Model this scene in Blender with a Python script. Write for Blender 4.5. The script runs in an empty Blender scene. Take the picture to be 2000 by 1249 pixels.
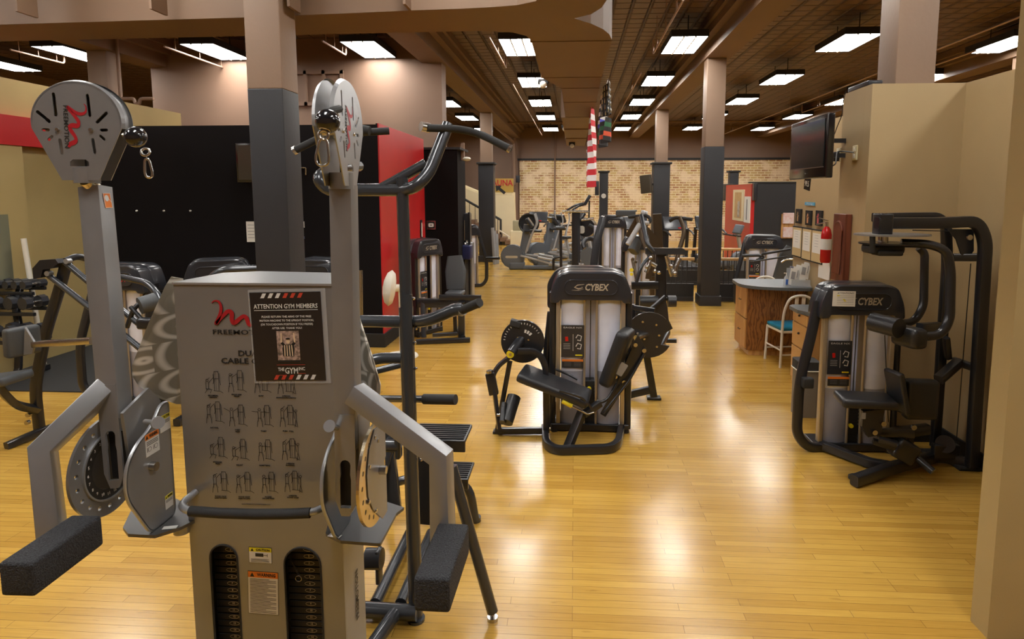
import bpy, bmesh, math, random
from mathutils import Vector, Matrix
R = math.radians
random.seed(7)
SC = bpy.context.scene
COL = SC.collection

# ------------------------------------------------------------------ camera, world, exposure
FPX, CX, CY, HC = 1200.0, 1050.0, 508.0, 2.2          # focal length and principal point in 2000x1249 pixels
PITCH = math.atan(130 / FPX)
YAW = math.atan(73 * math.cos(PITCH) / FPX)
cd = bpy.data.cameras.new('camera')
cam = bpy.data.objects.new('camera', cd)
COL.objects.link(cam)
cam.location = (0, 0, HC)
cam.rotation_euler = (math.pi / 2 - PITCH, 0, YAW)
cd.sensor_fit = 'HORIZONTAL'
cd.sensor_width = 36.0
cd.lens = FPX * 36.0 / 2000.0
cd.shift_x = -(CX - 1000.0) / 2000.0
cd.shift_y = (CY - 624.5) / 2000.0
cd.clip_start = 0.05
cd.clip_end = 100
SC.camera = cam
w = bpy.data.worlds.new('world')
SC.world = w
w.use_nodes = True
w.node_tree.nodes['Background'].inputs[0].default_value = (1.0, 0.95, 0.9, 1)
w.node_tree.nodes['Background'].inputs[1].default_value = 0.03
SC.view_settings.view_transform = 'Standard'
SC.view_settings.look = 'None'
SC.view_settings.exposure = 0.2
SC.view_settings.gamma = 1.0
SC.view_settings.use_curve_mapping = False
SC.cycles.use_denoising = True
SC.cycles.max_bounces = 6
SC.cycles.diffuse_bounces = 4
SC.cycles.glossy_bounces = 4
SC.cycles.transmission_bounces = 4
SC.cycles.caustics_reflective = False
SC.cycles.caustics_refractive = False
SC.cycles.sample_clamp_indirect = 6.0
LAMP_STRENGTH = 25.0

# ------------------------------------------------------------------ where a feature of the photograph stands: pixel + real distance -> world point
_F = Vector((-math.sin(YAW) * math.cos(PITCH), math.cos(YAW) * math.cos(PITCH), -math.sin(PITCH)))
_R = Vector((math.cos(YAW), math.sin(YAW), 0))
_U = Vector((-math.sin(YAW) * math.sin(PITCH), math.cos(YAW) * math.sin(PITCH), math.cos(PITCH)))
def ray(x, y):
    return _F + _R * ((x - CX) / FPX) + _U * ((CY - y) / FPX)
def P(x, y, Y):                       # on the plane at distance Y down the room
    r = ray(x, y); t = Y / r.y
    return Vector((r.x * t, Y, HC + r.z * t))
def F(x, y, z=0.0):                   # on a level plane
    r = ray(x, y); t = (z - HC) / r.z
    return Vector((r.x * t, r.y * t, z))
def PX(x, y, X):                      # on a plane X = const
    r = ray(x, y); t = X / r.x
    return Vector((X, r.y * t, HC + r.z * t))
def PP(*pts):
    return [P(*q) for q in pts]

# ------------------------------------------------------------------ materials
MATS = {}
def nodes_of(m):
    m.use_nodes = True
    return m.node_tree, m.node_tree.nodes['Principled BSDF']
def mat(name, col, rough=0.5, metal=0.0, noise=0.0, nscale=20.0, bump=0.0, bscale=200.0, coat=0.0, spec=0.5, emit=None, estr=0.0, trans=0.0, alpha=1.0, tint=None):
    m = bpy.data.materials.new(name)
    nt, b = nodes_of(m)
    L = nt.links.new
    b.inputs['Base Color'].default_value = (*col, 1)
    b.inputs['Roughness'].default_value = rough
    b.inputs['Metallic'].default_value = metal
    b.inputs['Specular IOR Level'].default_value = spec
    if coat: b.inputs['Coat Weight'].default_value = coat; b.inputs['Coat Roughness'].default_value = 0.12
    if trans: b.inputs['Transmission Weight'].default_value = trans
    if alpha < 1: b.inputs['Alpha'].default_value = alpha
    if emit: b.inputs['Emission Color'].default_value = (*emit, 1); b.inputs['Emission Strength'].default_value = estr
    tc = nt.nodes.new('ShaderNodeTexCoord')
    if noise or tint:
        n = nt.nodes.new('ShaderNodeTexNoise'); n.inputs['Scale'].default_value = nscale; n.inputs['Detail'].default_value = 4
        L(tc.outputs['Object'], n.inputs['Vector'])
        r = nt.nodes.new('ShaderNodeValToRGB')
        c2 = tint or tuple(min(1, c * (1 + noise)) for c in col)
        r.color_ramp.elements[0].color = (*[c * (1 - noise) for c in col], 1)
        r.color_ramp.elements[1].color = (*c2, 1)
        r.color_ramp.elements[0].position = 0.3; r.color_ramp.elements[1].position = 0.7
        L(n.outputs['Fac'], r.inputs['Fac']); L(r.outputs['Color'], b.inputs['Base Color'])
    if bump:
        n2 = nt.nodes.new('ShaderNodeTexNoise'); n2.inputs['Scale'].default_value = bscale; n2.inputs['Detail'].default_value = 3
        L(tc.outputs['Object'], n2.inputs['Vector'])
        bp = nt.nodes.new('ShaderNodeBump'); bp.inputs['Strength'].default_value = bump; bp.inputs['Distance'].default_value = 0.01
        L(n2.outputs['Fac'], bp.inputs['Height']); L(bp.outputs['Normal'], b.inputs['Normal'])
    MATS[name] = m
    return m

silver = mat('silver_paint', (0.30, 0.305, 0.312), 0.33, 0.55, noise=0.05, nscale=9, bump=0.06, bscale=500)
silver_light = mat('silver_bright', (0.42, 0.435, 0.45), 0.3, 0.6, bump=0.05, bscale=400)
panel_gray = mat('gray_panel', (0.285, 0.288, 0.29), 0.33, 0.5, noise=0.06, nscale=4)
chrome = mat('chrome', (0.75, 0.74, 0.72), 0.12, 1.0)
steel = mat('steel', (0.5, 0.48, 0.45), 0.25, 1.0, noise=0.1, nscale=40)
gold_steel = mat('zinc_plate', (0.60, 0.52, 0.38), 0.22, 1.0, noise=0.1, nscale=14)
dark_steel = mat('dark_steel', (0.06, 0.058, 0.056), 0.35, 0.6)
gunmetal = mat('gunmetal_tube', (0.055, 0.06, 0.068), 0.26, 0.45, coat=0.4)
black_frame = mat('black_powdercoat', (0.022, 0.023, 0.027), 0.3, 0.25, coat=0.3)
black_hood = mat('black_hood_plastic', (0.022, 0.024, 0.03), 0.28, 0.0, coat=0.35)
black_flat = mat('black_flat', (0.012, 0.012, 0.013), 0.6)
rubber = mat('black_rubber', (0.02, 0.02, 0.02), 0.75, bump=0.2, bscale=400)
foam = mat('black_foam', (0.008, 0.008, 0.010), 0.85, nscale=230, tint=(0.045, 0.047, 0.053), bump=1.0, bscale=190)
leather = mat('black_upholstery', (0.02, 0.021, 0.024), 0.36, bump=0.15, bscale=120)
gray_leather = mat('charcoal_upholstery', (0.06, 0.066, 0.072), 0.5, bump=0.12, bscale=120)
ball_black = mat('glossy_black', (0.012, 0.012, 0.014), 0.12, coat=0.6)
red_ink = mat('red_ink', (0.42, 0.012, 0.02), 0.4)
black_ink = mat('black_ink', (0.012, 0.012, 0.012), 0.5)
white_ink = mat('white_ink', (0.75, 0.74, 0.7), 0.5)
badge_ink = mat('champagne_ink', (0.55, 0.5, 0.4), 0.35, 0.4)
gray_ink = mat('gray_ink', (0.3, 0.3, 0.3), 0.5)
yellow = mat('yellow_plastic', (0.75, 0.62, 0.02), 0.35)
orange = mat('orange_label', (0.75, 0.2, 0.02), 0.5)
white_label = mat('white_label', (0.7, 0.69, 0.65), 0.5)
white_plastic = mat('white_plastic', (0.72, 0.68, 0.58), 0.4)
white_metal = mat('white_enamel', (0.68, 0.64, 0.55), 0.35)
paper = mat('paper', (0.78, 0.76, 0.7), 0.7)
alu = mat('champagne_aluminium', (0.50, 0.44, 0.35), 0.32, 0.7)
shroud = mat('translucent_shroud', (0.74, 0.77, 0.92), 0.2, noise=0.12, nscale=3, coat=0.4)
shroud_low = mat('smoked_shroud', (0.32, 0.33, 0.40), 0.28, noise=0.12, nscale=3)
glass_screen = mat('tv_screen', (0.014, 0.017, 0.018), 0.16, coat=0.6)
tv_plastic = mat('tv_black_gloss', (0.008, 0.007, 0.008), 0.12, coat=0.6)
brown_wall = mat('brown_wall', (0.225, 0.138, 0.092), 0.55, noise=0.07, nscale=0.8, bump=0.05, bscale=60)
brown_pillar = mat('brown_pillar', (0.25, 0.167, 0.115), 0.5, noise=0.06, nscale=1.5, bump=0.12, bscale=25)
slate_pillar = mat('slate_pillar', (0.021, 0.022, 0.026), 0.45, noise=0.1, nscale=2, bump=0.08, bscale=25)
duct_paint = mat('brown_duct', (0.19, 0.117, 0.073), 0.6, noise=0.04, nscale=2, bump=0.05, bscale=90)
black_wall = mat('black_wall', (0.006, 0.0045, 0.005), 0.8, spec=0.15, bump=0.06, bscale=60)
red_wall = mat('red_wall', (0.50, 0.02, 0.022), 0.33, noise=0.07, nscale=1.5, bump=0.05, bscale=60)
tan_wall = mat('tan_wall', (0.41, 0.30, 0.155), 0.6, noise=0.03, nscale=2, bump=0.05, bscale=80)
yellow_wall = mat('yellow_wall', (0.44, 0.33, 0.135), 0.65, noise=0.03, nscale=2, bump=0.05, bscale=80)
cream = mat('cream_paint', (0.80, 0.69, 0.45), 0.5, noise=0.03, nscale=2)
oak_rail = mat('oak_rail', (0.55, 0.34, 0.14), 0.4, noise=0.12, nscale=6)
teal = mat('teal_vinyl', (0.005, 0.18, 0.3), 0.4)
laminate = mat('slate_laminate', (0.10, 0.115, 0.125), 0.3, noise=0.15, nscale=60)
pipe_mat = mat('painted_pipe', (0.40, 0.26, 0.19), 0.45)
red_metal = mat('red_enamel', (0.5, 0.01, 0.01), 0.25)
navy = mat('navy_plastic', (0.02, 0.025, 0.09), 0.3)
cardio_gray = mat('cardio_gray', (0.11, 0.125, 0.145), 0.4)
cardio_light = mat('cardio_silver', (0.36, 0.36, 0.36), 0.35, 0.2)
clear = mat('clear_plastic', (0.7, 0.72, 0.75), 0.1, alpha=0.35)
plastic_sleeve = mat('laminating_sleeve', (0.8, 0.8, 0.8), 0.12, alpha=0.22, coat=0.3)

def wood_floor():
    m = bpy.data.materials.new('maple_floor'); nt, b = nodes_of(m); N = nt.nodes.new; L = nt.links.new
    tc = N('ShaderNodeTexCoord')
    br = N('ShaderNodeTexBrick'); L(tc.outputs['Object'], br.inputs['Vector'])
    br.inputs['Scale'].default_value = 1.0; br.inputs['Brick Width'].default_value = 0.9; br.inputs['Row Height'].default_value = 0.057
    br.inputs['Mortar Size'].default_value = 0.0014; br.inputs['Mortar Smooth'].default_value = 0.6; br.inputs['Bias'].default_value = -0.1
    br.offset = 0.37; br.offset_frequency = 3; br.squash = 1.35; br.squash_frequency = 4
    br.inputs['Color1'].default_value = (0.60, 0.36, 0.07, 1); br.inputs['Color2'].default_value = (0.47, 0.26, 0.043, 1)
    br.inputs['Mortar'].default_value = (0.17, 0.085, 0.02, 1)
    mp = N('ShaderNodeMapping'); L(tc.outputs['Object'], mp.inputs['Vector']); mp.inputs['Scale'].default_value = (3, 60, 1)
    n = N('ShaderNodeTexNoise'); L(mp.outputs['Vector'], n.inputs['Vector']); n.inputs['Scale'].default_value = 1.6; n.inputs['Detail'].default_value = 6
    mx = N('ShaderNodeMixRGB'); mx.blend_type = 'MULTIPLY'; mx.inputs['Fac'].default_value = 0.45
    cr = N('ShaderNodeValToRGB'); cr.color_ramp.elements[0].position = 0.3; cr.color_ramp.elements[0].color = (0.72, 0.68, 0.6, 1); cr.color_ramp.elements[1].position = 0.62; cr.color_ramp.elements[1].color = (1, 1, 1, 1)
    L(n.outputs['Fac'], cr.inputs['Fac']); L(br.outputs['Color'], mx.inputs[1]); L(cr.outputs['Color'], mx.inputs[2])
    # worn traffic patches and scuffs
    n2 = N('ShaderNodeTexNoise'); L(tc.outputs['Object'], n2.inputs['Vector']); n2.inputs['Scale'].default_value = 0.9; n2.inputs['Detail'].default_value = 5
    cr2 = N('ShaderNodeValToRGB'); cr2.color_ramp.elements[0].position = 0.35; cr2.color_ramp.elements[0].color = (0.87, 0.84, 0.78, 1); cr2.color_ramp.elements[1].position = 0.6; cr2.color_ramp.elements[1].color = (1, 1, 1, 1)
    mx2 = N('ShaderNodeMixRGB'); mx2.blend_type = 'MULTIPLY'; mx2.inputs['Fac'].default_value = 0.8
    L(n2.outputs['Fac'], cr2.inputs['Fac']); L(mx.outputs['Color'], mx2.inputs[1]); L(cr2.outputs['Color'], mx2.inputs[2])
    mp3 = N('ShaderNodeMapping'); L(tc.outputs['Object'], mp3.inputs['Vector']); mp3.inputs['Scale'].default_value = (1.2, 5, 1)
    n3 = N('ShaderNodeTexNoise'); L(mp3.outputs['Vector'], n3.inputs['Vector']); n3.inputs['Scale'].default_value = 5; n3.inputs['Detail'].default_value = 8
    cr3 = N('ShaderNodeValToRGB'); cr3.color_ramp.elements[0].position = 0.27; cr3.color_ramp.elements[0].color = (0.45, 0.38, 0.3, 1); cr3.color_ramp.elements[1].position = 0.34; cr3.color_ramp.elements[1].color = (1, 1, 1, 1)
    mx3 = N('ShaderNodeMixRGB'); mx3.blend_type = 'MULTIPLY'; mx3.inputs['Fac'].default_value = 0.35
    L(n3.outputs['Fac'], cr3.inputs['Fac']); L(mx2.outputs['Color'], mx3.inputs[1]); L(cr3.outputs['Color'], mx3.inputs[2])
    L(mx3.outputs['Color'], b.inputs['Base Color'])
    rr = N('ShaderNodeMapRange'); rr.inputs['To Min'].default_value = 0.14; rr.inputs['To Max'].default_value = 0.30
    L(n2.outputs['Fac'], rr.inputs['Value']); L(rr.outputs['Result'], b.inputs['Roughness'])
    bp = N('ShaderNodeBump'); bp.inputs['Strength'].default_value = 0.22; bp.inputs['Distance'].default_value = 0.002
    ad = N('ShaderNodeMath'); ad.operation = 'ADD'; L(br.outputs['Fac'], ad.inputs[0]); L(n.outputs['Fac'], ad.inputs[1]); bp.invert = True
    L(ad.outputs[0], bp.inputs['Height']); L(bp.outputs['Normal'], b.inputs['Normal'])
    b.inputs['Specular IOR Level'].default_value = 0.5
    b.inputs['Coat Weight'].default_value = 0.12; b.inputs['Coat Roughness'].default_value = 0.12
    return m
floor_mat = wood_floor()

def tin_ceiling():
    m = bpy.data.materials.new('tin_ceiling'); nt, b = nodes_of(m); N = nt.nodes.new; L = nt.links.new
    tc = N('ShaderNodeTexCoord')
    br = N('ShaderNodeTexBrick'); L(tc.outputs['Object'], br.inputs['Vector'])
    br.inputs['Scale'].default_value = 1.0; br.inputs['Brick Width'].default_value = 0.305; br.inputs['Row Height'].default_value = 0.305
    br.offset = 0.0; br.inputs['Mortar Size'].default_value = 0.04; br.inputs['Mortar Smooth'].default_value = 0.9
    br.inputs['Color1'].default_value = (0.150, 0.084, 0.052, 1); br.inputs['Color2'].default_value = (0.135, 0.076, 0.047, 1); br.inputs['Mortar'].default_value = (0.088, 0.048, 0.03, 1)
    L(br.outputs['Color'], b.inputs['Base Color'])
    bp = N('ShaderNodeBump'); bp.inputs['Strength'].default_value = 1.0; bp.inputs['Distance'].default_value = 0.05
    L(br.outputs['Fac'], bp.inputs['Height']); L(bp.outputs['Normal'], b.inputs['Normal'])
    b.inputs['Roughness'].default_value = 0.42
    return m
ceiling_mat = tin_ceiling()

def brick_paper():
    m = bpy.data.materials.new('brick_wallpaper'); nt, b = nodes_of(m); N = nt.nodes.new; L = nt.links.new
    tc = N('ShaderNodeTexCoord'); mp = N('ShaderNodeMapping'); mp.inputs['Rotation'].default_value = (R(90), 0, 0)
    L(tc.outputs['Object'], mp.inputs['Vector'])
    br = N('ShaderNodeTexBrick'); L(mp.outputs['Vector'], br.inputs['Vector'])
    br.inputs['Scale'].default_value = 1.0; br.inputs['Brick Width'].default_value = 0.32; br.inputs['Row Height'].default_value = 0.11
    br.inputs['Mortar Size'].default_value = 0.02; br.inputs['Bias'].default_value = 0.0
    br.inputs['Color1'].default_value = (0.60, 0.42, 0.16, 1); br.inputs['Color2'].default_value = (0.40, 0.18, 0.08, 1); br.inputs['Mortar'].default_value = (0.76, 0.64, 0.38, 1)
    n = N('ShaderNodeTexNoise'); L(mp.outputs['Vector'], n.inputs['Vector']); n.inputs['Scale'].default_value = 1.7; n.inputs['Detail'].default_value = 5
    cr = N('ShaderNodeValToRGB'); cr.color_ramp.elements[0].position = 0.46; cr.color_ramp.elements[0].color = (0, 0, 0, 1); cr.color_ramp.elements[1].position = 0.6; cr.color_ramp.elements[1].color = (0.75, 0.75, 0.75, 1)
    L(n.outputs['Fac'], cr.inputs['Fac'])
    mx = N('ShaderNodeMixRGB'); L(cr.outputs['Color'], mx.inputs['Fac']); L(br.outputs['Color'], mx.inputs[1]); mx.inputs[2].default_value = (0.85, 0.68, 0.47, 1)
    L(mx.outputs['Color'], b.inputs['Base Color']); b.inputs['Roughness'].default_value = 0.6
    return m
brick_mat = brick_paper()

def oak(name, c1, c2, sc=(1, 1, 1), scale=3.0, dist=6.0):
    m = bpy.data.materials.new(name); nt, b = nodes_of(m); N = nt.nodes.new; L = nt.links.new
    tc = N('ShaderNodeTexCoord'); mp = N('ShaderNodeMapping'); mp.inputs['Scale'].default_value = sc; L(tc.outputs['Object'], mp.inputs['Vector'])
    wv = N('ShaderNodeTexWave'); wv.inputs['Scale'].default_value = scale; wv.inputs['Distortion'].default_value = dist; wv.inputs['Detail'].default_value = 3; wv.inputs['Detail Scale'].default_value = 1.5
    L(mp.outputs['Vector'], wv.inputs['Vector'])
    cr = N('ShaderNodeValToRGB'); cr.color_ramp.elements[0].color = (*c1, 1); cr.color_ramp.elements[1].color = (*c2, 1); cr.color_ramp.elements[0].position = 0.05; cr.color_ramp.elements[1].position = 0.5
    L(wv.outputs['Fac'], cr.inputs['Fac']); L(cr.outputs['Color'], b.inputs['Base Color']); b.inputs['Roughness'].default_value = 0.4
    return m
oak_panel = oak('oak_veneer', (0.15, 0.055, 0.016), (0.30, 0.125, 0.035), (1, 1, 0.35), 7, 14)
oak_drawer = oak('oak_drawer', (0.45, 0.23, 0.075), (0.58, 0.33, 0.12), (1, 1, 0.3), 3, 5)
cherry = oak('cherry_wood', (0.105, 0.025, 0.012), (0.16, 0.042, 0.02), (1, 1, 0.2), 6, 3)

def scallop():
    m = bpy.data.materials.new('scallop_polished_steel'); nt, b = nodes_of(m); N = nt.nodes.new; L = nt.links.new
    tc = N('ShaderNodeTexCoord'); sp = N('ShaderNodeSeparateXYZ'); L(tc.outputs['Object'], sp.inputs[0])
    def mth(op, a, c=None, d=None):
        n = N('ShaderNodeMath'); n.operation = op
        for i, v in enumerate((a, c, d)):
            if v is None: continue
            if isinstance(v, (int, float)): n.inputs[i].default_value = v
            else: L(v, n.inputs[i])
        return n.outputs[0]
    S = 0.115
    v = mth('DIVIDE', sp.outputs['Z'], S); row = mth('FLOOR', v); fv = mth('FRACT', v)
    u = mth('ADD', mth('DIVIDE', sp.outputs['X'], S * 1.6), mth('MULTIPLY', row, 0.5)); fu = mth('SUBTRACT', mth('FRACT', u), 0.9)
    r = mth('SQRT', mth('ADD', mth('POWER', mth('MULTIPLY', fu, 1.3), 2.0), mth('POWER', mth('SUBTRACT', fv, 0.5), 2.0)))
    rings = mth('ADD', mth('MULTIPLY', mth('SINE', mth('MULTIPLY', r, 19.0)), 0.5), 0.5)
    cr = N('ShaderNodeValToRGB'); cr.color_ramp.elements[0].color = (0.36, 0.335, 0.27, 1); cr.color_ramp.elements[1].color = (0.95, 0.92, 0.84, 1)
    cr.color_ramp.elements[0].position = 0.45; cr.color_ramp.elements[1].position = 0.98
    L(rings, cr.inputs['Fac']); L(cr.outputs['Color'], b.inputs['Base Color'])
    b.inputs['Metallic'].default_value = 0.35; b.inputs['Roughness'].default_value = 0.35
    return m
scallop_mat = scallop()

def lamp_mat():
    m = bpy.data.materials.new('lit_diffuser'); nt, b = nodes_of(m)
    b.inputs['Base Color'].default_value = (0.9, 0.9, 0.9, 1)
    b.inputs['Emission Color'].default_value = (1.0, 0.968, 0.92, 1); b.inputs['Emission Strength'].default_value = LAMP_STRENGTH
    return m
lamp_glow = lamp_mat()

# ------------------------------------------------------------------ mesh helpers
def fillet(pts, rad=0.05, n=6, closed=False):
    pts = [Vector(p) for p in pts]; out = []
    N = len(pts)
    for i, p in enumerate(pts):
        if not closed and (i == 0 or i == N - 1): out.append(p); continue
        a, c = pts[(i - 1) % N], pts[(i + 1) % N]
        da, dc = (a - p), (c - p)
        la, lc = da.length, dc.length
        if la < 1e-6 or lc < 1e-6: out.append(p); continue
        rr = rad[i] if isinstance(rad, (list, tuple)) else rad
        d = min(rr, la * 0.48, lc * 0.48)
        s, e = p + da / la * d, p + dc / lc * d
        for k in range(n + 1):
            t = k / n
            out.append(s * (1 - t) ** 2 + p * 2 * t * (1 - t) + e * t * t)
    return out
def rrect(w, h, r, n=4):
    r = min(r, w / 2 * .999, h / 2 * .999); o = []
    for cx_, cy_, a0 in ((w / 2 - r, h / 2 - r, 0), (-w / 2 + r, h / 2 - r, 90), (-w / 2 + r, -h / 2 + r, 180), (w / 2 - r, -h / 2 + r, 270)):
        for k in range(n + 1):
            a = R(a0 + 90 * k / n); o.append((cx_ + r * math.cos(a), cy_ + r * math.sin(a)))
    return o
def circ(r, n=16, cx_=0, cy_=0, ry=None):
    ry = ry or r
    return [(cx_ + r * math.cos(2 * math.pi * k / n), cy_ + ry * math.sin(2 * math.pi * k / n)) for k in range(n)]
SPLIT = {'bolt', 'stem', 'seam', 'foot', 'pivot_cap', 'end_cap', 'selector_knob', 'hanger', 'adjuster_knob', 'grip', 'cross_bar', 'post', 'link_bar', 'lower_frame', 'roller_bracket', 'socket', 'pivot_boss', 'linkage_handle', 'upright_post'}
def islands(bm):
    seen_, out = set(), []
    for v0 in bm.verts:
        if v0 in seen_: continue
        st, comp = [v0], []; seen_.add(v0)
        while st:
            v_ = st.pop(); comp.append(v_)
            for e in v_.link_edges:
                o = e.other_vert(v_)
                if o not in seen_: seen_.add(o); st.append(o)
        out.append(comp)
    return out
class MB:
    def __init__(s, M=None):
        s.bm = bmesh.new(); s.M = M or Matrix()
    def v(s, p): return s.bm.verts.new(s.M @ Vector(p))
    def sweep(s, pts, prof, closed=False, up=None, cap=True, scale=None):
        pts = [Vector(p) for p in pts]
        q = [pts[0]]
        for p in pts[1:]:
            if (p - q[-1]).length > 1e-5: q.append(p)
        pts = q
        n = len(pts); rings = []; nrm = None
        for i, p in enumerate(pts):
            if closed: t = (pts[(i + 1) % n] - pts[i - 1])
            elif i == 0: t = pts[1] - p
            elif i == n - 1: t = p - pts[i - 1]
            else: t = (pts[i + 1] - p).normalized() + (p - pts[i - 1]).normalized()
            t.normalize()
            if nrm is None:
                u = Vector(up) if up else (Vector((0, 0, 1)) if abs(t.z) < 0.9 else Vector((0, 1, 0)))
                nrm = (u - t * u.dot(t)).normalized()
            else:
                nrm = (nrm - t * nrm.dot(t)).normalized()
            side = t.cross(nrm)
            k = scale[i] if scale else 1.0
            rings.append([s.v(p + side * a * k + nrm * b_ * k) for a, b_ in prof])
        m = len(prof)
        for i in range(n if closed else n - 1):
            A, B = rings[i], rings[(i + 1) % n]
            for j in range(m):
                s.bm.faces.new((A[j], A[(j + 1) % m], B[(j + 1) % m], B[j]))
        if cap and not closed:
            s.bm.faces.new(rings[0]); s.bm.faces.new(rings[-1])
        return s
    def tube(s, pts, r, rad=0.0, seg=12, closed=False, n=6):
        if rad: pts = fillet(pts, rad, n, closed)
        return s.sweep(pts, circ(r, seg), closed)
    def bar(s, pts, w_, h_, rad=0.0, ch=None, up=None, closed=False, n=6):
        if rad: pts = fillet(pts, rad, n, closed)
        return s.sweep(pts, rrect(w_, h_, ch if ch else min(w_, h_) * 0.18, 2), closed, up)
    def box(s, c, d, rot=None, bev=0.0):
        M = Matrix.Translation(Vector(c)) @ (rot.to_4x4() if rot else Matrix())
        w2, d2, h2 = d[0] / 2, d[1] / 2, d[2] / 2
        t = bmesh.new(); bmesh.ops.create_cube(t, size=1.0)
        for v_ in t.verts: v_.co = Vector((v_.co.x * d[0], v_.co.y * d[1], v_.co.z * d[2]))
        if bev: bmesh.ops.bevel(t, geom=list(t.edges), offset=min(bev, min(d) * 0.45), segments=3, profile=0.6, affect='EDGES')
        s.merge(t, M); return s
    def bx(s, x0, x1, y0, y1, z0, z1, bev=0.0):
        return s.box(((x0 + x1) / 2, (y0 + y1) / 2, (z0 + z1) / 2), (abs(x1 - x0), abs(y1 - y0), abs(z1 - z0)), None, bev)
    def merge(s, t, M=None):
        M = s.M @ (M or Matrix()); mp = {}
        for v_ in t.verts: mp[v_.index if False else v_] = s.bm.verts.new(M @ v_.co)
        for f in t.faces:
            try: s.bm.faces.new([mp[v_] for v_ in f.verts])
            except ValueError: pass
        t.free(); return s
    def cyl(s, a, b_, r, seg=20, r2=None, bev=0):
        a, b_ = Vector(a), Vector(b_)
        pts = [a, b_]
        return s.sweep(pts, circ(r, seg), scale=[1.0, (r2 / r) if r2 is not None else 1.0])
    def lathe(s, prof, M=None, seg=24):     # prof [(r, z)] around local z
        M = s.M @ (M or Matrix()); rings = []
        for r_, z in prof:
            if r_ < 1e-6: rings.append([s.bm.verts.new(M @ Vector((0, 0, z)))])
            else: rings.append([s.bm.verts.new(M @ Vector((r_ * math.cos(2 * math.pi * k / seg), r_ * math.sin(2 * math.pi * k / seg), z))) for k in range(seg)])
        for A, B in zip(rings, rings[1:]):
            for k in range(seg):
                a0, a1 = A[k % len(A)], A[(k + 1) % len(A)]; b0, b1 = B[k % len(B)], B[(k + 1) % len(B)]
                fs = []
                for q in (a0, a1, b1, b0):
                    if q not in fs: fs.append(q)
                if len(fs) > 2: s.bm.faces.new(fs)
        return s
    def ball(s, c, r, seg=20, sc=(1, 1, 1)):
        t = bmesh.new(); bmesh.ops.create_uvsphere(t, u_segments=seg, v_segments=seg // 2, radius=r)
        return s.merge(t, Matrix.Translation(Vector(c)) @ Matrix.Diagonal((*sc, 1)))
    def torus(s, c, R_, r_, M=None, seg=24, a0=0, a1=360, sx=1.0, sy=1.0):
        M2 = Matrix.Translation(Vector(c)) @ (M or Matrix())
        full = abs(a1 - a0) >= 359.9
        k = seg if full else seg + 1
        pts = [M2 @ Vector((R_ * sx * math.cos(R(a0 + (a1 - a0) * i / seg)), R_ * sy * math.sin(R(a0 + (a1 - a0) * i / seg)), 0)) for i in range(k)]
        return s.sweep(pts, circ(r_, 8), closed=full)
    def prism(s, poly, M, th, holes=()):    # polygon in local xy of M, thickness along local -z..0
        t = bmesh.new(); edges = []
        for lp in [poly] + list(holes):
            vs = [t.verts.new((x, y, 0)) for x, y in lp]
            edges += [t.edges.new((vs[i], vs[(i + 1) % len(vs)])) for i in range(len(vs))]
        if holes:
            bmesh.ops.triangle_fill(t, use_beauty=True, use_dissolve=False, edges=edges)
        else:
            t.faces.new(t.verts[:])
        if th:
            r_ = bmesh.ops.extrude_face_region(t, geom=list(t.faces))
            for e in r_['geom']:
                if isinstance(e, bmesh.types.BMVert): e.co.z -= th
        bmesh.ops.recalc_face_normals(t, faces=list(t.faces))
        return s.merge(t, M)
    def text(s, body, M, h, width=None, th=0.0006, off=0.0, align='CENTER', shear=0.0, sp=1.0):
        cu = bpy.data.curves.new('t', 'FONT'); cu.body = body; cu.align_x = align; cu.align_y = 'CENTER'
        cu.size = 1.0; cu.extrude = 0.0; cu.offset = off; cu.shear = shear; cu.space_character = sp; cu.resolution_u = 2
        ob = bpy.data.objects.new('t', cu); COL.objects.link(ob)
        dg = bpy.context.evaluated_depsgraph_get(); me = bpy.data.meshes.new_from_object(ob.evaluated_get(dg))
        bpy.data.objects.remove(ob); bpy.data.curves.remove(cu)
        t = bmesh.new(); t.from_mesh(me); bpy.data.meshes.remove(me)
        if not t.verts: t.free(); return s
        ys = [v_.co.y for v_ in t.verts]; xs = [v_.co.x for v_ in t.verts]
        nl = body.count('\n') + 1
        k = h / 0.72 if nl == 1 else h / ((max(ys) - min(ys)))
        kx = (width / (max(xs) - min(xs))) if width else k
        for v_ in t.verts: v_.co = Vector((v_.co.x * kx, v_.co.y * k, 0))
        if th:
            r_ = bmesh.ops.extrude_face_region(t, geom=list(t.faces))
            for e in r_['geom']:
                if isinstance(e, bmesh.types.BMVert): e.co.z += th
            bmesh.ops.recalc_face_normals(t, faces=list(t.faces))
        return s.merge(t, M)
    def ribbon(s, pts, M, wd, th=0.0006):   # flat stroke of varying width in local xy
        pts = [Vector((*p[:2], 0)) for p in pts]; n = len(pts); L_, R_ = [], []
        for i, p in enumerate(pts):
            t = (pts[min(i + 1, n - 1)] - pts[max(i - 1, 0)]).normalized(); nn = Vector((-t.y, t.x, 0))
            w_ = wd[i] if isinstance(wd, (list, tuple)) else wd
            L_.append(p + nn * w_ / 2); R_.append(p - nn * w_ / 2)
        M = s.M @ M; up = Vector((0, 0, th))
        a = [s.bm.verts.new(M @ (q + up)) for q in L_]; b_ = [s.bm.verts.new(M @ (q + up)) for q in R_]
        for i in range(n - 1): s.bm.faces.new((b_[i], b_[i + 1], a[i + 1], a[i]))
        return s
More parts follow.
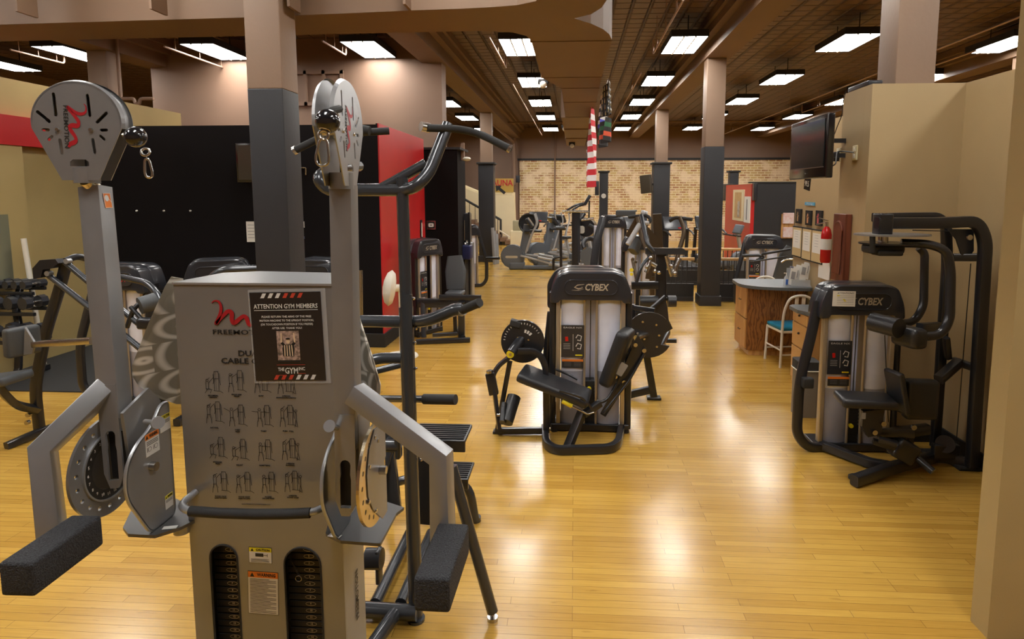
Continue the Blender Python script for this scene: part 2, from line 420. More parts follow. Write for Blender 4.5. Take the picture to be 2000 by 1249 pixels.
    def build(s, name, m, parent=None, smooth=True, local=False, label=None, kind=None):
        if name in SPLIT and parent is not None:
            isl = islands(s.bm)
            if len(isl) > 1:
                out = None
                for vs in isl:
                    p_ = MB(); mp = {}
                    for v_ in vs: mp[v_] = p_.bm.verts.new(v_.co)
                    for f_ in {f for v_ in vs for f in v_.link_faces}: p_.bm.faces.new([mp[v_] for v_ in f_.verts])
                    o = p_.build(name + '', m, parent, smooth, local, label, kind) if False else p_._build(name, m, parent, smooth, local, label, kind)
                    out = out or o
                s.bm.free(); return out
        return s._build(name, m, parent, smooth, local, label, kind)
    def _build(s, name, m, parent=None, smooth=True, local=False, label=None, kind=None):
        bmesh.ops.recalc_face_normals(s.bm, faces=list(s.bm.faces)) if smooth != 'flat' else None
        me = bpy.data.meshes.new(name)
        if parent is not None and not local:
            root = parent
            while root.parent: root = root.parent
            inv = Matrix.LocRotScale(root.location, root.rotation_euler, None).inverted()
            bmesh.ops.transform(s.bm, matrix=inv, verts=list(s.bm.verts))
        s.bm.to_mesh(me); s.bm.free()
        me.materials.append(m)
        o = bpy.data.objects.new(name, me); COL.objects.link(o)
        if smooth is True:
            for p in me.polygons: p.use_smooth = True
            me.set_sharp_from_angle(angle=R(38))
        if parent is not None: o.parent = parent
        if label: o['label'] = label
        if kind: o['kind'] = kind
        return o
def recenter(o, c):
    c = Vector(c)
    for v_ in o.data.vertices: v_.co -= c
    o.location = c; return o
def thing(name, label, cat, loc=(0, 0, 0), rotz=0.0, group=None):
    o = bpy.data.objects.new(name, None); COL.objects.link(o); o.empty_display_size = 0.1
    o.location = loc; o.rotation_euler = (0, 0, rotz); o['label'] = label; o['category'] = cat
    if group: o['group'] = group
    return o
def tag(o, label, cat, group=None):
    o['label'] = label; o['category'] = cat
    if group: o['group'] = group
    return o
def struct(o): o['kind'] = 'structure'; return o
def copy_tree(o, parent=None):
    kids = [c for c in o.children]
    c = o.copy(); COL.objects.link(c)
    c.parent = parent
    for k in kids: copy_tree(k, c)
    return c
def basis(o, x, y):                        # matrix with local x, y axes and origin
    x = Vector(x).normalized(); y = Vector(y); y = (y - x * y.dot(x)).normalized(); z = x.cross(y)
    M = Matrix((x, y, z)).transposed().to_4x4(); M.translation = Vector(o); return M
def facing(o, nx=0.0):                     # upright plane facing the -Y side, turned by nx degrees about z
    a = R(nx); return basis(o, (math.cos(a), math.sin(a), 0), (0, 0, 1))
# ------------------------------------------------------------------ the room shell
CEIL = 5.25
struct(MB().bx(-14, 12, -3, 29, -0.1, 0).build('floor', floor_mat, smooth=False))
struct(MB().bx(-14, 12, -3, 29, CEIL, CEIL + 0.1).build('ceiling', ceiling_mat, smooth=False))
struct(MB().bx(-14, 12, 29, 29.15, 0, CEIL).build('wall_back', brown_wall, smooth=False))
struct(MB().bx(-14.15, -14, -3, 29.15, 0, CEIL).build('wall_left', brown_wall, smooth=False))
struct(MB().bx(12, 12.15, -3, 29.15, 0, CEIL).build('wall_right', brown_wall, smooth=False))
struct(MB().bx(-14, 12, -3.15, -3, 0, CEIL).build('wall_front', brown_wall, smooth=False))
bp_ = struct(MB().bx(-2.6, 12, 28.9, 29.0, 0, 3.72).build('wall_back_brick', brick_mat, smooth=False))
m = MB(); m.bx(-2.68, 12, 28.86, 29.0, 3.72, 3.82); struct(m.build('trim_1', black_flat, smooth=False))
# brown wall across the left aisle with its end pilaster and an applied panel frame
m = MB(); m.bx(-8.6, -3.0, 12.3, 12.5, 0, CEIL); m.bx(-3.0, -2.62, 12.2, 12.6, 0, CEIL)
struct(m.build('wall_left_cross', brown_wall, smooth=False))
m = MB()
a, b_ = P(560, 139, 12.28), P(671, 139, 12.28); z0 = P(600, 207, 12.28).z
for (x0, x1, za, zb) in ((a.x, b_.x, a.z - 0.07, a.z), (a.x, b_.x, z0, z0 + 0.07), (b_.x - 0.07, b_.x, z0, a.z), (P(594, 160, 12.28).x, P(600, 160, 12.28).x, z0, a.z), (P(630, 160, 12.28).x, P(636, 160, 12.28).x, z0, a.z), (a.x, a.x + 0.07, z0, a.z)):
    m.bx(x0, x1, 12.24, 12.3, za, zb)
struct(m.build('trim_2', brown_wall, smooth=False))
for i, xc in enumerate((-8.5, -2.78, 2.68, 8.4)):       # beams on the pillar lines, stepped sides
    m = MB(); m.bx(xc - 0.23, xc + 0.23, -3, 28.9, 4.74, CEIL); m.bx(xc - 0.36, xc + 0.36, -3, 28.9, 4.98, CEIL - 0.001)
    m.bx(xc - 0.42, xc + 0.42, -3, 28.9, 5.12, CEIL - 0.002)
    struct(m.build('trim_%d' % (3 + i), duct_paint, smooth=False))

def pillar(xc, y0, wd, ztop, zdark, label, wrap=0.0, cap=False, plinth=True, upper=True):
    t = thing('pillar', label, 'pillar', (xc, y0 + wd / 2, 0))
    if upper: MB().bx(xc - wd / 2, xc + wd / 2, y0, y0 + wd, zdark, ztop, 0.008).build('upper_shaft', brown_pillar, t, label='brown upper shaft')
    h = wd / 2 + wrap
    MB().bx(xc - h, xc + h, y0 - wrap, y0 + wd + wrap, 0, zdark, 0.008).build('lower_shaft', slate_pillar, t, label='dark grey lower shaft')
    if cap: MB().bx(xc - h - 0.05, xc + h + 0.05, y0 - wrap - 0.05, y0 + wd + wrap + 0.05, zdark, zdark + 0.06, 0.01).build('cap_moulding', black_flat, t)
    if plinth: MB().bx(xc - h - 0.025, xc + h + 0.025, y0 - wrap - 0.025, y0 + wd + wrap + 0.025, 0, 0.2, 0.008).build('plinth', slate_pillar, t)
    return t
pillar(-2.765, 5.45, 0.32, 4.74, 3.13, 'large brown and dark grey square pillar behind the grey cable machine', wrap=0.001)
pillar(2.92, 5.62, 0.33, 4.74, 3.13, 'brown pillar rising behind the tan partition, nearest on the right', wrap=0.001)
pillar(2.66, 12.1, 0.35, 4.74, 3.09, 'tall brown and dark grey pillar at the balustrade beyond the desk', wrap=0.012)
pillar(2.66, 19.3, 0.36, 4.74, 3.09, 'distant pillar with a black ledge and a speaker on its left', wrap=0.07, cap=True)
pillar(-2.83, 19.6, 0.36, 4.74, 3.12, 'distant pillar with a black ledge in front of the staircase', wrap=0.06, cap=True)
pillar(1.02, 22.0, 0.3, 4.74, 2.93, 'short free-standing dark pillar with a white round dial', cap=True, upper=False)
pillar(5.55, 22.0, 0.3, 4.74, 2.93, 'short free-standing dark pillar mostly hidden by the nearer tall one', cap=True, upper=False)
pillar(8.4, 12.1, 0.35, 4.74, 3.09, 'brown pillar seen over the tan partition at the far right')
pillar(-8.55, 10.8, 0.36, 4.74, 3.12, 'brown pillar over the yellow wall at the far left')

# ------------------------------------------------------------------ partition rooms
def wallbox(name, x0, x1, y0, y1, z0, z1, m_):
    return struct(MB().bx(x0, x1, y0, y1, z0, z1).build(name, m_, smooth=False))
wallbox('wall_black', -8.0, -2.76, 8.5, 8.64, 0, 3.15, black_wall)
wallbox('wall_black_end', -2.76, -2.735, 8.5, 8.64, 0, 3.165, black_wall)
wallbox('wall_red', -2.86, -2.72, 8.645, 11.05, 0, 3.165, red_wall)
wallbox('wall_red_edge', -2.735, -2.718, 8.5, 8.645, 0, 3.165, red_wall)
wallbox('wall_black_rear', -3.3, -2.16, 11.3, 12.1, 0, 3.0, black_wall)
struct(MB().bx(-3.32, -2.1, 11.26, 12.14, 3.0, 3.04).build('trim_7', black_flat, smooth=False))
m = MB(); m.bx(-6.5, -2.70, 8.47, 8.5, 0, 0.2, 0.005); m.bx(-2.72, -2.70, 8.5, 11.05, 0, 0.2, 0.005)
struct(m.build('baseboard_black', black_flat, smooth=False))
XY = -7.0
zt, zr1, zr0 = PX(0, 150, XY).z, PX(0, 225, XY).z, PX(0, 283, XY).z
yend = PX(353, 222, XY).y
wallbox('wall_yellow', XY - 0.15, XY, 3, yend, 0, zt, yellow_wall)
wallbox('wall_red_band', XY, XY + 0.12, 3, 8.48, zr0, zr1, red_wall)
m = MB(); yc = PX(38, 400, XY).y; m.bx(XY, XY + 0.1, 3, yc, 0, zr0)
struct(m.build('wall_yellow_nook', yellow_wall, smooth=False))
# rubber flooring of the free-weight corner
struct(MB().bx(-7, -4.0, 6.3, 8.49, 0, 0.012).build('floor_rubber', rubber, smooth=False))
# tan partition on the right
TZ = 3.12
wallbox('wall_tan_front', 2.5, 3.26, 5.47, 5.6, 0, TZ, tan_wall)
wallbox('wall_tan_return', 2.5, 2.62, 5.601, 6.03, 0, TZ, tan_wall)
wallbox('wall_tan_side', 3.26, 3.4, 3.1, 5.6, 0, TZ, tan_wall)
wallbox('wall_tan_office', 3.12, 3.25, 5.95, 8.95, 0, 3.1, tan_wall)
XN = P(1955, 930, 2.96).x
wallbox('wall_tan_near', XN, 3.4, 2.96, 3.09, 0, TZ, mat('pale_tan_wall', (.44, .34, .16), .6, noise=.03, nscale=2, bump=.05, bscale=80))
m = MB(); m.bx(2.5, 3.26, 5.45, 5.47, 0, 0.14, 0.004); m.bx(3.24, 3.26, 3.1, 5.45, 0, 0.14, 0.004)
struct(m.build('baseboard_right', black_flat, smooth=False))
# red and black room far right
YB = 18.0
a, b_ = P(1475, 358, YB), P(1556, 358, YB)
wallbox('wall_black_far', a.x, b_.x + 0.6, YB, YB + 0.15, 0, a.z, slate_pillar)
wallbox('wall_red_far', a.x - 0.1, a.x, YB, PX(1424, 368, a.x).y, 0, a.z - 0.02, red_wall)
m = MB(); m.bx(a.x - 0.14, b_.x + 0.6, YB - 0.03, YB + 0.2, a.z, a.z + 0.04); struct(m.build('trim_8', black_flat, smooth=False))
FARX, FARZ = a.x, a.z

# ------------------------------------------------------------------ stair corner at the back left
YS = 27.0
t = thing('staircase', 'cream panelled staircase with black handrail climbing left at the back', 'staircase', (-4, YS, 0))
def ply(pts, Y, th):
    M = basis((0, Y, 0), (1, 0, 0), (0, 0, 1))
    return [(q.x, q.z) for q in [P(x, y, Y) for x, y in pts]], M, th
m = MB(); m.prism(*ply([(880, 352), (905, 366), (945, 381), (1004, 381), (1012, 478), (880, 478)], YS, -0.25)); m.build('wall_panelling', cream, t, smooth=False)
m = MB()
for q in ([(945, 378), (1004, 378)], [(880, 350), (905, 363), (945, 380)], [(955, 408), (1005, 440)], [(880, 365), (955, 408)]):
    m.bar([P(x, y, YS - 0.05) for x, y in q], 0.08, 0.12)
m.bar([P(1003, 376, YS - 0.06), P(1006, 478, YS - 0.06)], 0.14, 0.08)
m.build('moulding', cream, t)
m = MB(); m.tube([P(x, y, YS - 0.9) for x, y in ((880, 374), (975, 428), (978, 430), (978, 478))], 0.05, seg=8)
for i in range(9):
    x = 884 + i * 11; yy = 374 + (x - 880) * 0.568
    m.tube([P(x, yy, YS - 0.9), P(x, yy + 45, YS - 0.9)], 0.012, seg=6)
m.build('handrail', black_flat, t)
m = MB()
for i in range(9):
    x = 1010 - i * 10; y = 474 - i * 5.6
    q = P(x, y, YS - 0.6); m.bx(q.x - 0.26, q.x, YS - 1.0, YS - 0.02, max(0, q.z - 0.18), q.z)
m.build('tread', brown_wall, t, smooth=False)
m = MB(); m.bar([P(975, 450, YS - 1.02), P(1014, 476, YS - 1.02)], 0.12, 0.05); m.build('stringer', white_metal, t)
YS0 = YS; YS = YS - .06
t = thing('sauna_sign', 'ochre sauna sign with red letters and a black arrow above the stairs', 'sign', P(980, 378, YS - 0.05))
a, b_ = P(955, 349, YS - 0.06), P(1003, 378, YS - 0.06)
MB().bx(a.x, b_.x, YS - 0.06, YS - 0.02, b_.z + .05, a.z).build('board', mat('ochre_board', (0.42, 0.27, 0.05), 0.5), t, smooth=False)
q = P(978, 358, YS - 0.07); MB().text('SAUNA', facing(q), 0.26, 1.05, off=0.02).build('lettering', red_ink, t, smooth=False)
q = P(979, 372, YS - 0.07)
MB().prism([(-0.25, 0.2), (-0.22, -0.05), (-0.12, 0.02), (0.12, -0.18), (0.2, -0.08), (-0.04, 0.12), (0.02, 0.2)], facing(q), 0.005).build('arrow', black_ink, t, smooth=False)

YS = YS0
# ------------------------------------------------------------------ ceiling: air duct, pipes, lights
DZ = 3.845
t = thing('air_duct', 'wide brown painted air duct branching under the ceiling', 'duct', (0, 6.5, DZ))
def dz(x, y): q = F(x, y, DZ); return (q.x, q.y)
near = [dz(0, 48), dz(240, 41), dz(480, 34), dz(700, 25), dz(800, 20.5), dz(900, 17), dz(960, 14), dz(1010, 10)]
near = [(-10.0, near[0][1])] + [(p_[0], p_[1]) for p_ in near]
x0, y0 = near[-1]
near += [(x0 + 0.17, y0 - 0.1), (x0 + 0.26, y0 - 0.35), (x0 + 0.28, y0 - 0.8), (x0 + 0.28, -1.0)]
right = [(0.42, -1.0), (0.42, 4.6)] + [dz(1185, 0), dz(1175, 15), dz(1154, 28), dz(1121, 36), dz(1154, 46), dz(1178, 57), dz(1190, 67), dz(1195, 78)]
poly = near + right + [(0.37, 9.0), (-0.485, 9.0), (-0.485, 6.85), (-0.52, 6.65), (-0.65, 6.5), (-0.95, 6.42), (-10.0, 6.62)]
MB().prism([(x, y) for x, y in poly], Matrix.Translation((0, 0, DZ)), -0.62).build('duct_elbow', duct_paint, t, smooth=False)
m = MB()
def ductseg(y0, y1, a0, b0, a1, b1, z0, z1, zt=4.42):
    vs = [m.v(p_) for p_ in ((a0, y0, z0), (b0, y0, z0), (b0, y0, zt), (a0, y0, zt), (a1, y1, z1), (b1, y1, z1), (b1, y1, zt), (a1, y1, zt))]
    for f_ in ((0, 1, 2, 3), (4, 5, 6, 7), (0, 1, 5, 4), (1, 2, 6, 5), (2, 3, 7, 6), (3, 0, 4, 7)): m.bm.faces.new([vs[i] for i in f_])
ductseg(9.001, 9.9, -0.485, 0.37, -0.22, 0.37, DZ, DZ); m.build('duct_reducer', duct_paint, t, smooth=False)
m = MB(); ductseg(9.9, 13.6, -0.22, 0.37, -0.22, 0.37, DZ, DZ); ductseg(13.6, 22, -0.3, 0.34, -0.3, 0.34, DZ + 0.02, DZ + 0.02); m.build('duct_run', duct_paint, t, smooth=False)
m = MB()
for y, xa, xb in ((6.9, -0.487, 0.372), (9.0, -0.487, 0.372), (9.9, -0.222, 0.372), (11.4, -0.222, 0.372), (13.6, -0.302, 0.372), (16.2, -0.302, 0.342), (18.9, -0.302, 0.342)):
    m.bx(xa - 0.012, xb + 0.012, y - 0.012, y + 0.012, DZ - 0.008, 4.43)
for x in (-7.6, -6.35, -5.08, -3.81, -2.54, -1.5): m.bx(x - 0.012, x + 0.012, 5.5, 5.72, DZ + 0.002, 4.43)
m.build('seam', duct_paint, t, smooth=False)
for i, (px_, py_, yy, lab) in enumerate(((1064, 160, 12, 'nearest of the small emergency lamps on the left of the duct'), (1106, 248, 17, 'middle of the small emergency lamps on the left of the duct'), (1119, 290, 20.4, 'small emergency lamp on the far end of the duct'))):
    q = P(px_, py_, yy); q.x -= .03; q.z = DZ - .04 if i == 2 else q.z; e = thing('emergency_lamp', lab, 'lamp', q)
    MB().box(q, (0.2, 0.14, 0.1), bev=0.02).build('housing', black_flat, e); MB().ball(q + Vector((0, -0.05, -0.06)), 0.07, 12).build('lens', white_plastic, e)

# suspended fluorescent fixtures
LZ = 4.85
def make_light(x, y):
    t = thing('ceiling_light', 'x', 'ceiling light', (x, y, LZ))
    h = MB(); h.bx(-0.31, 0.31, -0.66, 0.66, 0.012, 0.11, 0.004)
    for s_ in (-1, 1): h.bx(s_ * 0.31 - 0.006, s_ * 0.31 + 0.006, -0.66, 0.66, -0.005, 0.11); h.bx(-0.31, 0.31, s_ * 0.66 - 0.006, s_ * 0.66 + 0.006, -0.005, 0.11)
    h.build('housing', black_flat, t, smooth=False, local=True)
    MB().bx(-0.3, 0.3, -0.65, 0.65, 0.0, 0.012).build('diffuser', lamp_glow, t, smooth=False, local=True)
    for xx in (-.1, .1): MB().bx(xx - .012, xx + .012, -.65, .65, -.018, .0).build('louver', white_metal, t, smooth=False, local=True)
    s = MB()
    for yy in (-0.45, 0.45): s.tube([(0, yy, 0.11), (0, yy, CEIL - LZ)], 0.009, seg=6)
    s.build('stem', black_flat, t, local=True)
    return t
LX = [-9.55, -6.75, -3.83, -1.03, 1.93, 4.8, 7.7]
ROWN = ['far left', 'second from the left', 'third from the left', 'just left of the duct', 'just right of the duct', 'beyond the right-hand pillars', 'far right']
LY = [1.0, 4.5, 8.0, 11.55, 15.1, 18.5, 22.0, 26.0]
ORD = ['behind the view', 'second overhead', 'third overhead', 'nearest visible', 'second visible', 'third visible', 'fourth visible', 'farthest visible']
seen = {0: [3], 1: [3], 2: [3, 5, 6, 7], 3: [3, 4, 5, 6, 7], 4: [3, 4, 5, 6, 7], 5: [3, 4, 5, 6, 7], 6: [3, 4, 5, 6, 7]}
proto = None
for i, x in enumerate(LX):
    for j, y in enumerate(LY):
        if j not in seen[i] and not (j < 3): continue
        if i == 6 and j == 1: continue
        if proto is None: proto = o = make_light(x, y)
        else: o = copy_tree(proto)
        o.location = (x, y + (0.3 if i == 6 and j > 2 else 0.0), LZ)
        o['label'] = 'suspended fluorescent ceiling light, %s in the row %s' % (ORD[j], ROWN[i]); o['group'] = 'suspended fluorescent ceiling lights'
for x, y, lab in ((F(2, 127, LZ).x, F(2, 127, LZ).y, 'ceiling light cut off at the left edge of the picture'), (F(1790, 155, LZ).x, F(1790, 155, LZ).y, 'ceiling light just right of the brown pillar over the partition')):
    o = copy_tree(proto); o.location = (x, y, LZ); o['label'] = lab; o['group'] = 'suspended fluorescent ceiling lights'

# sprinkler pipes
def pipe(pts, r, lab, heads=()):
    pm = brown_wall if r > .025 else pipe_mat
    t = thing('sprinkler_pipe', lab, 'pipe', pts[0])
    MB().tube(pts, r, rad=0.06, seg=8).build('pipe', pm, t)
    if pts[0].z > 4.5 and abs(pts[0].y - pts[1].y) > 1 or pts[0].x == -3.5:
        for k in (.15, .5, .85):
            q = Vector(pts[0]).lerp(Vector(pts[1]), k); MB().tube([q, (q.x, q.y, CEIL)], .006, seg=6).build('hanger', pipe_mat, t)
    for h_ in heads:
        MB().tube([h_, h_ + Vector((0, 0, 0.14))], 0.014, seg=6).build('sprinkler_head', pipe_mat, t)
PZ = 4.72
for (a0, b0), (a1, b1), lab, hd in (((1335, 0), (1275, 105), 'thin brown sprinkler pipe over the aisle right of the duct, nearest length', 1),
        ((1250, 143), (1188, 262), 'thin brown sprinkler pipe over the aisle right of the duct, far length', 1),
        ((953, 72), (990, 133), 'sprinkler pipe over the aisle left of the duct, nearest length', 0),
        ((1004, 164), (1057, 265), 'sprinkler pipe over the aisle left of the duct, far length', 0),
        ((320, 91), (450, 137), 'pale sprinkler pipe above the black room on the left', 0),
        ((629, 80), (676, 108), 'pale sprinkler pipe beside the left pillar', 0),
        ((22, 97), (124, 124), 'pale sprinkler pipe at the far left of the ceiling', 0),
        ((1740, 20), (1395, 270), 'long sprinkler pipe running beyond the right pillars', 1),
        ((1845, 100), (1600, 220), 'sprinkler pipe above the tan partition', 1)):
    A_, B_ = F(a0, b0, PZ), F(a1, b1, PZ)
    B_.x = A_.x = (A_.x + B_.x) / 2 if abs(A_.x - B_.x) < 1.5 else B_.x
    pts = [A_, B_, B_ + Vector((0, 0, 0.25))]
    n = 3
    pipe(pts, 0.017, lab, [A_.lerp(B_, (k + 0.5) / n) for k in range(n)] if hd else [])
a = P(950, 240, 23.5)
pipe([Vector((-3.5, 23.5, a.z)), Vector((8, 23.5, a.z))], 0.03, 'thick brown pipe crossing the far ceiling')
a = P(1084, 270, 28.8); pipe([Vector((a.x, 28.8, CEIL)), Vector((a.x, 28.8, 0.3))], 0.035, 'brown vertical pipe on the brick wall')
a = P(1004, 270, 28.5); pipe([Vector((a.x, 28.4, CEIL)), Vector((a.x, 28.4, 2.6))], 0.09, 'thick brown vertical pipe beside the sauna sign')
a = P(960, 240, 24); b_ = P(1003, 278, 28); pipe([a, b_], 0.07, 'sloping brown pipe above the stairs')
m_ = [Vector((P(236, 193, 10.9).x, 10.9, CEIL)), P(236, 193, 10.9), P(245, 193, 10.9), P(262, 193, 10.9), P(264, 203, 10.9), P(272, 203, 10.9), P(274, 193, 10.9), P(300, 193, 10.9)]
pipe(m_, 0.03, 'pale drain trap pipe behind the left machine head')
# ------------------------------------------------------------------ the dual cable machine in the foreground
XM = -1.19
FM = thing('cable_machine', 'grey dual cable cross machine with two upright arms, nearest to the camera', 'exercise machine', (XM, 2.35, 0))
CL, CR = -1.505, -0.89       # cabinet sides
FY = 2.2
ZT = 1.86
# front panel with two real slots over the weight stacks
def slot(x0, y0, x1, ybot=1249, k=14):
    a, b_ = P(x0, y0, FY), P(x1, y0, FY); r = (b_.x - a.x) / 2; zc = a.z - r; xc = (a.x + b_.x) / 2
    zb = 0.16
    pts = [(xc + r * math.cos(R(180 * i / k)), zc + r * math.sin(R(180 * i / k))) for i in range(k + 1)]
    pts += [(xc + r * math.cos(R(180 + 180 * i / k)), zb + r + r * math.sin(R(180 + 180 * i / k))) for i in range(k + 1)]
    return pts, (xc - r, xc + r, zc)
s1, i1 = slot(407, 1064, 460)
s2, i2 = slot(554, 1069, 625)
s1 = [(x + (0.004), z) for x, z in s1]
Mf = basis((0, FY, 0), (1, 0, 0), (0, 0, 1))
m = MB(); m.prism([(CL, 0.03), (CR, 0.03), (CR, ZT), (CL, ZT)], Mf, 0.006, [s1, s2])
m.build('front_panel', panel_gray, FM, smooth=False)
m = MB(); hx = [(CL, FY + .007), (CR, FY + .007), (CR + 0.012, FY + 0.19), (CR - 0.05, FY + 0.30), (CL + 0.16, FY + 0.34), (CL + 0.03, FY + 0.28)]
# side and back shell: wall ring, open at the front
for (a, b_) in zip(hx[1:], hx[2:] + hx[:1]):
    vs = [m.v((a[0], a[1], 0.03)), m.v((b_[0], b_[1], 0.03)), m.v((b_[0], b_[1], ZT)), m.v((a[0], a[1], ZT))]; m.bm.faces.new(vs)
m.build('side_panel', panel_gray, FM, smooth=False)
m = MB(); m.prism([(x, y) for x, y in [(CL - .004, FY - .004), (CR + .004, FY - .004)] + hx[2:]], Matrix.Translation((0, 0, ZT + 0.008)), 0.008)
m.build('top_cover', silver_light, FM, smooth=False)
m = MB(); m.bx(CL + 0.04, CR - 0.03, FY + 0.02, FY + 0.30, 0.0, 0.05); m.bx(CL - 0.25, CR + 0.25, FY + 0.30, FY + 0.42, 0, 0.08, 0.01)
m.build('base', dark_steel, FM)
# weight stacks with numbered plates
for (xa, xb, zc), nm, off, vals in ((i1, 'weight_stack', 0.02, range(1, 16)), (i2, 'weight_stack', 0.0, range(1, 16))):
    st = MB(); lt = MB(); zz = zc + 0.045; n = 0
    w_ = xb - xa
    st.bx(xa - 0.02, xb + 0.02, FY + 0.10, FY + 0.11, 0.1, zc + 0.12)
    while zz > 0.12:
        st.bx(xa - 0.015, xb + 0.015, FY + 0.052, FY + 0.10, zz - 0.026, zz, 0.003)
        n += 1
        Mt = facing((xa + w_ * 0.52, FY + 0.0508, zz - 0.011))
        lt.text(str(n), Mt, 0.008, off=0.01)
        pts = [(0.021 * math.cos(R(a)), 0.0075 * math.sin(R(a))) for a in range(0, 361, 30)]
        lt.ribbon(pts, Mt, 0.0013)
        Mt2 = facing((xa + w_ * 0.93, FY + 0.0508, zz - 0.011))
        lt.text(str(n * 5 - 3), Mt2, 0.008, off=0.01)
        lt.ribbon([(p_[0] * 0.8, p_[1]) for p_ in pts], Mt2, 0.0013)
        zz -= 0.029
    s_ = st.build(nm, black_flat, FM, label='numbered weight plates'); lt.build('numbers', badge_ink, s_, smooth=False)
    m = MB(); hs = [(a_, b_) for a_, b_ in (s1 if xa < -1.25 else s2)]
    m.sweep([Vector((x, FY - 0.002, z)) for x, z in hs], circ(0.0035, 6), closed=True); m.build('edge_trim', rubber, FM)
q = P(583, 1131, FY + 0.02); m = MB(); m.torus(q, 0.012, 0.0016, Matrix.Rotation(R(90), 3, 'X').to_4x4()); m.cyl(q + Vector((0.006, 0, -0.008)), q + Vector((0.03, 0.03, -0.02)), 0.0025, 8)
m.build('selector_pin', steel, FM)
m = MB(); a, b_ = P(566, 1088, FY + 0.03), P(584, 1125, FY + 0.025)
m.tube([a.lerp(b_, i / 60) + Vector((0.0045 * math.cos(i * 1.3), 0, 0.0045 * math.sin(i * 1.3))) for i in range(61)], 0.0012, seg=5); m.build('coil_leash', black_ink, FM)

# printing on the front panel
def fp(x, y): q = P(x, y, FY); return (q.x, q.z)
def Mpx(x, y, Y=FY - 0.0015, rot=0.0):
    q = P(x, y, Y); a = R(rot); return basis(q, (math.cos(a), 0, math.sin(a)), (-math.sin(a), 0, math.cos(a)))
SW = [(412, 592), (416, 588), (422, 587), (428, 590), (431, 600), (429, 612), (424, 624), (418, 634), (426, 626), (436, 616), (444, 609), (450, 609), (453, 614), (452, 624), (455, 632), (462, 629), (470, 622), (478, 618), (483, 622), (487, 634), (494, 638)]
SWW = [.001, .002, .003, .004, .005, .0055, .0065, .006, .0055, .006, .007, .0075, .0075, .0075, .007, .0075, .0065, .0065, .0075, .007, .004]
def swoosh(mb, M, k=1.0):          # the red flourish, in local metres
    q0 = (452, 612); pts = [((x - q0[0]) * 0.00186 * k, -(y - q0[1]) * 0.00186 * k) for x, y in SW]
    sm, ww = [], []
    for i in range(len(pts) - 1):
        p0, p1, p2, p3 = pts[max(i - 1, 0)], pts[i], pts[i + 1], pts[min(i + 2, len(pts) - 1)]
        for s in range(4):
            u = s / 4
            sm.append(tuple(0.5 * ((2 * p1[c]) + (-p0[c] + p2[c]) * u + (2 * p0[c] - 5 * p1[c] + 4 * p2[c] - p3[c]) * u * u + (-p0[c] + 3 * p1[c] - 3 * p2[c] + p3[c]) * u ** 3) for c in (0, 1)))
            ww.append((SWW[i] * (1 - u) + SWW[i + 1] * u) * 2.2 * k)
    mb.ribbon(sm, M, ww)
m = MB(); swoosh(m, Mpx(453.2, 613, FY - 0.0014)); m.build('emblem_shadow', black_ink, FM, smooth=False)
m = MB(); swoosh(m, Mpx(452, 612, FY - 0.002)); m.build('emblem', red_ink, FM, smooth=False)
m = MB()
m.text('FREEMOTION', Mpx(474, 650), 0.0185, 0.232, off=0.008)
m.text('DUAL\nCABLE CROSS', Mpx(489, 699), 0.052, 0.23, off=0.02)
caps = ['ABDOMINAL\nCRUNCH', 'SINGLE ARM\nTRICEP', 'ROW', '2-PERSON\nSTANDING/INCLINE FLY', 'LAT PULL', 'CHEST\nPRESS', 'TWIST', 'PUSH - PULL', 'SHOULDER\nPRESS', 'SQUAT', 'HAMSTRING', '2-PERSON\nROW/PULL', 'WOOD CHOP\nLOW TO HIGH', 'WOOD CHOP\nHIGH TO LOW', 'INCLINE\nDECLINE PRESS', '2-PERSON\nWOOD CHOP']
FIG = [(415, 747), (461, 745), (509, 746), (558, 748), (418, 806), (463, 812), (514, 813), (562, 813), (424, 875), (467, 879), (516, 880), (566, 878), (430, 942), (476, 943), (523, 943), (571, 941)]
for k, (x, y) in enumerate(FIG):
    two = '\n' in caps[k]
    m.text(caps[k], Mpx(x + 1, y + (28 if k < 4 else 30)), 0.0125 if two else 0.0056, None, off=0.03)
m.text('www.FREEMOTIONFITNESS.com', Mpx(500, 986), 0.004, 0.115)
m.build('lettering', black_ink, FM, smooth=False)
m = MB()
def stroke(pts, x, y, wd=0.0018):
    m.ribbon([(p_[0] * 0.00175, p_[1] * 0.00175) for p_ in pts], Mpx(x, y), wd)
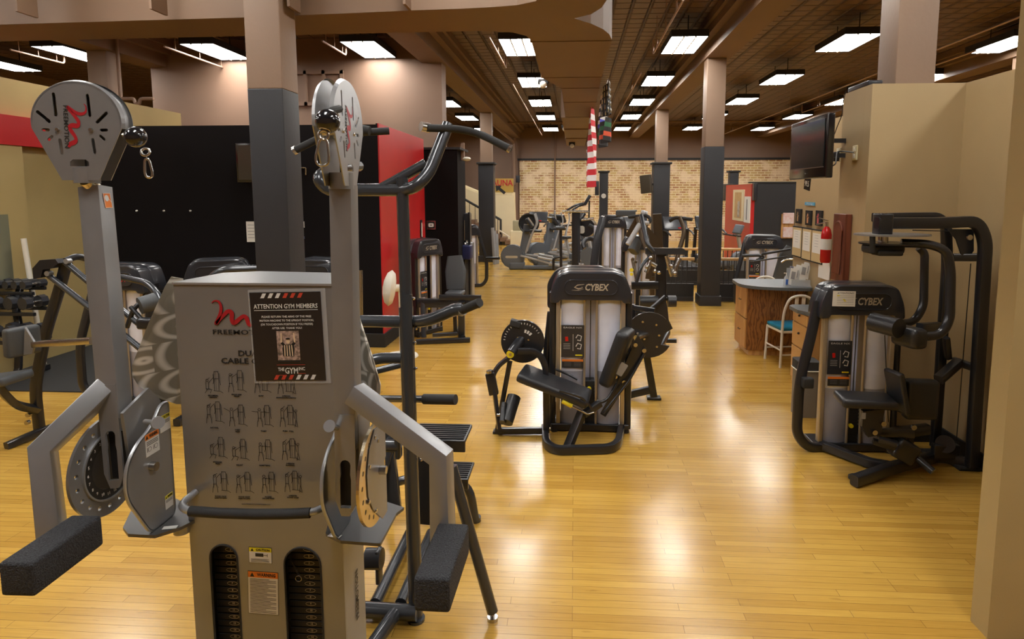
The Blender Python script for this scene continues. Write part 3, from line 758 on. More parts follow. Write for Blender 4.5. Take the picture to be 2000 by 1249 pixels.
for k, (x, y) in enumerate(FIG):            # small line drawings: machine with arms plus an exerciser
    mx = 9 if k % 4 != 3 else 6
    for dx in (-5, 5): stroke([(mx + dx, -19), (mx + dx * 1.05, 20), (mx + dx * .7, 24)], x, y)
    stroke([(mx - 5, 24), (mx + 5, 24)], x, y); stroke([(mx - 5.5, 8), (mx + 5.5, 8)], x, y); stroke([(mx - 7, -19), (mx + 8, -20), (mx + 14, -24)], x, y)
    stroke([(mx - 7, 18), (mx - 6, 2), (mx - 8, -4)], x, y); stroke([(mx + 7, 20), (mx + 8, 0), (mx + 9, -6)], x, y); stroke([(mx - 1, 24), (mx - 1, -18)], x, y, .0008)
    px_ = -12 if k % 4 != 2 else -8
    crouch = k in (0, 8, 9)
    hy = 4 if crouch else 14
    hd = [(px_ + 3 * math.cos(R(a)), hy + 3 * math.sin(R(a))) for a in range(0, 361, 45)]
    stroke(hd, x, y)
    hip = hy - 19
    for s_ in (-3.5, 3.5): stroke([(px_ + s_, hy - 4), (px_ + s_ * .8, hip)], x, y)
    arm = {0: (4, 10), 1: (2, 6), 2: (13, 0), 3: (12, 12)}[k % 4]
    for s_ in (-1, 1):
        stroke([(px_ + 3.5 * s_, hy - 5), (px_ + (8 if s_ > 0 else -9 if k in (5, 6) else -2), hy - 5 + arm[1] * .5), (px_ + (14 if s_ > 0 else -17 if k in (5, 6) else 6), hy - 4 + arm[1])], x, y)
        kn = (px_ + 5 * s_ + (4 if crouch else 0), hip - 9 if not crouch else hip - 2)
        stroke([(px_ + 2 * s_, hip), kn, (px_ + 6 * s_, -25)], x, y); stroke([(px_ + 4 * s_, hip), (kn[0] + 2.5, kn[1])], x, y, .0009)
    stroke([(px_ - 4, hip), (px_ + 4, hip)], x, y)
    if k % 4 == 3:
        stroke([(19 + 2.5 * math.cos(R(a)), 12 + 2.5 * math.sin(R(a))) for a in range(0, 361, 45)], x, y); stroke([(19, 9), (18, -8), (15, -25)], x, y); stroke([(19, 6), (12, 14)], x, y); stroke([(18, -8), (22, -25)], x, y)
m.build('exercise_drawings', black_ink, FM, smooth=False)
# caution and warning labels between the slots
def label_plate(x0, y0, x1, y1, root, head_m, head, hh, Y=FY - 0.001, tilt=0, lines=8, name='warning_label'):
    a, b_ = P(x0, y0, Y), P(x1, y1, Y)
    w_, h_ = b_.x - a.x, a.z - b_.z; c = (a + b_) / 2; c.y = Y
    M = basis(c, (math.cos(R(tilt)), 0, math.sin(R(tilt))), (-math.sin(R(tilt)), 0, math.cos(R(tilt))))
    bk = MB(); bk.prism([(-w_ / 2 - .0015, -h_ / 2 - .0015), (w_ / 2 + .0015, -h_ / 2 - .0015), (w_ / 2 + .0015, h_ / 2 + .0015), (-w_ / 2 - .0015, h_ / 2 + .0015)], M, 0.0004)
    base = bk.build(name, black_ink, root, smooth=False)
    f_ = MB(); M2 = M @ Matrix.Translation((0, 0, .0005)); f_.prism([(-w_ / 2, -h_ / 2), (w_ / 2, -h_ / 2), (w_ / 2, h_ / 2 - h_ * hh), (-w_ / 2, h_ / 2 - h_ * hh)], M2, 0.0002); f_.build('face', white_label, base, smooth=False)
    f_ = MB(); f_.prism([(-w_ / 2, h_ / 2 - h_ * hh), (w_ / 2, h_ / 2 - h_ * hh), (w_ / 2, h_ / 2), (-w_ / 2, h_ / 2)], M2, 0.0002); f_.build('heading_band', head_m, base, smooth=False)
    t_ = MB(); M3 = M @ Matrix.Translation((0, 0, .0009))
    t_.text(head, M3 @ Matrix.Translation((w_ * 0.12, h_ / 2 - h_ * hh / 2, 0)), h_ * hh * 0.55, w_ * 0.62, off=0.02)
    tx, ty, ts = -w_ * 0.36, h_ / 2 - h_ * hh / 2, h_ * hh * 0.36
    t_.prism([(tx - ts, ty - ts), (tx + ts, ty - ts), (tx, ty + ts)], M3, 0)
    rnd = random.Random(3)
    for i in range(lines):
        yy = h_ / 2 - h_ * hh - (i + 1) * (h_ * (1 - hh)) / (lines + 1); L_ = w_ * (0.88 if i % 3 else 0.7 - rnd.random() * 0.2)
        t_.ribbon([(-w_ * .44, yy), (-w_ * .44 + L_, yy)], M3, h_ * (1 - hh) / (lines + 1) * 0.33, 0)
    t_.build('lettering', black_ink, base, smooth=False)
    return base, M3, w_, h_
b_, M3, w_, h_ = label_plate(486, 1070, 531, 1101, FM, mat('caution_yellow', (0.75, 0.68, 0.02), 0.5), 'CAUTION', 0.27, tilt=-1.5, lines=0, name='caution_label')
m = MB(); m.prism([(-w_ * .22, -h_ * .08), (w_ * .14, -h_ * .08), (w_ * .14, h_ * .14), (-w_ * .22, h_ * .14)], M3, 0); m.ribbon([(w_ * .14, h_ * .03), (w_ * .32, h_ * .03)], M3, .002); m.ribbon([(w_ * .32, -h_ * .06), (w_ * .32, h_ * .12)], M3, .002)
for i in range(3): m.ribbon([(-w_ * .42, -h_ * (.24 + .09 * i)), (w_ * .4, -h_ * (.24 + .09 * i))], M3, .0016)
m.build('pictogram', black_ink, b_, smooth=False)
b_, M3, w_, h_ = label_plate(483, 1117, 545, 1201, FM, orange, 'WARNING', 0.14, tilt=-2, lines=24)
# side lettering
m = MB(); Ms = basis((CR + 0.0075, FY + 0.10, P(700, 1180, 2.3).z), (0, 0, 1), (0, -1, 0)); Ms = basis((CR + 0.0075, FY + 0.10, P(700, 1150, 2.3).z), (0, 0.0, -1), (0.0, 1, 0))
Ms = basis((CR + 0.009, FY + 0.11, P(700, 1165, 2.3).z), (0, 0, 1), (0, -1, 0))
m.text('FREEMOTION', Ms, 0.03, 0.21, off=0.01); m.build('side_lettering', black_ink, FM, smooth=False)

# flared scallop-polished wings behind the cabinet
for side in (0, 1):
    if side == 0: pts = [(334, 541, 2.32), (322, 560, 2.30), (290, 632, 2.25), (257, 716, 2.2), (258, 735, 2.2), (270, 753, 2.22), (300, 775, 2.26), (345, 790, 2.33), (356, 790, 2.36), (356, 545, 2.36)]
    else: pts = [(699, 612, 2.40), (712, 652, 2.37), (728, 700, 2.33), (743, 752, 2.28), (742, 770, 2.28), (730, 780, 2.3), (690, 785, 2.38), (672, 785, 2.4), (672, 560, 2.4), (684, 558, 2.4)]
    m = MB(); c = [P(*q) for q in pts]
    vs = [m.v(q) for q in c]; m.bm.faces.new(vs)
    r_ = bmesh.ops.extrude_face_region(m.bm, geom=list(m.bm.faces))
    for e in r_['geom']:
        if isinstance(e, bmesh.types.BMVert): e.co.y += 0.006
    m.build('wing_panel', scallop_mat, FM, smooth=False, label='swirl-polished steel wing')

# pull-up style hand grip in front of the cabinet
m = MB(); m.tube(PP((382, 962, 2.2), (352, 986, 2.12), (366, 1000, 2.05), (500, 1004, 2.04), (604, 1003, 2.05), (634, 992, 2.1), (660, 958, 2.2)), 0.0135, rad=0.05, seg=14); hb = m.build('front_handle', silver_light, FM)
m = MB(); m.tube(PP((372, 999, 2.052), (430, 1003, 2.042), (500, 1005, 2.04), (560, 1004.5, 2.042), (606, 1002.5, 2.052)), 0.0185, seg=16); m.build('foam_grip', rubber, hb)

# the two arm assemblies
def label_on(M, w_, h_, head_m, root, hh=0.25, name='warning_label', pics=True):
    base = MB().prism([(-w_ / 2, -h_ / 2), (w_ / 2, -h_ / 2), (w_ / 2, h_ / 2), (-w_ / 2, h_ / 2)], M, 0.0003).build(name, white_label, root, smooth=False)
    MB().prism([(-w_ / 2, h_ / 2 - h_ * hh), (w_ / 2, h_ / 2 - h_ * hh), (w_ / 2, h_ / 2), (-w_ / 2, h_ / 2)], M @ Matrix.Translation((0, 0, .0004)), 0.0002).build('heading_band', head_m, base, smooth=False)
    t_ = MB(); M3 = M @ Matrix.Translation((0, 0, .0007)); t_.text('CAUTION' if head_m.name.startswith('caution') else 'WARNING', M3 @ Matrix.Translation((w_ * .1, h_ / 2 - h_ * hh / 2, 0)), h_ * hh * .6, w_ * .62, off=.02)
    t_.prism([(-w_ * .46, h_ / 2 - h_ * hh * .85), (-w_ * .28, h_ / 2 - h_ * hh * .85), (-w_ * .37, h_ / 2 - h_ * hh * .12)], M3, 0)
    for i in range(3): t_.ribbon([(-w_ * .42, h_ * (.14 - .07 * i)), (w_ * .42, h_ * (.14 - .07 * i))], M3, h_ * .03, 0)
    if pics:
        for c_ in (-.22, .24):
            t_.ribbon([(w_ * c_ + w_ * .12 * math.cos(R(a)), -h_ * .2 + h_ * .1 * math.sin(R(a))) for a in range(0, 361, 40)], M3, .0015, 0)
            t_.ribbon([(w_ * (c_ - .18), -h_ * .3), (w_ * (c_ - .14), -h_ * .1)], M3, .003, 0)
    t_.build('lettering', black_ink, base, smooth=False)
caution_y = MATS['caution_yellow']
ZP = 1.19; YP = 2.10; ZBASE = 0.925
for s_ in (-1, 1):
    TX = XM + s_ * 0.385
    if s_ < 0: top = P(186, 366, 2.2); bot = P(236, 905, 2.075); TX = bot.x
    else: top = P(671, 362, 2.09); bot = P(683, 960, 2.08); TX = bot.x
    pn = FM
    dirv = (top - bot).normalized()
    # upright with a forked, slotted lower end
    q0 = bot + dirv * 0.17
    m = MB(); m.bar([q0, top], 0.083 if s_ < 0 else 0.078, 0.072, ch=0.006, up=(0, -1, 0)); tw = m.build('arm_upright', silver, pn)
    c45 = Matrix((dirv.cross(Vector((0, -1, 0))).normalized() * -1, dirv, Vector((0, -1, 0)))).transposed().to_4x4()
    # front tongue plate with slot
    M = c45.copy(); M.translation = bot + Vector((0, -0.038, 0))
    tongue = [(-.037, .30), (.037, .30), (.037, -.02), (.018, -.075), (-.012, -.075), (-.037, -.03)]
    hole = [(-.017, .08)] + [(-.017 + .017 + .019 * math.cos(R(180 - a)), .115 + .019 * math.sin(R(180 - a))) for a in range(0, 181, 30)] + [(.017, .08), (.02, .06), (.02, -.045), (-.018, -.045), (-.02, .06)]
    MB().prism(tongue, M, 0.008, [hole]).build('slotted_tongue', silver, tw, smooth=False)
    m = MB(); M2 = M.copy(); m.prism([(-.03, .12), (.03, .12), (.03, -.05), (-.03, -.05)], M2 @ Matrix.Translation((0, 0, -.03)), 0.03); m.build('cable_guide', black_flat, tw, smooth=False)
    # side gusset with bright weld edge
    gx = TX + 0.043
    if s_ < 0: gp = [(YP - .05, ZP + .22), (YP + .09, ZP + .27), (YP + .15, ZP + .20), (YP + .13, ZP + .04), (YP - .03, ZP + .0)]
    else: gp = [(YP - .03, ZP + .22), (YP + .06, ZP + .26), (YP + .10, ZP + .19), (YP + .08, ZP + .04), (YP - .03, ZP + .0)]
    MB().prism([(y, z) for y, z in gp], basis((gx, 0, 0), (0, 1, 0), (0, 0, 1)), 0.012).build('gusset', silver, tw, smooth=False)
    # index disc
    dx_ = TX + (-0.066 if s_ < 0 else 0.095)
    R_ = 0.184
    Md = basis((dx_, YP, ZP), (0, 1, 0), (0, 0, 1))       # normal +X, towards the aisle
    a0, a1 = (62, 297) if s_ < 0 else (48, 312)
    pl = [(R_ * math.cos(R(a)), R_ * math.sin(R(a))) for a in range(a0, a1 + 1, 5)]
    pl += ([(.06, -R_ - .02), (.10, -.2), (.10, .15)] if s_ > 0 else [(.09, -.2), (.10, .15)])
    holes = [[(0.152 * math.cos(R(a)) + .0085 * math.cos(R(t)), 0.152 * math.sin(R(a)) + .0085 * math.sin(R(t))) for t in range(0, 360, 30)] for a in range(a0 + 14, a1 - 6, 19)]
    if s_ > 0: holes += [[(.045 + .012 * math.cos(R(t)), .10 + .018 * math.sin(R(t))) for t in range(0, 360, 30)], [(.045 + .009 * math.cos(R(t)), -.05 + .018 * math.sin(R(t))) for t in range(0, 360, 30)]]
    disc = MB().prism(pl, Md, 0.011, holes).build('index_disc', silver if s_ < 0 else gold_steel, pn, smooth=False)
    if s_ < 0:
        ring = [(.128 * math.cos(R(a)), .128 * math.sin(R(a))) for a in range(a0, a1 + 1, 5)] + [(.122 * math.cos(R(a)), .122 * math.sin(R(a))) for a in range(a1, a0 - 1, -5)]
        MB().prism(ring, Md @ Matrix.Translation((0, 0, .008)), 0.008).build('raised_rim', silver_light, disc, smooth=False)
        pl2 = [(.121 * math.cos(R(a)), .121 * math.sin(R(a))) for a in range(a0, a1 + 1, 5)] + [(.085 * math.cos(R(a)), .085 * math.sin(R(a))) for a in range(a1, a0 - 1, -5)]
        MB().prism(pl2, Md @ Matrix.Translation((0, 0, .003)), 0.003).build('number_band', black_ink, disc, smooth=False)
        t_ = MB()
        for k in range(12):
            a = R(96 + k * 16.5); t_.text(str(k + 1), Md @ Matrix.Translation((.104 * math.cos(a), .104 * math.sin(a), .0035)), 0.011, off=.01)
        t_.build('numbers', white_ink, disc, smooth=False)
        MB().prism([(.084 * math.cos(R(a)), .084 * math.sin(R(a))) for a in range(a0, a1 + 1, 8)] + [(.08, -.17), (.08, .1)], Md @ Matrix.Translation((0, 0, .002)), 0.004).build('disc_centre', dark_steel, disc, smooth=False)
    else:
        m = MB(); m.prism([(-.02, .17), (.098, .15), (.098, .02), (.075, .01), (.075, -.03), (.098, -.04), (.098, -.2), (.04, -.2), (-.06, -.11), (-.105, -.04), (-.11, .04), (-.08, .12)], Md @ Matrix.Translation((0, 0, .004)), 0.003); m.build('disc_centre', silver, disc, smooth=False)
        m = MB()
        for yy, zz in ((-.02, .14), (.01, .115), (-.085, .06), (-.1, -.06), (-.03, -.13)):
            m.lathe([(0, .006), (.008, .006), (.009, 0)], basis((dx_ + .001, YP + yy, ZP + zz), (0, 1, 0), (0, 0, 1)), 6)
        m.cyl((dx_, YP + .02, ZP), (dx_ + .03, YP + .02, ZP), .016, 6); m.build('bolt', steel, disc)
    # inner bracket plate
    bxp = TX + (0.082 if s_ < 0 else -0.06)
    Mb = basis((bxp, YP, ZP), (0, 1, 0), (0, 0, 1))
    bp = [(.10, .20), (.035, .13), (-.04, .10), (-.095, .045), (-.11, -.03), (-.10, -.09), (.0, -.264), (.14, -.264), (.14, .20)]
    bp = [(p_.x, p_.y) for p_ in fillet([Vector((*p_, 0)) for p_ in bp], 0.035, 4, closed=True)]
    br = MB().prism(bp, Mb, 0.012).build('bracket_plate', silver if s_ < 0 else black_frame, pn, smooth=False)
    m = MB(); m.sweep([Mb @ Vector((y, z, -.006)) for y, z in bp], rrect(.012, .012, .003, 1), closed=True, up=(1, 0, 0)); m.build('plate_edge', silver_light, br)
    if s_ < 0:
        label_on(Mb @ Matrix.Translation((.035, .075, .0006)) @ Matrix.Rotation(R(0), 4, 'Z'), 0.075, 0.085, orange, br)
        label_on(Mb @ Matrix.Translation((.112, .125, .0006)), 0.06, 0.065, caution_y, br, name='caution_label', pics=False)
        label_on(Mb @ Matrix.Translation((.105, -.19, .0006)), 0.045, 0.055, caution_y, br, name='caution_label', pics=False)
        m = MB(); m.cyl((bxp, YP + .02, ZP - .01), (bxp + .022, YP + .02, ZP - .01), .017, 16); m.build('pivot_bolt', steel, br)
    # base plate carrying the bracket
    X0, X1 = sorted((TX - s_ * 0.17, TX + s_ * 0.085))
    ZB = ZBASE + .001
    if s_ < 0: bpl = [tuple(F(x, y, ZB)[:2]) for x, y in ((240, 1030), (250, 1043), (302, 1046), (350, 1031), (389, 1012), (384, 992), (330, 968), (262, 985))]
    else: bpl = [tuple(F(x, y, ZB)[:2]) for x, y in ((636, 1042), (665, 1056), (743, 1062), (774, 1003), (789, 991), (755, 980), (650, 985))]
    if False: bpl = [(X0 + .02, YP - .0), (X0 + .06, YP - .12), (X0 + .19, YP - .15), (X1, YP - .09), (X1 + .06, YP - .03), (X1 + .03, YP + .16), (X0 + .02, YP + .16)]
    elif False: bpl = [(X0 - .01, YP - .03), (X0 + .10, YP - .15), (X1 - .03, YP - .15), (X1 + .045, YP + .11), (X1 + .09, YP + .16), (X1 - .02, YP + .21), (X0 - .01, YP + .2)]
    MB().prism(bpl, Matrix.Translation((0, 0, ZBASE)), 0.012).build('base_plate', mat('base_plate_gray%d' % s_, (.11, .11, .11), .35, .5), pn, smooth=False)
    m = MB(); m.box(F(332, 1031, ZBASE + .002) if s_ < 0 else F(654, 1047, ZBASE + .002), (.05, .022, .0012), Matrix.Rotation(R(-14 * s_), 3, 'Z')); m.build('sticker', white_label, pn, smooth=False)
    m = MB(); pb = F(345, 1034, ZBASE - .02) if s_ < 0 else F(692, 1050, ZBASE - .02); m.cyl(pb - Vector((0, -.03, .03)), pb - Vector((0, -.03, -.008)), .03, 16); m.build('pivot_boss', gold_steel if s_ > 0 else silver, pn)
    m = MB(); m.bx(min(TX, XM + s_ * .31), max(TX, XM + s_ * .31), YP + .08, YP + .17, ZBASE - .04, ZBASE - .012, .004); m.build('support_arm', silver, pn)
    # pull knob
    if s_ < 0: a, b2 = P(284, 824, 2.06), P(308, 826, 1.97)
    else: a, b2 = P(660, 836, 2.05), P(645, 833, 1.99)
    m = MB(); m.cyl(a, b2, .009, 12); dv = (b2 - a).normalized(); m.cyl(b2 - dv * .004, b2 + dv * .008, .013 if s_ > 0 else .022, 20, r2=.021); m.build('pull_knob', silver_light, pn)
    # counterweight boom
    if s_ < 0: pts = [P(215, 752, 2.11), P(84, 878, 1.92), P(104, 1062, 1.90)]
    else: pts = [P(692, 768, 2.05), P(862, 893, 1.97), P(866, 1085, 1.96)]
    m = MB(); m.bar([pts[0], pts[1], pts[2]], 0.072, 0.07, ch=.005, up=(0, -1, 0))
    cb = m.build('counterweight_boom', silver, pn)
    # foam covered counterweight
    if s_ < 0: far, nea = F(193, 1018, 1.16), F(38, 1100, 1.16)
    else: far, nea = F(886, 1022, 1.10), F(842, 1132, 1.10)
    if s_ < 0: far, nea = F(170, 1006, 1.12), F(28, 1102, 1.12)
    ax = (nea - far); L_ = ax.length; ax.normalize(); c = (far + nea) / 2; c.z -= .052
    m = MB(); m.box(c, (0.105, L_, 0.105), Matrix.Rotation(math.atan2(ax.y, ax.x) + math.pi / 2, 3, 'Z'), bev=.012); m.build('foam_counterweight', foam, pn)
    # pulley head: two cheek plates, rim, collar
    if s_ < 0: hc = P(163, 258, 2.17); ang = 9.0
    else: hc = P(663, 262, 2.07); ang = 93.0
    Mh = facing(hc, ang if s_ > 0 else 6)
    hp = []
    W2, HT, HB = .158, .175, -.175
    for a in range(-8, 189, 7): hp.append((W2 * math.cos(R(a)) * (1 if a < 0 or a > 180 else 1), .03 + (HT - .03) * math.sin(R(a)) if math.sin(R(a)) > 0 else .03 + .14 * math.sin(R(a))))
    hp += [(-.065, HB), (.065, HB)]
    def sl(cx_, cy_, L, wd, rot):
        o = []
        for k in range(0, 181, 36): o.append((L / 2 + wd / 2 * math.cos(R(k - 90)), wd / 2 * math.sin(R(k - 90))))
        for k in range(0, 181, 36): o.append((-L / 2 + wd / 2 * math.cos(R(k + 90)), wd / 2 * math.sin(R(k + 90))))
        a = R(rot); return [(cx_ + x * math.cos(a) - y * math.sin(a), cy_ + x * math.sin(a) + y * math.cos(a)) for x, y in o]
    hs = [sl(-.07, .093, .072, .012, 92), sl(.047, .09, .07, .012, 92), sl(-.06, -.055, .045, .012, 94), sl(.054, -.053, .045, .012, 94), sl(-.112, .05, .05, .012, -42), sl(.09, .048, .045, .012, 43), sl(-.108, .004, .018, .011, 0), sl(.094, .004, .018, .011, 0), sl(-.094, -.025, .016, .011, 42), sl(.086, -.023, .016, .011, -42)]
    win = [(-.033, HB + .05), (-.033, HB + .066), (-.022, HB + .074), (.022, HB + .074), (.033, HB + .066), (.033, HB + .05)]
    def cheek(M, holes, nm, mt):
        mb = MB(); mb.prism(hp, M, .004, holes)
        rim = [M @ Vector((x, y, 0)) for x, y in hp[:-2]]
        out = []
        for x, y in hp[:-2]:
            l_ = math.hypot(x, y); out.append(M @ Vector((x + x / l_ * .006, y + y / l_ * .006, -.012)))
        A = [mb.bm.verts.new(q) for q in rim]; B = [mb.bm.verts.new(q) for q in out]
        for i in range(len(A) - 1): mb.bm.faces.new((A[i], A[i + 1], B[i + 1], B[i]))
        return mb.build(nm, mt, pn, smooth=False)
    gap = .034
    hd = cheek(Mh @ Matrix.Translation((0, 0, gap)), hs + [win], 'pulley_cheek', silver if s_ < 0 else silver_light)
    cheek(Mh @ Matrix.Translation((0, 0, -gap)) @ Matrix.Diagonal((1, 1, -1, 1)), [], 'pulley_cheek', silver if s_ < 0 else silver_light)
    m = MB(); 
    if s_ < 0: 
        o2 = [(x * .97, y * .97) for x, y in hp[:-2]]
        m.sweep([Mh @ Vector((x, y, 0)) for x, y in o2], [(-.002, -gap), (.002, -gap), (.002, gap), (-.002, gap)], up=(Mh.to_3x3() @ Vector((0, 0, 1)))); m.build('rim', silver, hd)
    m = MB()
    for x in (-.066, .05):
        m.lathe([(0, .004), (.007, .006), (.008, .0)], Mh @ Matrix.Translation((x, .004, gap)), 6)
        m.lathe([(.0, -gap), (.026, -gap), (.02, -gap * .3), (.02, gap * .3), (.026, gap), (0, gap)], Mh @ Matrix.Translation((x, .004, -.001)), 20)
    m.build('pulley', steel, hd)
    m = MB(); m.lathe([(0, HB - .012), (.04, HB - .012), (.04, HB + .048), (0, HB + .048)], Mh @ Matrix.Rotation(R(-90), 4, 'X') @ Matrix.Translation((0, 0, 0)), 24) if False else None
    cc = Mh @ Vector((0, HB, 0)); m = MB(); m.cyl(cc + Vector((0, 0, -.01)), cc + Vector((0, 0, .045)), .042, 24); m.build('swivel_collar', silver, pn)
    m = MB(); m.cyl(top - Vector((0, 0, .01)), cc, .026, 20); m.build('swivel_post', gold_steel, pn)
    m = MB(); swoosh(m, Mh @ Matrix.Translation((0.004, .02, gap + .0006)) @ Matrix.Rotation(R(-90), 4, 'Z') @ Matrix.Diagonal((1.1, .8, 1, 1)), .93); m.build('emblem', red_ink, hd, smooth=False)
    m = MB(); m.text('FREEMOTION', Mh @ Matrix.Translation((-.036, .015, gap + .0008)) @ Matrix.Rotation(R(-92), 4, 'Z'), .016, .15, off=.004); m.build('lettering', black_ink, hd, smooth=False)
    # stop ball, eye and carabiner
    if s_ < 0: bc, e0, cbn = P(265, 268, 2.13), P(284, 297, 2.11), P(289, 328, 2.11)
    else: bc, e0, cbn = P(640, 237, 1.86), P(632, 264, 1.84), P(630, 296, 1.84)
    MB().ball(bc, .037, 24).build('stop_ball', ball_black, pn)
    if s_ > 0:
        dd = (e0 - bc).normalized(); m = MB(); zq = dd.to_track_quat('Z', 'Y').to_matrix().to_4x4(); m.torus(bc + dd * .031, .015, .003, zq, seg=20); m.build('brass_ring', gold_steel, pn)
        m = MB(); m.tube([bc + Vector((.0, .1, .05)), bc + Vector((0, .03, .035)), bc], .012, seg=8); m.build('rubber_boot', rubber, pn)
    else:
        MB().tube([bc + Vector((-.06, .02, .01)), bc], .008, seg=8).build('cable_end', steel, pn)
    m = MB(); m.torus(e0, .0135, .0045, Matrix.Rotation(R(70 if s_ < 0 else 90), 4, 'X') @ Matrix.Rotation(R(15), 4, 'Y'), seg=20); m.build('eye_ring', steel, pn)
    hL = .034 if s_ < 0 else .043; wL = .012 if s_ < 0 else .021
    loop = [(0, hL), (wL * .62, hL * .75), (wL, -hL * .45), (wL * .8, -hL * .9), (0, -hL * 1.05), (-wL * .8, -hL * .9), (-wL, -hL * .45), (-wL * .55, hL * .75)]
    Mc = facing(cbn, 20 if s_ < 0 else 0) @ Matrix.Rotation(R(4 if s_ < 0 else -5), 4, 'Z')
    m = MB(); m.tube([Mc @ Vector((x, y, 0)) for x, y in loop], .0042, rad=.012, seg=8, closed=True, n=4); m.build('carabiner', steel, pn)
    # cable
    m = MB(); m.tube([cc, cc + Vector((0, 0, .12))], .003, seg=6); m.build('cable', black_ink, hd)
    if s_ < 0:   # orange pinch sticker on the upright
        q = P(201, 384, 2.13); Mq = basis(bot + dirv * 0, dirv, (0, 1, 0))
        xs = top + Vector((.0435, -.0, 0)) - dirv * .05
        Ml = basis(xs, (0, 1, 0), dirv); MB().prism([(-.017, -.027), (.017, -.027), (.017, .027), (-.017, .027)], Ml, .0008).build('sticker', orange, tw, smooth=False)
        m = MB(); Ml2 = Ml @ Matrix.Translation((0, 0, .0006)); m.prism(circ(.010, 14, -.003, .009, .012), Ml2, 0); m.ribbon([(.002, .01), (.016, -.006)], Ml2, .0015)
        m.ribbon([(-.017, -.027), (.017, -.027), (.017, .027), (-.017, .027), (-.017, -.027)], Ml2, .002); m.build('pictogram', white_label, tw, smooth=False)

# notice taped to the cabinet
q = P(562, 658, FY - 0.004)
NT = thing('gym_notice', 'laminated black notice to gym members taped on the grey cabinet', 'notice', q)
Mn = basis(q, (math.cos(R(1.5)), 0, math.sin(R(1.5))), (-math.sin(R(1.5)), 0, math.cos(R(1.5))))
NW, NH = .272, .338
sheet = MB().prism([(-NW / 2, -NH / 2), (NW / 2, -NH / 2), (NW / 2, NH / 2), (-NW / 2, NH / 2)], Mn, .0008).build('sheet', mat('notice_black', (.018, .015, .014), .25, coat=.5), NT, smooth=False)
MB().prism([(-NW / 2 - .006, -NH / 2 - .01), (NW / 2 + .018, -NH / 2 - .012), (NW / 2 + .018, NH / 2 + .012), (-NW / 2 - .006, NH / 2 + .01)], Mn @ Matrix.Translation((0, 0, -.0012)), .0005).build('laminate_sleeve', plastic_sleeve, NT, smooth=False)
Mz = Mn @ Matrix.Translation((0, 0, .0006))
t_ = MB()
t_.text('ATTENTION GYM MEMBERS', Mz @ Matrix.Translation((.0, .115, 0)), .017, .245, off=.012, th=0)
t_.ribbon([(-.122, .101), (.122, .101)], Mz, .0018, 0)
for i, l_ in enumerate(('PLEASE RETURN THE ARMS OF THE FREE', 'MOTION MACHINE TO THE UPRIGHT POSITION,', '(OR TOUCHDOWN POSITION IF YOU PREFER)', 'AFTER USE. THANK YOU!')):
    t_.text(l_, Mz @ Matrix.Translation((0, .076 - i * .0145, 0)), .0078, (.190, .208, .200, .115)[i], off=.012, th=0)
t_.text('THE', Mz @ Matrix.Translation((-.034, -.126, 0)), .013, .024, off=.02, th=0)
t_.text('GYM', Mz @ Matrix.Translation((.006, -.132, 0)), .023, .05, off=.02, th=0)
t_.text('INC', Mz @ Matrix.Translation((.046, -.124, 0)), .012, .024, off=.02, th=0)
def para(mb, x, y, w_, h_, M): mb.prism([(x, y), (x + w_, y), (x + w_ + h_ * .55, y + h_), (x + h_ * .55, y + h_)], M, 0)
for i in range(3): para(t_, -.095 + i * .028, .147, .014, .018, Mz)
for i in range(3): para(t_, .02 + i * .028, -.165, .014, .018, Mz)
t_.build('white_lettering', white_ink, sheet, smooth=False)
t_ = MB()
for i in range(3): para(t_, -.010 + i * .028, .147, .014, .018, Mz); para(t_, -.065 + i * .028, -.165, .014, .018, Mz)
t_.ribbon([(-.05, -.108), (.06, -.108)], Mz, .0012, 0); t_.ribbon([(-.05, -.148), (-.02, -.148)], Mz, .0012, 0); t_.ribbon([(.03, -.142), (.06, -.142)], Mz, .0012, 0)
t_.build('red_stripes', mat('notice_red', (.6, .06, .03), .5), sheet, smooth=False)
ph = MB().prism([(-.043, -.098), (.043, -.098), (.043, .022), (-.043, .022)], Mz, 0).build('photo', mat('crowd_print', (.22, .16, .12), .4, noise=.6, nscale=70, tint=(.7, .5, .42)), sheet, smooth=False)
Mz2 = Mz @ Matrix.Translation((0, 0, .0004))
t_ = MB(); t_.prism([(-.022, -.075), (.02, -.075), (.024, -.045), (.02, -.03), (-.018, -.03), (-.024, -.045)], Mz2, 0); t_.ribbon([(-.016, -.032), (-.026, -.022)], Mz2, .01, 0); t_.ribbon([(.016, -.032), (.026, -.022)], Mz2, .01, 0)
t_.prism([(-.043, -.098), (.043, -.098), (.043, -.09), (-.043, -.09)], Mz2, 0); t_.prism(circ(.0085, 12, 0, -.008, .004), Mz2 @ Matrix.Translation((0, 0, .0004)), 0)
t_.build('referee_shirt', black_ink, ph, smooth=False)
t_ = MB(); Mz3 = Mz2 @ Matrix.Translation((0, 0, .0004))
for i in range(4): t_.prism([(-.017 + i * .01, -.074), (-.013 + i * .01, -.074), (-.012 + i * .009, -.032), (-.016 + i * .009, -.032)], Mz3, 0)
t_.ribbon([(-.026, -.022), (-.024, .014)], Mz3, .005, 0); t_.ribbon([(.026, -.022), (.024, .014)], Mz3, .005, 0); t_.prism(circ(.0075, 12, 0, -.018, .009), Mz2, 0)
t_.build('referee_figure', mat('print_skin', (.8, .62, .42), .5), ph, smooth=False)
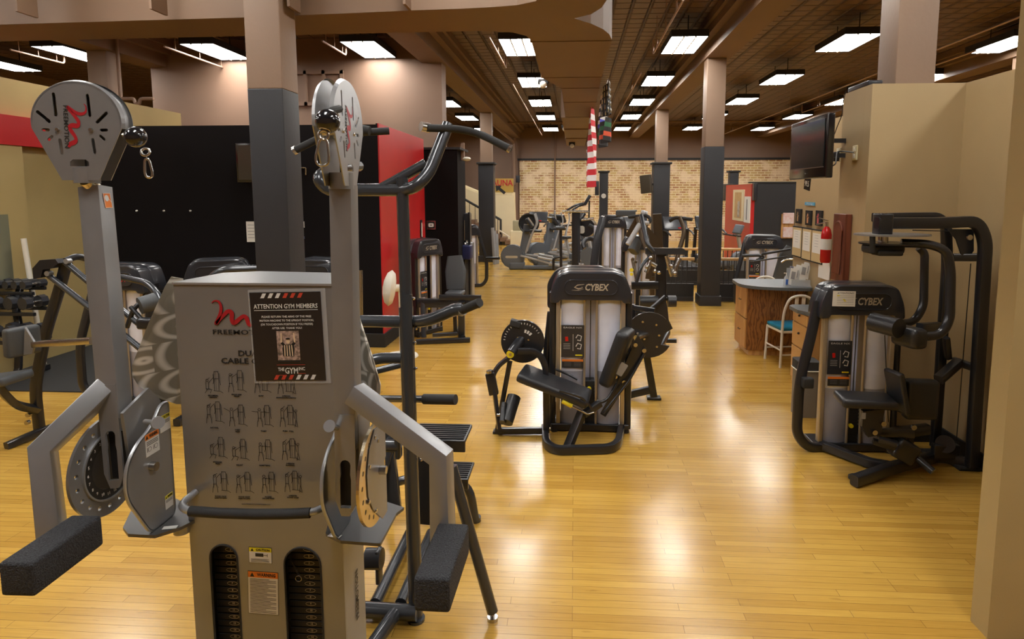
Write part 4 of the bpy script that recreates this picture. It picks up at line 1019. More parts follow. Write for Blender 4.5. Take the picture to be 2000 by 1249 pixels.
# ------------------------------------------------------------------ selectorised weight-stack tower shared by the black machines
def loft(mb, rings):
    vs = [[mb.v(p_) for p_ in r_] for r_ in rings]; n = len(vs[0])
    for A, B in zip(vs, vs[1:]):
        for j in range(n): mb.bm.faces.new((A[j], A[(j + 1) % n], B[(j + 1) % n], B[j]))
    mb.bm.faces.new(vs[0]); mb.bm.faces.new(vs[-1])
def tower(root, o, yaw=0.0, W=0.70, H=1.50, D=0.30, detail=2, loop=0, sheet=False, ink=None, lit=True, back=False, text='CYBEX', lean=0.06, placard=True):
    M = Matrix.Translation(Vector(o)) @ Matrix.Rotation(yaw, 4, 'Z')
    hz = H - 0.29
    pts = [(-W / 2 + .01, hz), (-W / 2 + .02, H - .17), (-W / 2 + .075, H - .03), (-W / 2 + .15, H), (W / 2 - .15, H), (W / 2 - .075, H - .03), (W / 2 - .02, H - .17), (W / 2 - .01, hz), (W / 2 - .07, hz - .0), (W / 2 - .085, hz + .03), (-W / 2 + .085, hz + .03), (-W / 2 + .07, hz)]
    pts = [(q.x, q.y) for q in fillet([Vector((*p_, 0)) for p_ in pts], 0.05, 4, closed=True)]
    cx_, cz_ = 0, H - .14
    def ring(y, ins):
        out = []
        for x, z in pts:
            d = math.hypot(x - cx_, z - cz_); k = (d - ins) / d; out.append((cx_ + (x - cx_) * k, y, cz_ + (z - cz_) * k))
        return out
    m = MB(M); loft(m, [ring(0, .022), ring(.012, .004), ring(.03, 0), (ring(D * .45, 0)), ring(D * .48, .008), ring(D * .52, -.002), ring(D - .03, -.006), ring(D, .02)])
    hood = m.build('hood', black_hood, root)
    m = MB(M); m.box((0, -.004, H - .135), (W * .62, .02, .125), bev=.0)
    m = MB(M); pr = rrect(W * .62, .13, .06, 5); m.prism(pr, basis((0, -.006, H - .14), (1, 0, 0), (0, 0, 1)), .012); m.sweep([Vector((x, -.004, H - .14 + z)) for x, z in pr], circ(.006, 6), closed=True)
    bd = m.build('badge_panel', black_hood, hood)
    ik = ink or badge_ink
    if detail:
        m = MB(M); Mt = basis((.015, -.0075, H - .14), (1, 0, 0), (0, 0, 1)); m.text(text, Mt @ Matrix.Translation((.03, 0, 0)), .06, W * .28, shear=.18, off=.03)
        m.ribbon([(-W * .10, .03), (-W * .18, .022), (-W * .215, .002), (-W * .17, -.012), (-W * .12, -.002), (-W * .13, .012)], Mt, [.003, .009, .012, .011, .006, .002])
        m.ribbon([(-W * .25, -.024), (-W * .17, -.026), (-W * .105, -.012)], Mt, [.001, .005, .001])
        m.build('lettering', ik, bd, smooth=False)
    m = MB(M)
    for s_ in (-1, 1):
        if loop == s_: m.bar([(s_ * (W / 2 - .03), .1, H - .16), (s_ * (W / 2 + .02), .06, H * .72), (s_ * (W / 2 + .13), 0, H * .42), (s_ * (W / 2 + .13), 0, .16), (s_ * (W / 2 + .02), .02, .035), (s_ * (W / 2 - .2), .06, .035)], .085, .055, rad=.14, up=(0, -1, 0), ch=.02)
        else: m.bar([(s_ * (W / 2 - .035), .13, H - .2), (s_ * (W / 2 - .03), .12, .03)], .15, .06, up=(1, 0, 0), ch=.02)
    m.build('side_frame', black_frame, root)
    m = MB(M); m.bx(-W / 2 + .02, W / 2 - .02, .03, D - .02, 0.01, .075, .01)
    for s_ in (-1, 1): m.cyl((s_ * (W / 2 - .05), .05, 0), (s_ * (W / 2 - .05), .05, .02), .035, 12)
    m.build('base_frame', black_frame, root)
    z0, z1 = .075, hz + .05
    for s_ in (-1, 1):
        m = MB(M); m.bx(s_ * (W / 2 - .085) - .02, s_ * (W / 2 - .085) + .02, .04, .10, z0, z1, .008); m.build('column', alu, root)
    g = .055
    for s_ in (-1, 1):
        xa, xb = s_ * g, s_ * (W / 2 - .11); zs = z0 + (z1 - z0) * .42
        xs = [xa + (xb - xa) * k / 6 for k in range(7)]
        def sheetm(za, zb, mt, nm):
            m = MB(M); A = [m.v((x, .075 - .028 * math.sin(math.pi * k / 6), za)) for k, x in enumerate(xs)]; B = [m.v((x, .075 - .028 * math.sin(math.pi * k / 6), zb)) for k, x in enumerate(xs)]
            for k in range(6): m.bm.faces.new((A[k], A[k + 1], B[k + 1], B[k]))
            return m.build(nm, mt, root)
        sheetm(zs, z1, shroud, 'shroud_panel'); sheetm(z0, zs, shroud_low, 'shroud_panel')
    MB(M).bx(-g - .01, g + .01, .20, .21, z0, z1).build('rear_shroud', shroud, root, smooth=False)
    for s_ in (-1, 1): MB(M).cyl((s_ * g, .055, z0), (s_ * g, .055, z1), .012, 12).build('guide_rod', alu, root)
    m = MB(M); m.bx(-g + .012, g - .012, .07, .19, z0, z0 + .40, .004)
    for k in range(12): m.bx(-g + .010, g - .010, .068, .08, z0 + .015 + k * .031, z0 + .03 + k * .031)
    st = m.build('weight_stack', black_flat, root, smooth=False)
    m = MB(M); m.cyl((0, .1, z0 + .4), (0, .1, z1), .004, 8); m.build('cable', black_ink, root)
    if detail:
        m = MB(M); m.cyl((-.008, .045, z0 + .33), (-.008, .07, z0 + .33), .020, 14); m.cyl((-.02, .045, z0 + .15), (-.02, .07, z0 + .15), .018, 14); m.build('selector_knob', yellow, st)
    if placard and detail:
        xa = -(W / 2 - .11); px0 = (xa - g) / 2 - .0
        pw = abs(xa + g) * .98
        zc = z0 + (z1 - z0) * .66; ph = .30 * H / 1.5
        Mp = basis((px0, .035, zc), (1, 0, 0), (0, 0, 1))
        pb = MB(M).prism([(-pw / 2, -ph / 2), (pw / 2, -ph / 2), (pw / 2, ph / 2), (-pw / 2, ph / 2)], Mp, .006).build('instruction_placard', black_hood, root, smooth=False)
        Mq = Mp @ Matrix.Translation((0, 0, .001)); m = MB(M)
        m.text('EAGLE NX', Mq @ Matrix.Translation((0, ph * .42, 0)), .014, pw * .8, off=.0, th=0); m.ribbon([(pw * .02, ph * .22), (pw * .02, -ph * .30)], Mq, .003, 0)
        for k in range(4): m.ribbon([(-pw * .4, -ph * (.08 + .05 * k)), (-pw * .1, -ph * (.08 + .05 * k))], Mq, .0022, 0)
        for zz in (.10, -.16):
            m.ribbon([(pw * .14, ph * zz), (pw * .22, ph * (zz + .1)), (pw * .38, ph * (zz + .06)), (pw * .34, ph * (zz - .08)), (pw * .2, ph * (zz - .06))], Mq, .008, 0)
        m.build('lettering', white_label, pb, smooth=False)
        m = MB(M); m.ribbon([(-pw * .27, ph * .14), (-pw * .25, ph * .0)], Mq, pw * .13, 0); m.build('muscle_mark', red_metal, pb, smooth=False)
        m = MB(M); m.ribbon([(pw * .12, -ph * .43), (pw * .42, -ph * .43)], Mq, .011, 0); m.build('yellow_mark', yellow, pb, smooth=False)
        zc2 = zc - ph / 2 - .06; Mw = basis((px0, .037, zc2), (1, 0, 0), (0, 0, 1))
        wl = MB(M).prism([(-pw * .46, -.04), (pw * .46, -.04), (pw * .46, .02), (-pw * .46, .02)], Mw, .003).build('warning_label', dark_steel, root, smooth=False)
        MB(M).prism([(-pw * .46, .02), (pw * .46, .02), (pw * .46, .04), (-pw * .46, .04)], Mw, .003).build('heading_band', orange, wl, smooth=False)
        m = MB(M)
        for k in range(3):
            for c_ in (-.36, .06): m.ribbon([(pw * c_, .008 - .014 * k), (pw * (c_ + .3), .008 - .014 * k)], Mw @ Matrix.Translation((0, 0, .001)), .002, 0)
        m.build('lettering', gray_ink, wl, smooth=False)
    return M
def pad(root, name, c, d, rot, mt=None, bev=.03, sub=True):
    return MB().box(c, d, rot, bev=bev).build(name, mt or leather, root)
def frame3(x, y):          # rotation from two axes
    x = Vector(x).normalized(); y = Vector(y); y = (y - x * y.dot(x)).normalized(); return Matrix((x, y, x.cross(y))).transposed()
def padq(root, name, a, b_, width_dir, wd, th, mt=None, bev=.03):     # pad running from a to b_
    a, b_ = Vector(a), Vector(b_); y = (b_ - a); R3 = frame3(width_dir, y); 
    return MB().box((a + b_) / 2, (wd, y.length, th), R3, bev=bev).build(name, mt or leather, root)
def disc_at(root, name, c, nrm, r, th, mt, seg=36):
    n = Vector(nrm).normalized(); m = MB(); m.cyl(Vector(c) - n * th / 2, Vector(c) + n * th / 2, r, seg); return m.build(name, mt, root)

# ------------------------------------------------------------------ seated leg extension in the middle of the floor
LE = thing('leg_extension_machine', 'black leg extension machine with reclined seat in the middle of the floor', 'exercise machine', (0.1, 5.5, 0))
tower(LE, (0.15, 5.47, 0), W=.76, H=1.50, D=.34)
m = MB(); m.prism([(q.x, q.z) for q in fillet([Vector((*[(p_.x, p_.z) for p_ in [r_]][0], 0)) for r_ in PP((1069, 603, 5.84), (1069, 553, 5.84), (1086, 528, 5.84), (1108, 521, 5.84), (1176, 521, 5.84), (1200, 535, 5.84), (1200, 603, 5.84))], .04, 3, closed=True) for q in [Vector((q.x, 0, q.y))]], basis((0, 5.84, 0), (1, 0, 0), (0, 0, 1)), .12); m.build('rear_hood', black_hood, LE)
m = MB(); m.bar([(-.22, 5.62, 1.1), (-.27, 5.62, .6), (-.2, 5.6, .22), (-.08, 5.6, .06)], .06, .06, rad=.15); m.build('rear_loop', black_frame, LE)
m = MB(); g0 = [F(1222, 826, .04), F(1208, 866, .04), F(1192, 877, .04), F(1085, 880, .04), F(1066, 868, .04), F(1064, 836, .04)]
g0[0] = Vector((.47, 5.7, .04)); m.bar(g0, .06, .075, rad=.10, up=(0, 0, 1)); m.build('base_loop', black_frame, LE)
yq = F(1105, 883).y + .05
m = MB(); m.bar([P(1107, 880, yq), P(1137, 805, yq + .1)], .09, .05, ch=.01); m.build('seat_post', black_frame, LE)
m = MB(); m.box(F(1104, 883) + Vector((0, 0.02, .015)), (.11, .07, .03), bev=.01); m.build('foot', rubber, LE)
YL = 5.36
m = MB(); m.bar(PP((1067, 845, YL), (1066, 715, YL), (1050, 686, YL), (1005, 686, YL)), .055, .05, rad=.09); m.build('front_frame', black_frame, LE)
m = MB(); m.bar([F(972, 842, .04), Vector((-.24, 5.42, .04))], .05, .06); m.bar(PP((971, 843, 5.40), (996, 706, 5.38)), .045, .035); m.box(F(968, 847) + Vector((0.02, .02, .012)), (.09, .09, .024), bev=.008); m.build('side_frame', black_frame, LE)
# range cam with tick marks
cc = P(1021, 667, 5.48)
cm = disc_at(LE, 'range_cam', cc, (0, 1, 0), .198, .03, black_frame)
m = MB(); Mc = basis(cc + Vector((0, -.0165, 0)), (1, 0, 0), (0, 0, 1))
for k in range(17):
    a = R(30 + k * 9); m.ribbon([(.16 * math.cos(a), .16 * math.sin(a)), (.176 * math.cos(a), .176 * math.sin(a))], Mc, .006, 0)
for k in range(12):
    a = R(35 + k * 5); b2 = R(35 + (k + 1) * 5); m.ribbon([(.10 * math.cos(a), .10 * math.sin(a)), (.10 * math.cos(b2), .10 * math.sin(b2))], Mc, .03, 0) if k % 3 and k < 9 else None
m.build('tick_marks', white_label, cm, smooth=False)
m = MB()
for a in (20, 140, 260): m.cyl(cc + Vector((.06 * math.cos(R(a)), -.03, .06 * math.sin(R(a)))), cc + Vector((.06 * math.cos(R(a)), -.01, .06 * math.sin(R(a)))), .01, 10)
m.build('bolt', steel, cm)
m = MB(); m.box(P(1007, 632, 5.5), (.1, .09, .06), Matrix.Rotation(R(15), 3, 'Y'), bev=.01); m.build('stop_block', rubber, LE)
hb = P(997, 692, 5.30)
m = MB(); m.cyl(hb, hb + Vector((.08, .2, .09)), .045, 20); m.build('pivot_hub', black_frame, LE)
m = MB(); m.cyl(hb + Vector((-.002, -.012, 0)), hb + Vector((0, .0, 0)), .035, 20); y_ = m.build('hub_label', yellow, LE); m = MB(); m.cyl(hb + Vector((-.002, -.018, 0)), hb + Vector((0, -.012, 0)), .014, 14); m.build('hub_bolt', steel, LE)
m = MB(); m.bar(PP((997, 696, 5.33), (972, 716, 5.3), (962, 736, 5.28), (975, 838, 5.2)), .05, .035, rad=.05); m.box(P(961, 750, 5.26), (.085, .05, .20), Matrix.Rotation(R(-10), 3, 'Y'), bev=.01); m.build('swing_arm', black_frame, LE)
m = MB(); m.cyl(P(956, 724, 5.23), P(957, 729, 5.23), .03, 10); m.cyl(P(971, 811, 5.2), P(985, 811, 5.2), .014, 10); m.build('adjuster_knob', steel, LE)
m = MB(); m.sweep(PP((1004, 776, 5.34), (988, 826, 5.16)), circ(.062, 22), scale=None); m.build('shin_roller', leather, LE)
m = MB(); m.sweep(PP((985, 790, 5.25), (981, 826, 5.13)), rrect(.05, .09, .02)); m.build('roller_plate', leather, LE)
# seat and back
sa, sb = P(1016, 728, 5.28), P(1152, 779, 5.24)
padq(LE, 'seat', sa, sb, (0.12, 1, 0), .36, .075, bev=.032)
m = MB(); m.box((sa + sb) / 2 + Vector((0, 0, -.05)), (.45, .2, .03), Matrix.Rotation(R(22), 3, 'Y')); m.build('seat_plate', black_frame, LE)
m = MB(); m.tube(PP((1093, 763, 5.05), (1120, 771, 5.03), (1138, 778, 5.05), (1157, 800, 5.1)), .012, rad=.03); m.build('grab_handle', black_frame, LE)
m = MB(); m.tube(PP((1085, 722, 5.45), (1110, 732, 5.47), (1128, 742, 5.45)), .011, rad=.03); m.build('grab_handle', black_frame, LE)
ba, bb = P(1181, 750, 5.36), P(1229, 645, 5.52)
padq(LE, 'backrest', ba, bb, (0.35, 1, 0), .30, .12, bev=.045)
o_ = Vector((.10, .04, -.03))
m = MB(); m.prism([(q.x, q.z) for q in [P(1245, 652, 5.5), P(1262, 682, 5.5), P(1216, 760, 5.5), P(1182, 812, 5.5), P(1172, 806, 5.5), P(1205, 745, 5.5)]], basis((0, 5.46, 0), (1, 0, 0), (0, 0, 1)), .02); m.build('back_plate', black_frame, LE)
m = MB()
for x, y in ((1241, 674), (1258, 685), (1202, 736), (1219, 747)): q = P(x, y, 5.44); m.cyl(q + Vector((0, -.012, 0)), q + Vector((0, .01, 0)), .019, 16)
m.build('bolt', steel, LE)
m = MB(); m.tube(PP((1258, 692, 5.43), (1226, 748, 5.4), (1178, 808, 5.3)), .012); m.tube(PP((1160, 788, 5.3), (1185, 784, 5.35), (1205, 750, 5.4)), .014, rad=.06); m.build('adjuster_link', black_frame, LE)
m = MB(); m.prism(rrect(.07, .12, .01), basis(P(1214, 722, 5.36), (1, .2, -.6), (.5, 0, 1)), .004); m.build('warning_label', gray_ink, LE, smooth=False)
m = MB(); m.cyl(P(1098, 784, 5.08), P(1117, 794, 5.08), .019, 16); yh = m.build('yellow_grip', yellow, LE)
m = MB(); m.tube(PP((1115, 793, 5.08), (1148, 810, 5.1), (1160, 806, 5.14)), .008, rad=.02); m.build('lever_rod', steel, LE)
m = MB(); m.bar([P(1140, 810, 5.16), P(1172, 788, 5.24)], .06, .06); m.build('seat_bracket', black_frame, LE)

# ------------------------------------------------------------------ the machine right behind it: leg curl with cam plate and roller pads
LC = thing('leg_curl_machine', 'black leg curl machine with big cam plate, behind the leg extension', 'exercise machine', (.9, 6.6, 0))
cc = P(1268, 655, 6.3)
cm = MB(); cm.prism([(.24 * math.cos(R(a)), .24 * math.sin(R(a))) for a in range(20, 341, 12)] + [(.12, -.1), (.16, .02)], basis(cc, (1, 0, 0), (0, 0, 1)), .03); cm = cm.build('cam_plate', black_frame, LC)
m = MB()
for dx, dz_ in ((-.07, .14), (.07, .11), (.1, .0), (.08, -.12), (-.05, -.04), (-.12, .02)): m.cyl(cc + Vector((dx, -.012, dz_)), cc + Vector((dx, 0, dz_)), .012, 10)
m.build('bolt', steel, cm)
m = MB(); m.cyl(cc + Vector((-.15, -.14, 0)), cc + Vector((-.02, .02, 0)), .03, 14); m.build('pivot_shaft', steel, LC)
m = MB(); m.bar(PP((1262, 690, 6.42), (1277, 775, 6.45)), .075, .05); m.bar(PP((1225, 772, 6.45), (1268, 762, 6.45)), .06, .08); m.box(F(1276, 778) + Vector((0, -.03, .015)), (.15, .1, .03), bev=.01); m.build('rear_leg', black_frame, LC)
m = MB(); m.prism([(q.x, q.z) for q in PP((1299, 580, 7.0), (1304, 602, 7.0), (1306, 625, 7.0), (1314, 642, 7.0), (1300, 651, 7.0), (1296, 640, 7.0), (1284, 620, 7.0), (1268, 612, 7.0))], basis((0, 7.0, 0), (1, 0, 0), (0, 0, 1)), .03); m.build('link_plate', black_frame, LC, smooth=False)
m = MB(); m.bar(PP((1238, 601, 6.6), (1279, 607, 6.5)), .04, .05); m.bar(PP((1250, 622, 6.9), (1299, 580, 7.0)), .04, .04); m.bar(PP((1236, 595, 6.7), (1237, 622, 6.7)), .05, .05); m.build('link_bar', black_frame, LC)
m = MB(); m.bar(PP((1284, 690, 6.7), (1305, 650, 7.2)), .05, .06); m.bar(PP((1298, 666, 7.3), (1321, 666, 7.3)), .05, .05); m.bar(PP((1270, 689, 6.8), (1287, 689, 6.8)), .05, .03); m.build('floor_frame', black_frame, LC)
for k, (x0, x1, y) in enumerate(((1249, 1285, 589), (1304, 1320, 589))):
    a, b_ = P(x0, y, 7.9), P(x1, y, 7.9); MB().sweep([a, b_], circ(.075, 18)).build('roller_pad', leather, LC)
m = MB(); m.bar(PP((1256, 583, 7.95), (1322, 585, 7.95)), .04, .04); m.build('pad_bar', black_frame, LC)
m = MB(); m.bar(PP((1290, 585, 7.95), (1291, 492, 7.95)), .14, .12, ch=.02); m.bar(PP((1233, 558, 7.9), (1285, 557, 7.9)), .07, .1); m.build('upright_post', black_frame, LC)
m = MB(); m.prism([(-.26, -.04), (.26, -.04), (.26, .0), (.2, .04), (-.26, .04)], basis(P(1300, 490, 7.9), (1, 0, 0), (0, 0, 1)), -.1); m.tube(PP((1276, 492, 7.8), (1264, 478, 7.8), (1252, 420, 8.0)), .03, rad=.1); m.tube(PP((1270, 500, 7.8), (1252, 520, 7.7), (1243, 552, 7.7)), .022, rad=.2); m.build('top_linkage', gunmetal, LC)
m = MB()
for x0, y0, x1, y1 in ((1268, 512, 1282, 520), (1262, 533, 1272, 510), (1314, 535, 1328, 505), (1302, 500, 1312, 540)): m.tube(PP((x0, y0, 7.7), (x1, y1, 7.7)), .028, seg=10)
for x, y in ((1271, 504), (1279, 530), (1287, 533), (1263, 522), (1311, 520), (1318, 534)): q = P(x, y, 7.66); m.ball(q, .025, 10)
m.build('linkage_handle', steel, LC)

# ------------------------------------------------------------------ rotary torso machine on the right
RT = thing('torso_rotation_machine', 'black torso rotation machine with overhead swing handles by the tan wall', 'exercise machine', (2.7, 5.1, 0))
tower(RT, (2.385, 5.40, 0), yaw=R(0), W=.74, H=1.47, D=.05 + .0, detail=2, loop=-1) if False else tower(RT, (2.385, 5.16, 0), W=.72, H=1.45, D=.27, detail=2, loop=-1)
m = MB(); q = P(1577, 748, 5.12); m.box(q, (.09, .06, .09), bev=.015); m.build('cup_clamp', rubber, RT)
YT = 4.9
def PT(*q): return [P(x, y, YT) for x, y in q]
m = MB(); m.bar(PP((1712, 436, 4.75), (1830, 436, 4.80), (1908, 432, 4.86), (1925, 470, 4.87), (1898, 912, 4.88)), .085, .065, rad=[0, .05, .26, .3, 0], up=(0, -1, 0)); m.build('overhead_frame', black_frame, RT)
m = MB(); m.bar(PP((1706, 425, 5.0), (1832, 423, 5.05), (1848, 440, 5.05), (1850, 520, 5.06), (1826, 872, 5.12)), .07, .055, rad=[0, .08, .1, .1, 0], up=(0, -1, 0)); m.build('rear_frame', black_frame, RT)
m = MB(); m.bar([P(1862, 503, 4.98), P(1920, 503, 4.9)], .06, .06); m.bar([P(1862, 705, 5.05), P(1902, 718, 4.9)], .05, .06); m.build('cross_bar', black_frame, RT)
m = MB(); m.prism([(q.x, q.z) for q in PP((1852, 448, 4.93), (1902, 448, 4.93), (1902, 490, 4.93), (1893, 505, 4.93), (1880, 504, 4.93), (1868, 468, 4.93))], basis((0, 4.93, 0), (1, 0, 0), (0, 0, 1)), .015); m.build('pulley_bracket', black_frame, RT)
m = MB(); q = P(1724, 438, 4.78); m.box(q, (.10, .12, .16), bev=.012); m.build('pivot_block', black_frame, RT)
m = MB(); m.cyl(P(1724, 420, 4.78), P(1724, 416, 4.78), .03, 16); m.cyl(P(1725, 455, 4.78), P(1725, 485, 4.78), .035, 16); m.build('pivot_pin', steel, RT)
q = P(1742, 457, 4.8); m = MB(); m.prism(circ(.27, 36, ry=.20), Matrix.Translation(q), .012); m.build('indexing_plate', silver, RT, smooth=False)
q = P(1738, 474, 4.8); m = MB(); m.prism(circ(.22, 36, ry=.18), Matrix.Translation(q), .012); m.build('indexing_plate', black_frame, RT, smooth=False)
m = MB(); q = P(1724, 486, 4.78); m.box(q, (.26, .16, .07), bev=.03); q = P(1732, 494, 4.74); m.box(q, (.18, .14, .04), bev=.018); m.cyl(P(1704, 462, 4.7), P(1704, 494, 4.7), .02, 10); m.build('release_housing', rubber, RT)
m = MB(); m.tube(PP((1760, 475, 4.75), (1815, 477, 4.7), (1850, 490, 4.66), (1857, 530, 4.64), (1855, 625, 4.6), (1838, 655, 4.58), (1790, 659, 4.56)), .033, rad=.14, seg=14); m.build('swing_handle', black_frame, RT)
m = MB(); m.tube(PP((1795, 484, 4.95), (1806, 495, 4.95), (1804, 600, 4.9), (1785, 630, 4.88), (1755, 632, 4.85)), .03, rad=.12, seg=14); m.build('swing_handle', black_frame, RT)
m = MB(); m.bar(PP((1795, 645, 4.6), (1832, 642, 4.75)), .05, .1); m.tube(PP((1800, 660, 4.55), (1825, 655, 4.6)), .03); m.build('roller_bracket', black_frame, RT)
a, b_ = P(1705, 629, 4.75), P(1756, 642, 4.55); MB().sweep([a, b_], circ(.072, 22)).build('roller_pad', leather, RT)
a, b_ = P(1768, 664, 4.5), P(1782, 652, 4.72); MB().box((a + b_) / 2, (.13, .24, .15), frame3((1, .3, 0), b_ - a), bev=.045).build('roller_pad', leather, RT)
m = MB(); m.bar(PP((1848, 660, 4.95), (1852, 700, 5.0)), .04, .05); m.bar(PP((1833, 742, 4.85), (1872, 708, 4.98)), .07, .07); m.build('pad_arm', black_frame, RT)
pad(RT, 'backrest', P(1752, 765, 4.72), (.045, .2, .33), Matrix.Rotation(R(-12), 3, 'Y') @ Matrix.Rotation(R(8), 3, 'Z'), bev=.02)
pad(RT, 'hip_pad', P(1797, 780, 4.74), (.24, .1, .31), Matrix.Rotation(R(0), 3, 'Z'), bev=.035)
sa, sb = P(1641, 784, 4.72), P(1738, 780, 4.78)
m = MB(); m.box((sa + sb) / 2, (.40, .26, .07), Matrix.Rotation(R(-6), 3, 'Z'), bev=.03); m.build('seat', leather, RT)
m = MB(); m.prism([(q.x, q.z) for q in PP((1680, 800, 4.72), (1722, 795, 4.72), (1715, 845, 4.72), (1690, 850, 4.72), (1678, 830, 4.72))], basis((0, 4.72, 0), (1, 0, 0), (0, 0, 1)), -.05); m.build('seat_gusset', black_frame, RT, smooth=False)
m = MB(); m.prism(rrect(.03, .05, .004), facing(P(1687, 813, 4.66)), .002); m.build('height_scale', gray_ink, RT, smooth=False)
m = MB(); m.bar(PP((1720, 850, 4.8), (1812, 838, 4.85)), .07, .08); m.bar(PP((1712, 845, 4.75), (1785, 848, 4.7)), .04, .06); m.bar(PP((1775, 850, 4.8), (1772, 895, 4.8)), .06, .06); m.build('seat_carriage', black_frame, RT)
m = MB()
for x, y in ((1725, 828), (1708, 845), (1784, 835), (1893, 464)): q = P(x, y, 4.66); m.cyl(q + Vector((0, -.012, 0)), q, .02, 14)
m.build('bolt', steel, RT)
m = MB(); m.bar([F(1600, 868, .05), F(1700, 905, .05), F(1740, 912, .05)], .07, .075, rad=.05); m.bar([F(1668, 940, .05) , F(1740, 915, .07), F(1835, 890, .06), F(1890, 905, .05)], .07, .085, rad=.1); m.build('floor_frame', black_frame, RT)
m = MB(); m.box(F(1682, 938) + Vector((0, 0, .02)), (.17, .10, .04), Matrix.Rotation(R(20), 3, 'Z'), bev=.012); m.box(F(1890, 918) + Vector((0, .03, .015)), (.17, .13, .03), bev=.01); m.box(F(1820, 890) + Vector((0, 0.03, .015)), (.12, .1, .03), bev=.01); m.build('foot', rubber, RT)
m = MB(); m.box(P(1765, 880, 4.72), (.18, .12, .16), Matrix.Rotation(R(30), 3, 'Y'), bev=.03); m.bar(PP((1705, 862, 4.75), (1748, 875, 4.7)), .06, .04); m.bar(PP((1716, 858, 4.65), (1752, 868, 4.6)), .06, .04); m.tube(PP((1790, 895, 4.7), (1822, 922, 4.6)), .028); m.build('foot_rest', black_frame, RT)
m = MB(); m.tube(PP((1896, 515, 4.92), (1868, 862, 5.0)), .004, seg=6); m.tube(PP((1728, 655, 5.0), (1735, 825, 4.9)), .004, seg=6); m.tube(PP((1783, 450, 4.78), (1855, 452, 4.93)), .004, seg=6); m.build('cable', black_ink, RT)
m = MB(); m.cyl(P(1846, 868, 4.95), P(1846, 868, 5.0), .07, 20); m.box(P(1846, 882, 4.97), (.2, .06, .12), bev=.01); m.build('floor_pulley', black_frame, RT)
# taped sheet on its hood
q = P(1648.5, 584, 5.14); AN = thing('attention_sheet', 'white attention sheet taped on the torso machine hood', 'notice', q)
Ms = basis(q, (1, 0, -.01), (.01, 0, 1)); w_ = (P(1671, 584, 5.14).x - P(1626, 584, 5.14).x) / 2; h_ = (P(1648, 569, 5.14).z - P(1648, 599, 5.14).z) / 2
sh = MB().prism([(-w_, -h_), (w_, -h_), (w_ * .99, h_), (-w_ * .99, h_)], Ms, .001).build('sheet', paper, AN, smooth=False)
m = MB(); Mz = Ms @ Matrix.Translation((0, 0, .0008)); m.text('ATTENTION!!!', Mz @ Matrix.Translation((.012, h_ * .72, 0)), .014, w_ * 1.45, off=.01, th=0)
for k in range(6): m.ribbon([(-w_ * .6, h_ * (.4 - .22 * k)), (w_ * .85, h_ * (.4 - .22 * k))], Mz, .0018, 0)
m.build('lettering', black_ink, sh, smooth=False)
m = MB(); Mz = Ms @ Matrix.Translation((0, 0, .0012)); m.ribbon([(-w_ * .62, h_ * .4), (-w_ * .38, h_ * .4)], Mz, .008, 0); m.ribbon([(-w_ * .1, -h_ * .05), (w_ * .12, -h_ * .2)], Mz, .008, 0); m.ribbon([(0, -h_ * .3), (w_ * .2, -h_ * .3)], Mz, .006, 0); m.build('highlighter_marks', yellow, sh, smooth=False)

# ------------------------------------------------------------------ chin and dip tower behind the cable machine
CD = thing('chin_dip_tower', 'dark grey tubular pull-up and dip tower with step platforms, behind the cable machine', 'exercise machine', (-.9, 3.3, 0))
Yp = 2.98
m = MB(); m.tube(PP((785, 347, Yp), (795, 640, Yp)), .030, seg=16); m.tube(PP((793, 600, Yp), (813, 1212, 2.93)), .036, seg=16); m.build('upright_post', gunmetal, CD)
m = MB(); m.bar(PP((795, 575, Yp - .03), (801, 880, Yp - .03)), .052, .02, ch=.004, up=(0, -1, 0)); m.build('mounting_plate', gunmetal, CD)
m = MB()
for x, y in ((798, 582), (800, 628), (803, 640), (801, 668), (803, 718), (813, 895)): q = P(x, y, Yp); m.ball(q + Vector((.03, -.02, 0)), .009, 8)
m.build('bolt', steel, CD)
m = MB(); q = F(813, 1212); m.cyl(q, q + Vector((0, 0, .015)), .045, 18); m.build('foot_plate', gunmetal, CD)
m = MB(); m.tube(PP((660, 500, 3.0), (672, 1190, 2.95)), .032, seg=12); m.build('upright_post', gunmetal, CD)
m = MB(); m.tube(PP((700, 325, 3.5), (640, 330, 3.05), (620, 350, 2.95), (640, 372, Yp), (790, 371, Yp), (812, 365, 2.95), (838, 338, 3.0), (875, 243, 3.1)), .031, rad=[0, .12, .1, .12, .1, .1, .1, 0], seg=16); m.build('chin_frame', gunmetal, CD)
m = MB(); m.tube(PP((742, 370, Yp), (832, 320, 3.02)), .026, seg=12); m.tube(PP((655, 345, 3.1), (708, 246, 3.15)), .028, seg=12); m.build('brace', gunmetal, CD)
m = MB(); m.tube(PP((833, 250, 3.0), (920, 253, 3.15), (996, 291, 3.05)), .019, rad=.14, seg=12); m.build('chin_grip', rubber, CD)
m = MB(); m.tube(PP((576, 294, 3.05), (640, 262, 3.1), (760, 256, 3.2)), .019, rad=.1, seg=12); m.build('chin_grip', rubber, CD)
m = MB(); m.cyl(P(822, 247, 2.99), P(838, 250, 3.02), .024, 14); m.cyl(P(993, 289, 3.05), P(998, 292, 3.05), .022, 14); m.cyl(P(574, 295, 3.05), P(579, 292.5, 3.05), .022, 14); m.build('end_cap', steel, CD)
m = MB(); m.cyl(P(700, 252, 3.12), P(722, 256, 3.12), .024, 14); m.build('stub_grip', rubber, CD)
m = MB(); m.tube(PP((665, 627, 3.02), (800, 629, 3.0), (835, 627, 2.95), (888, 605, 2.9), (903, 604, 2.9)), .031, rad=[0, .08, .1, .04, 0], seg=16); m.build('dip_bar', gunmetal, CD)
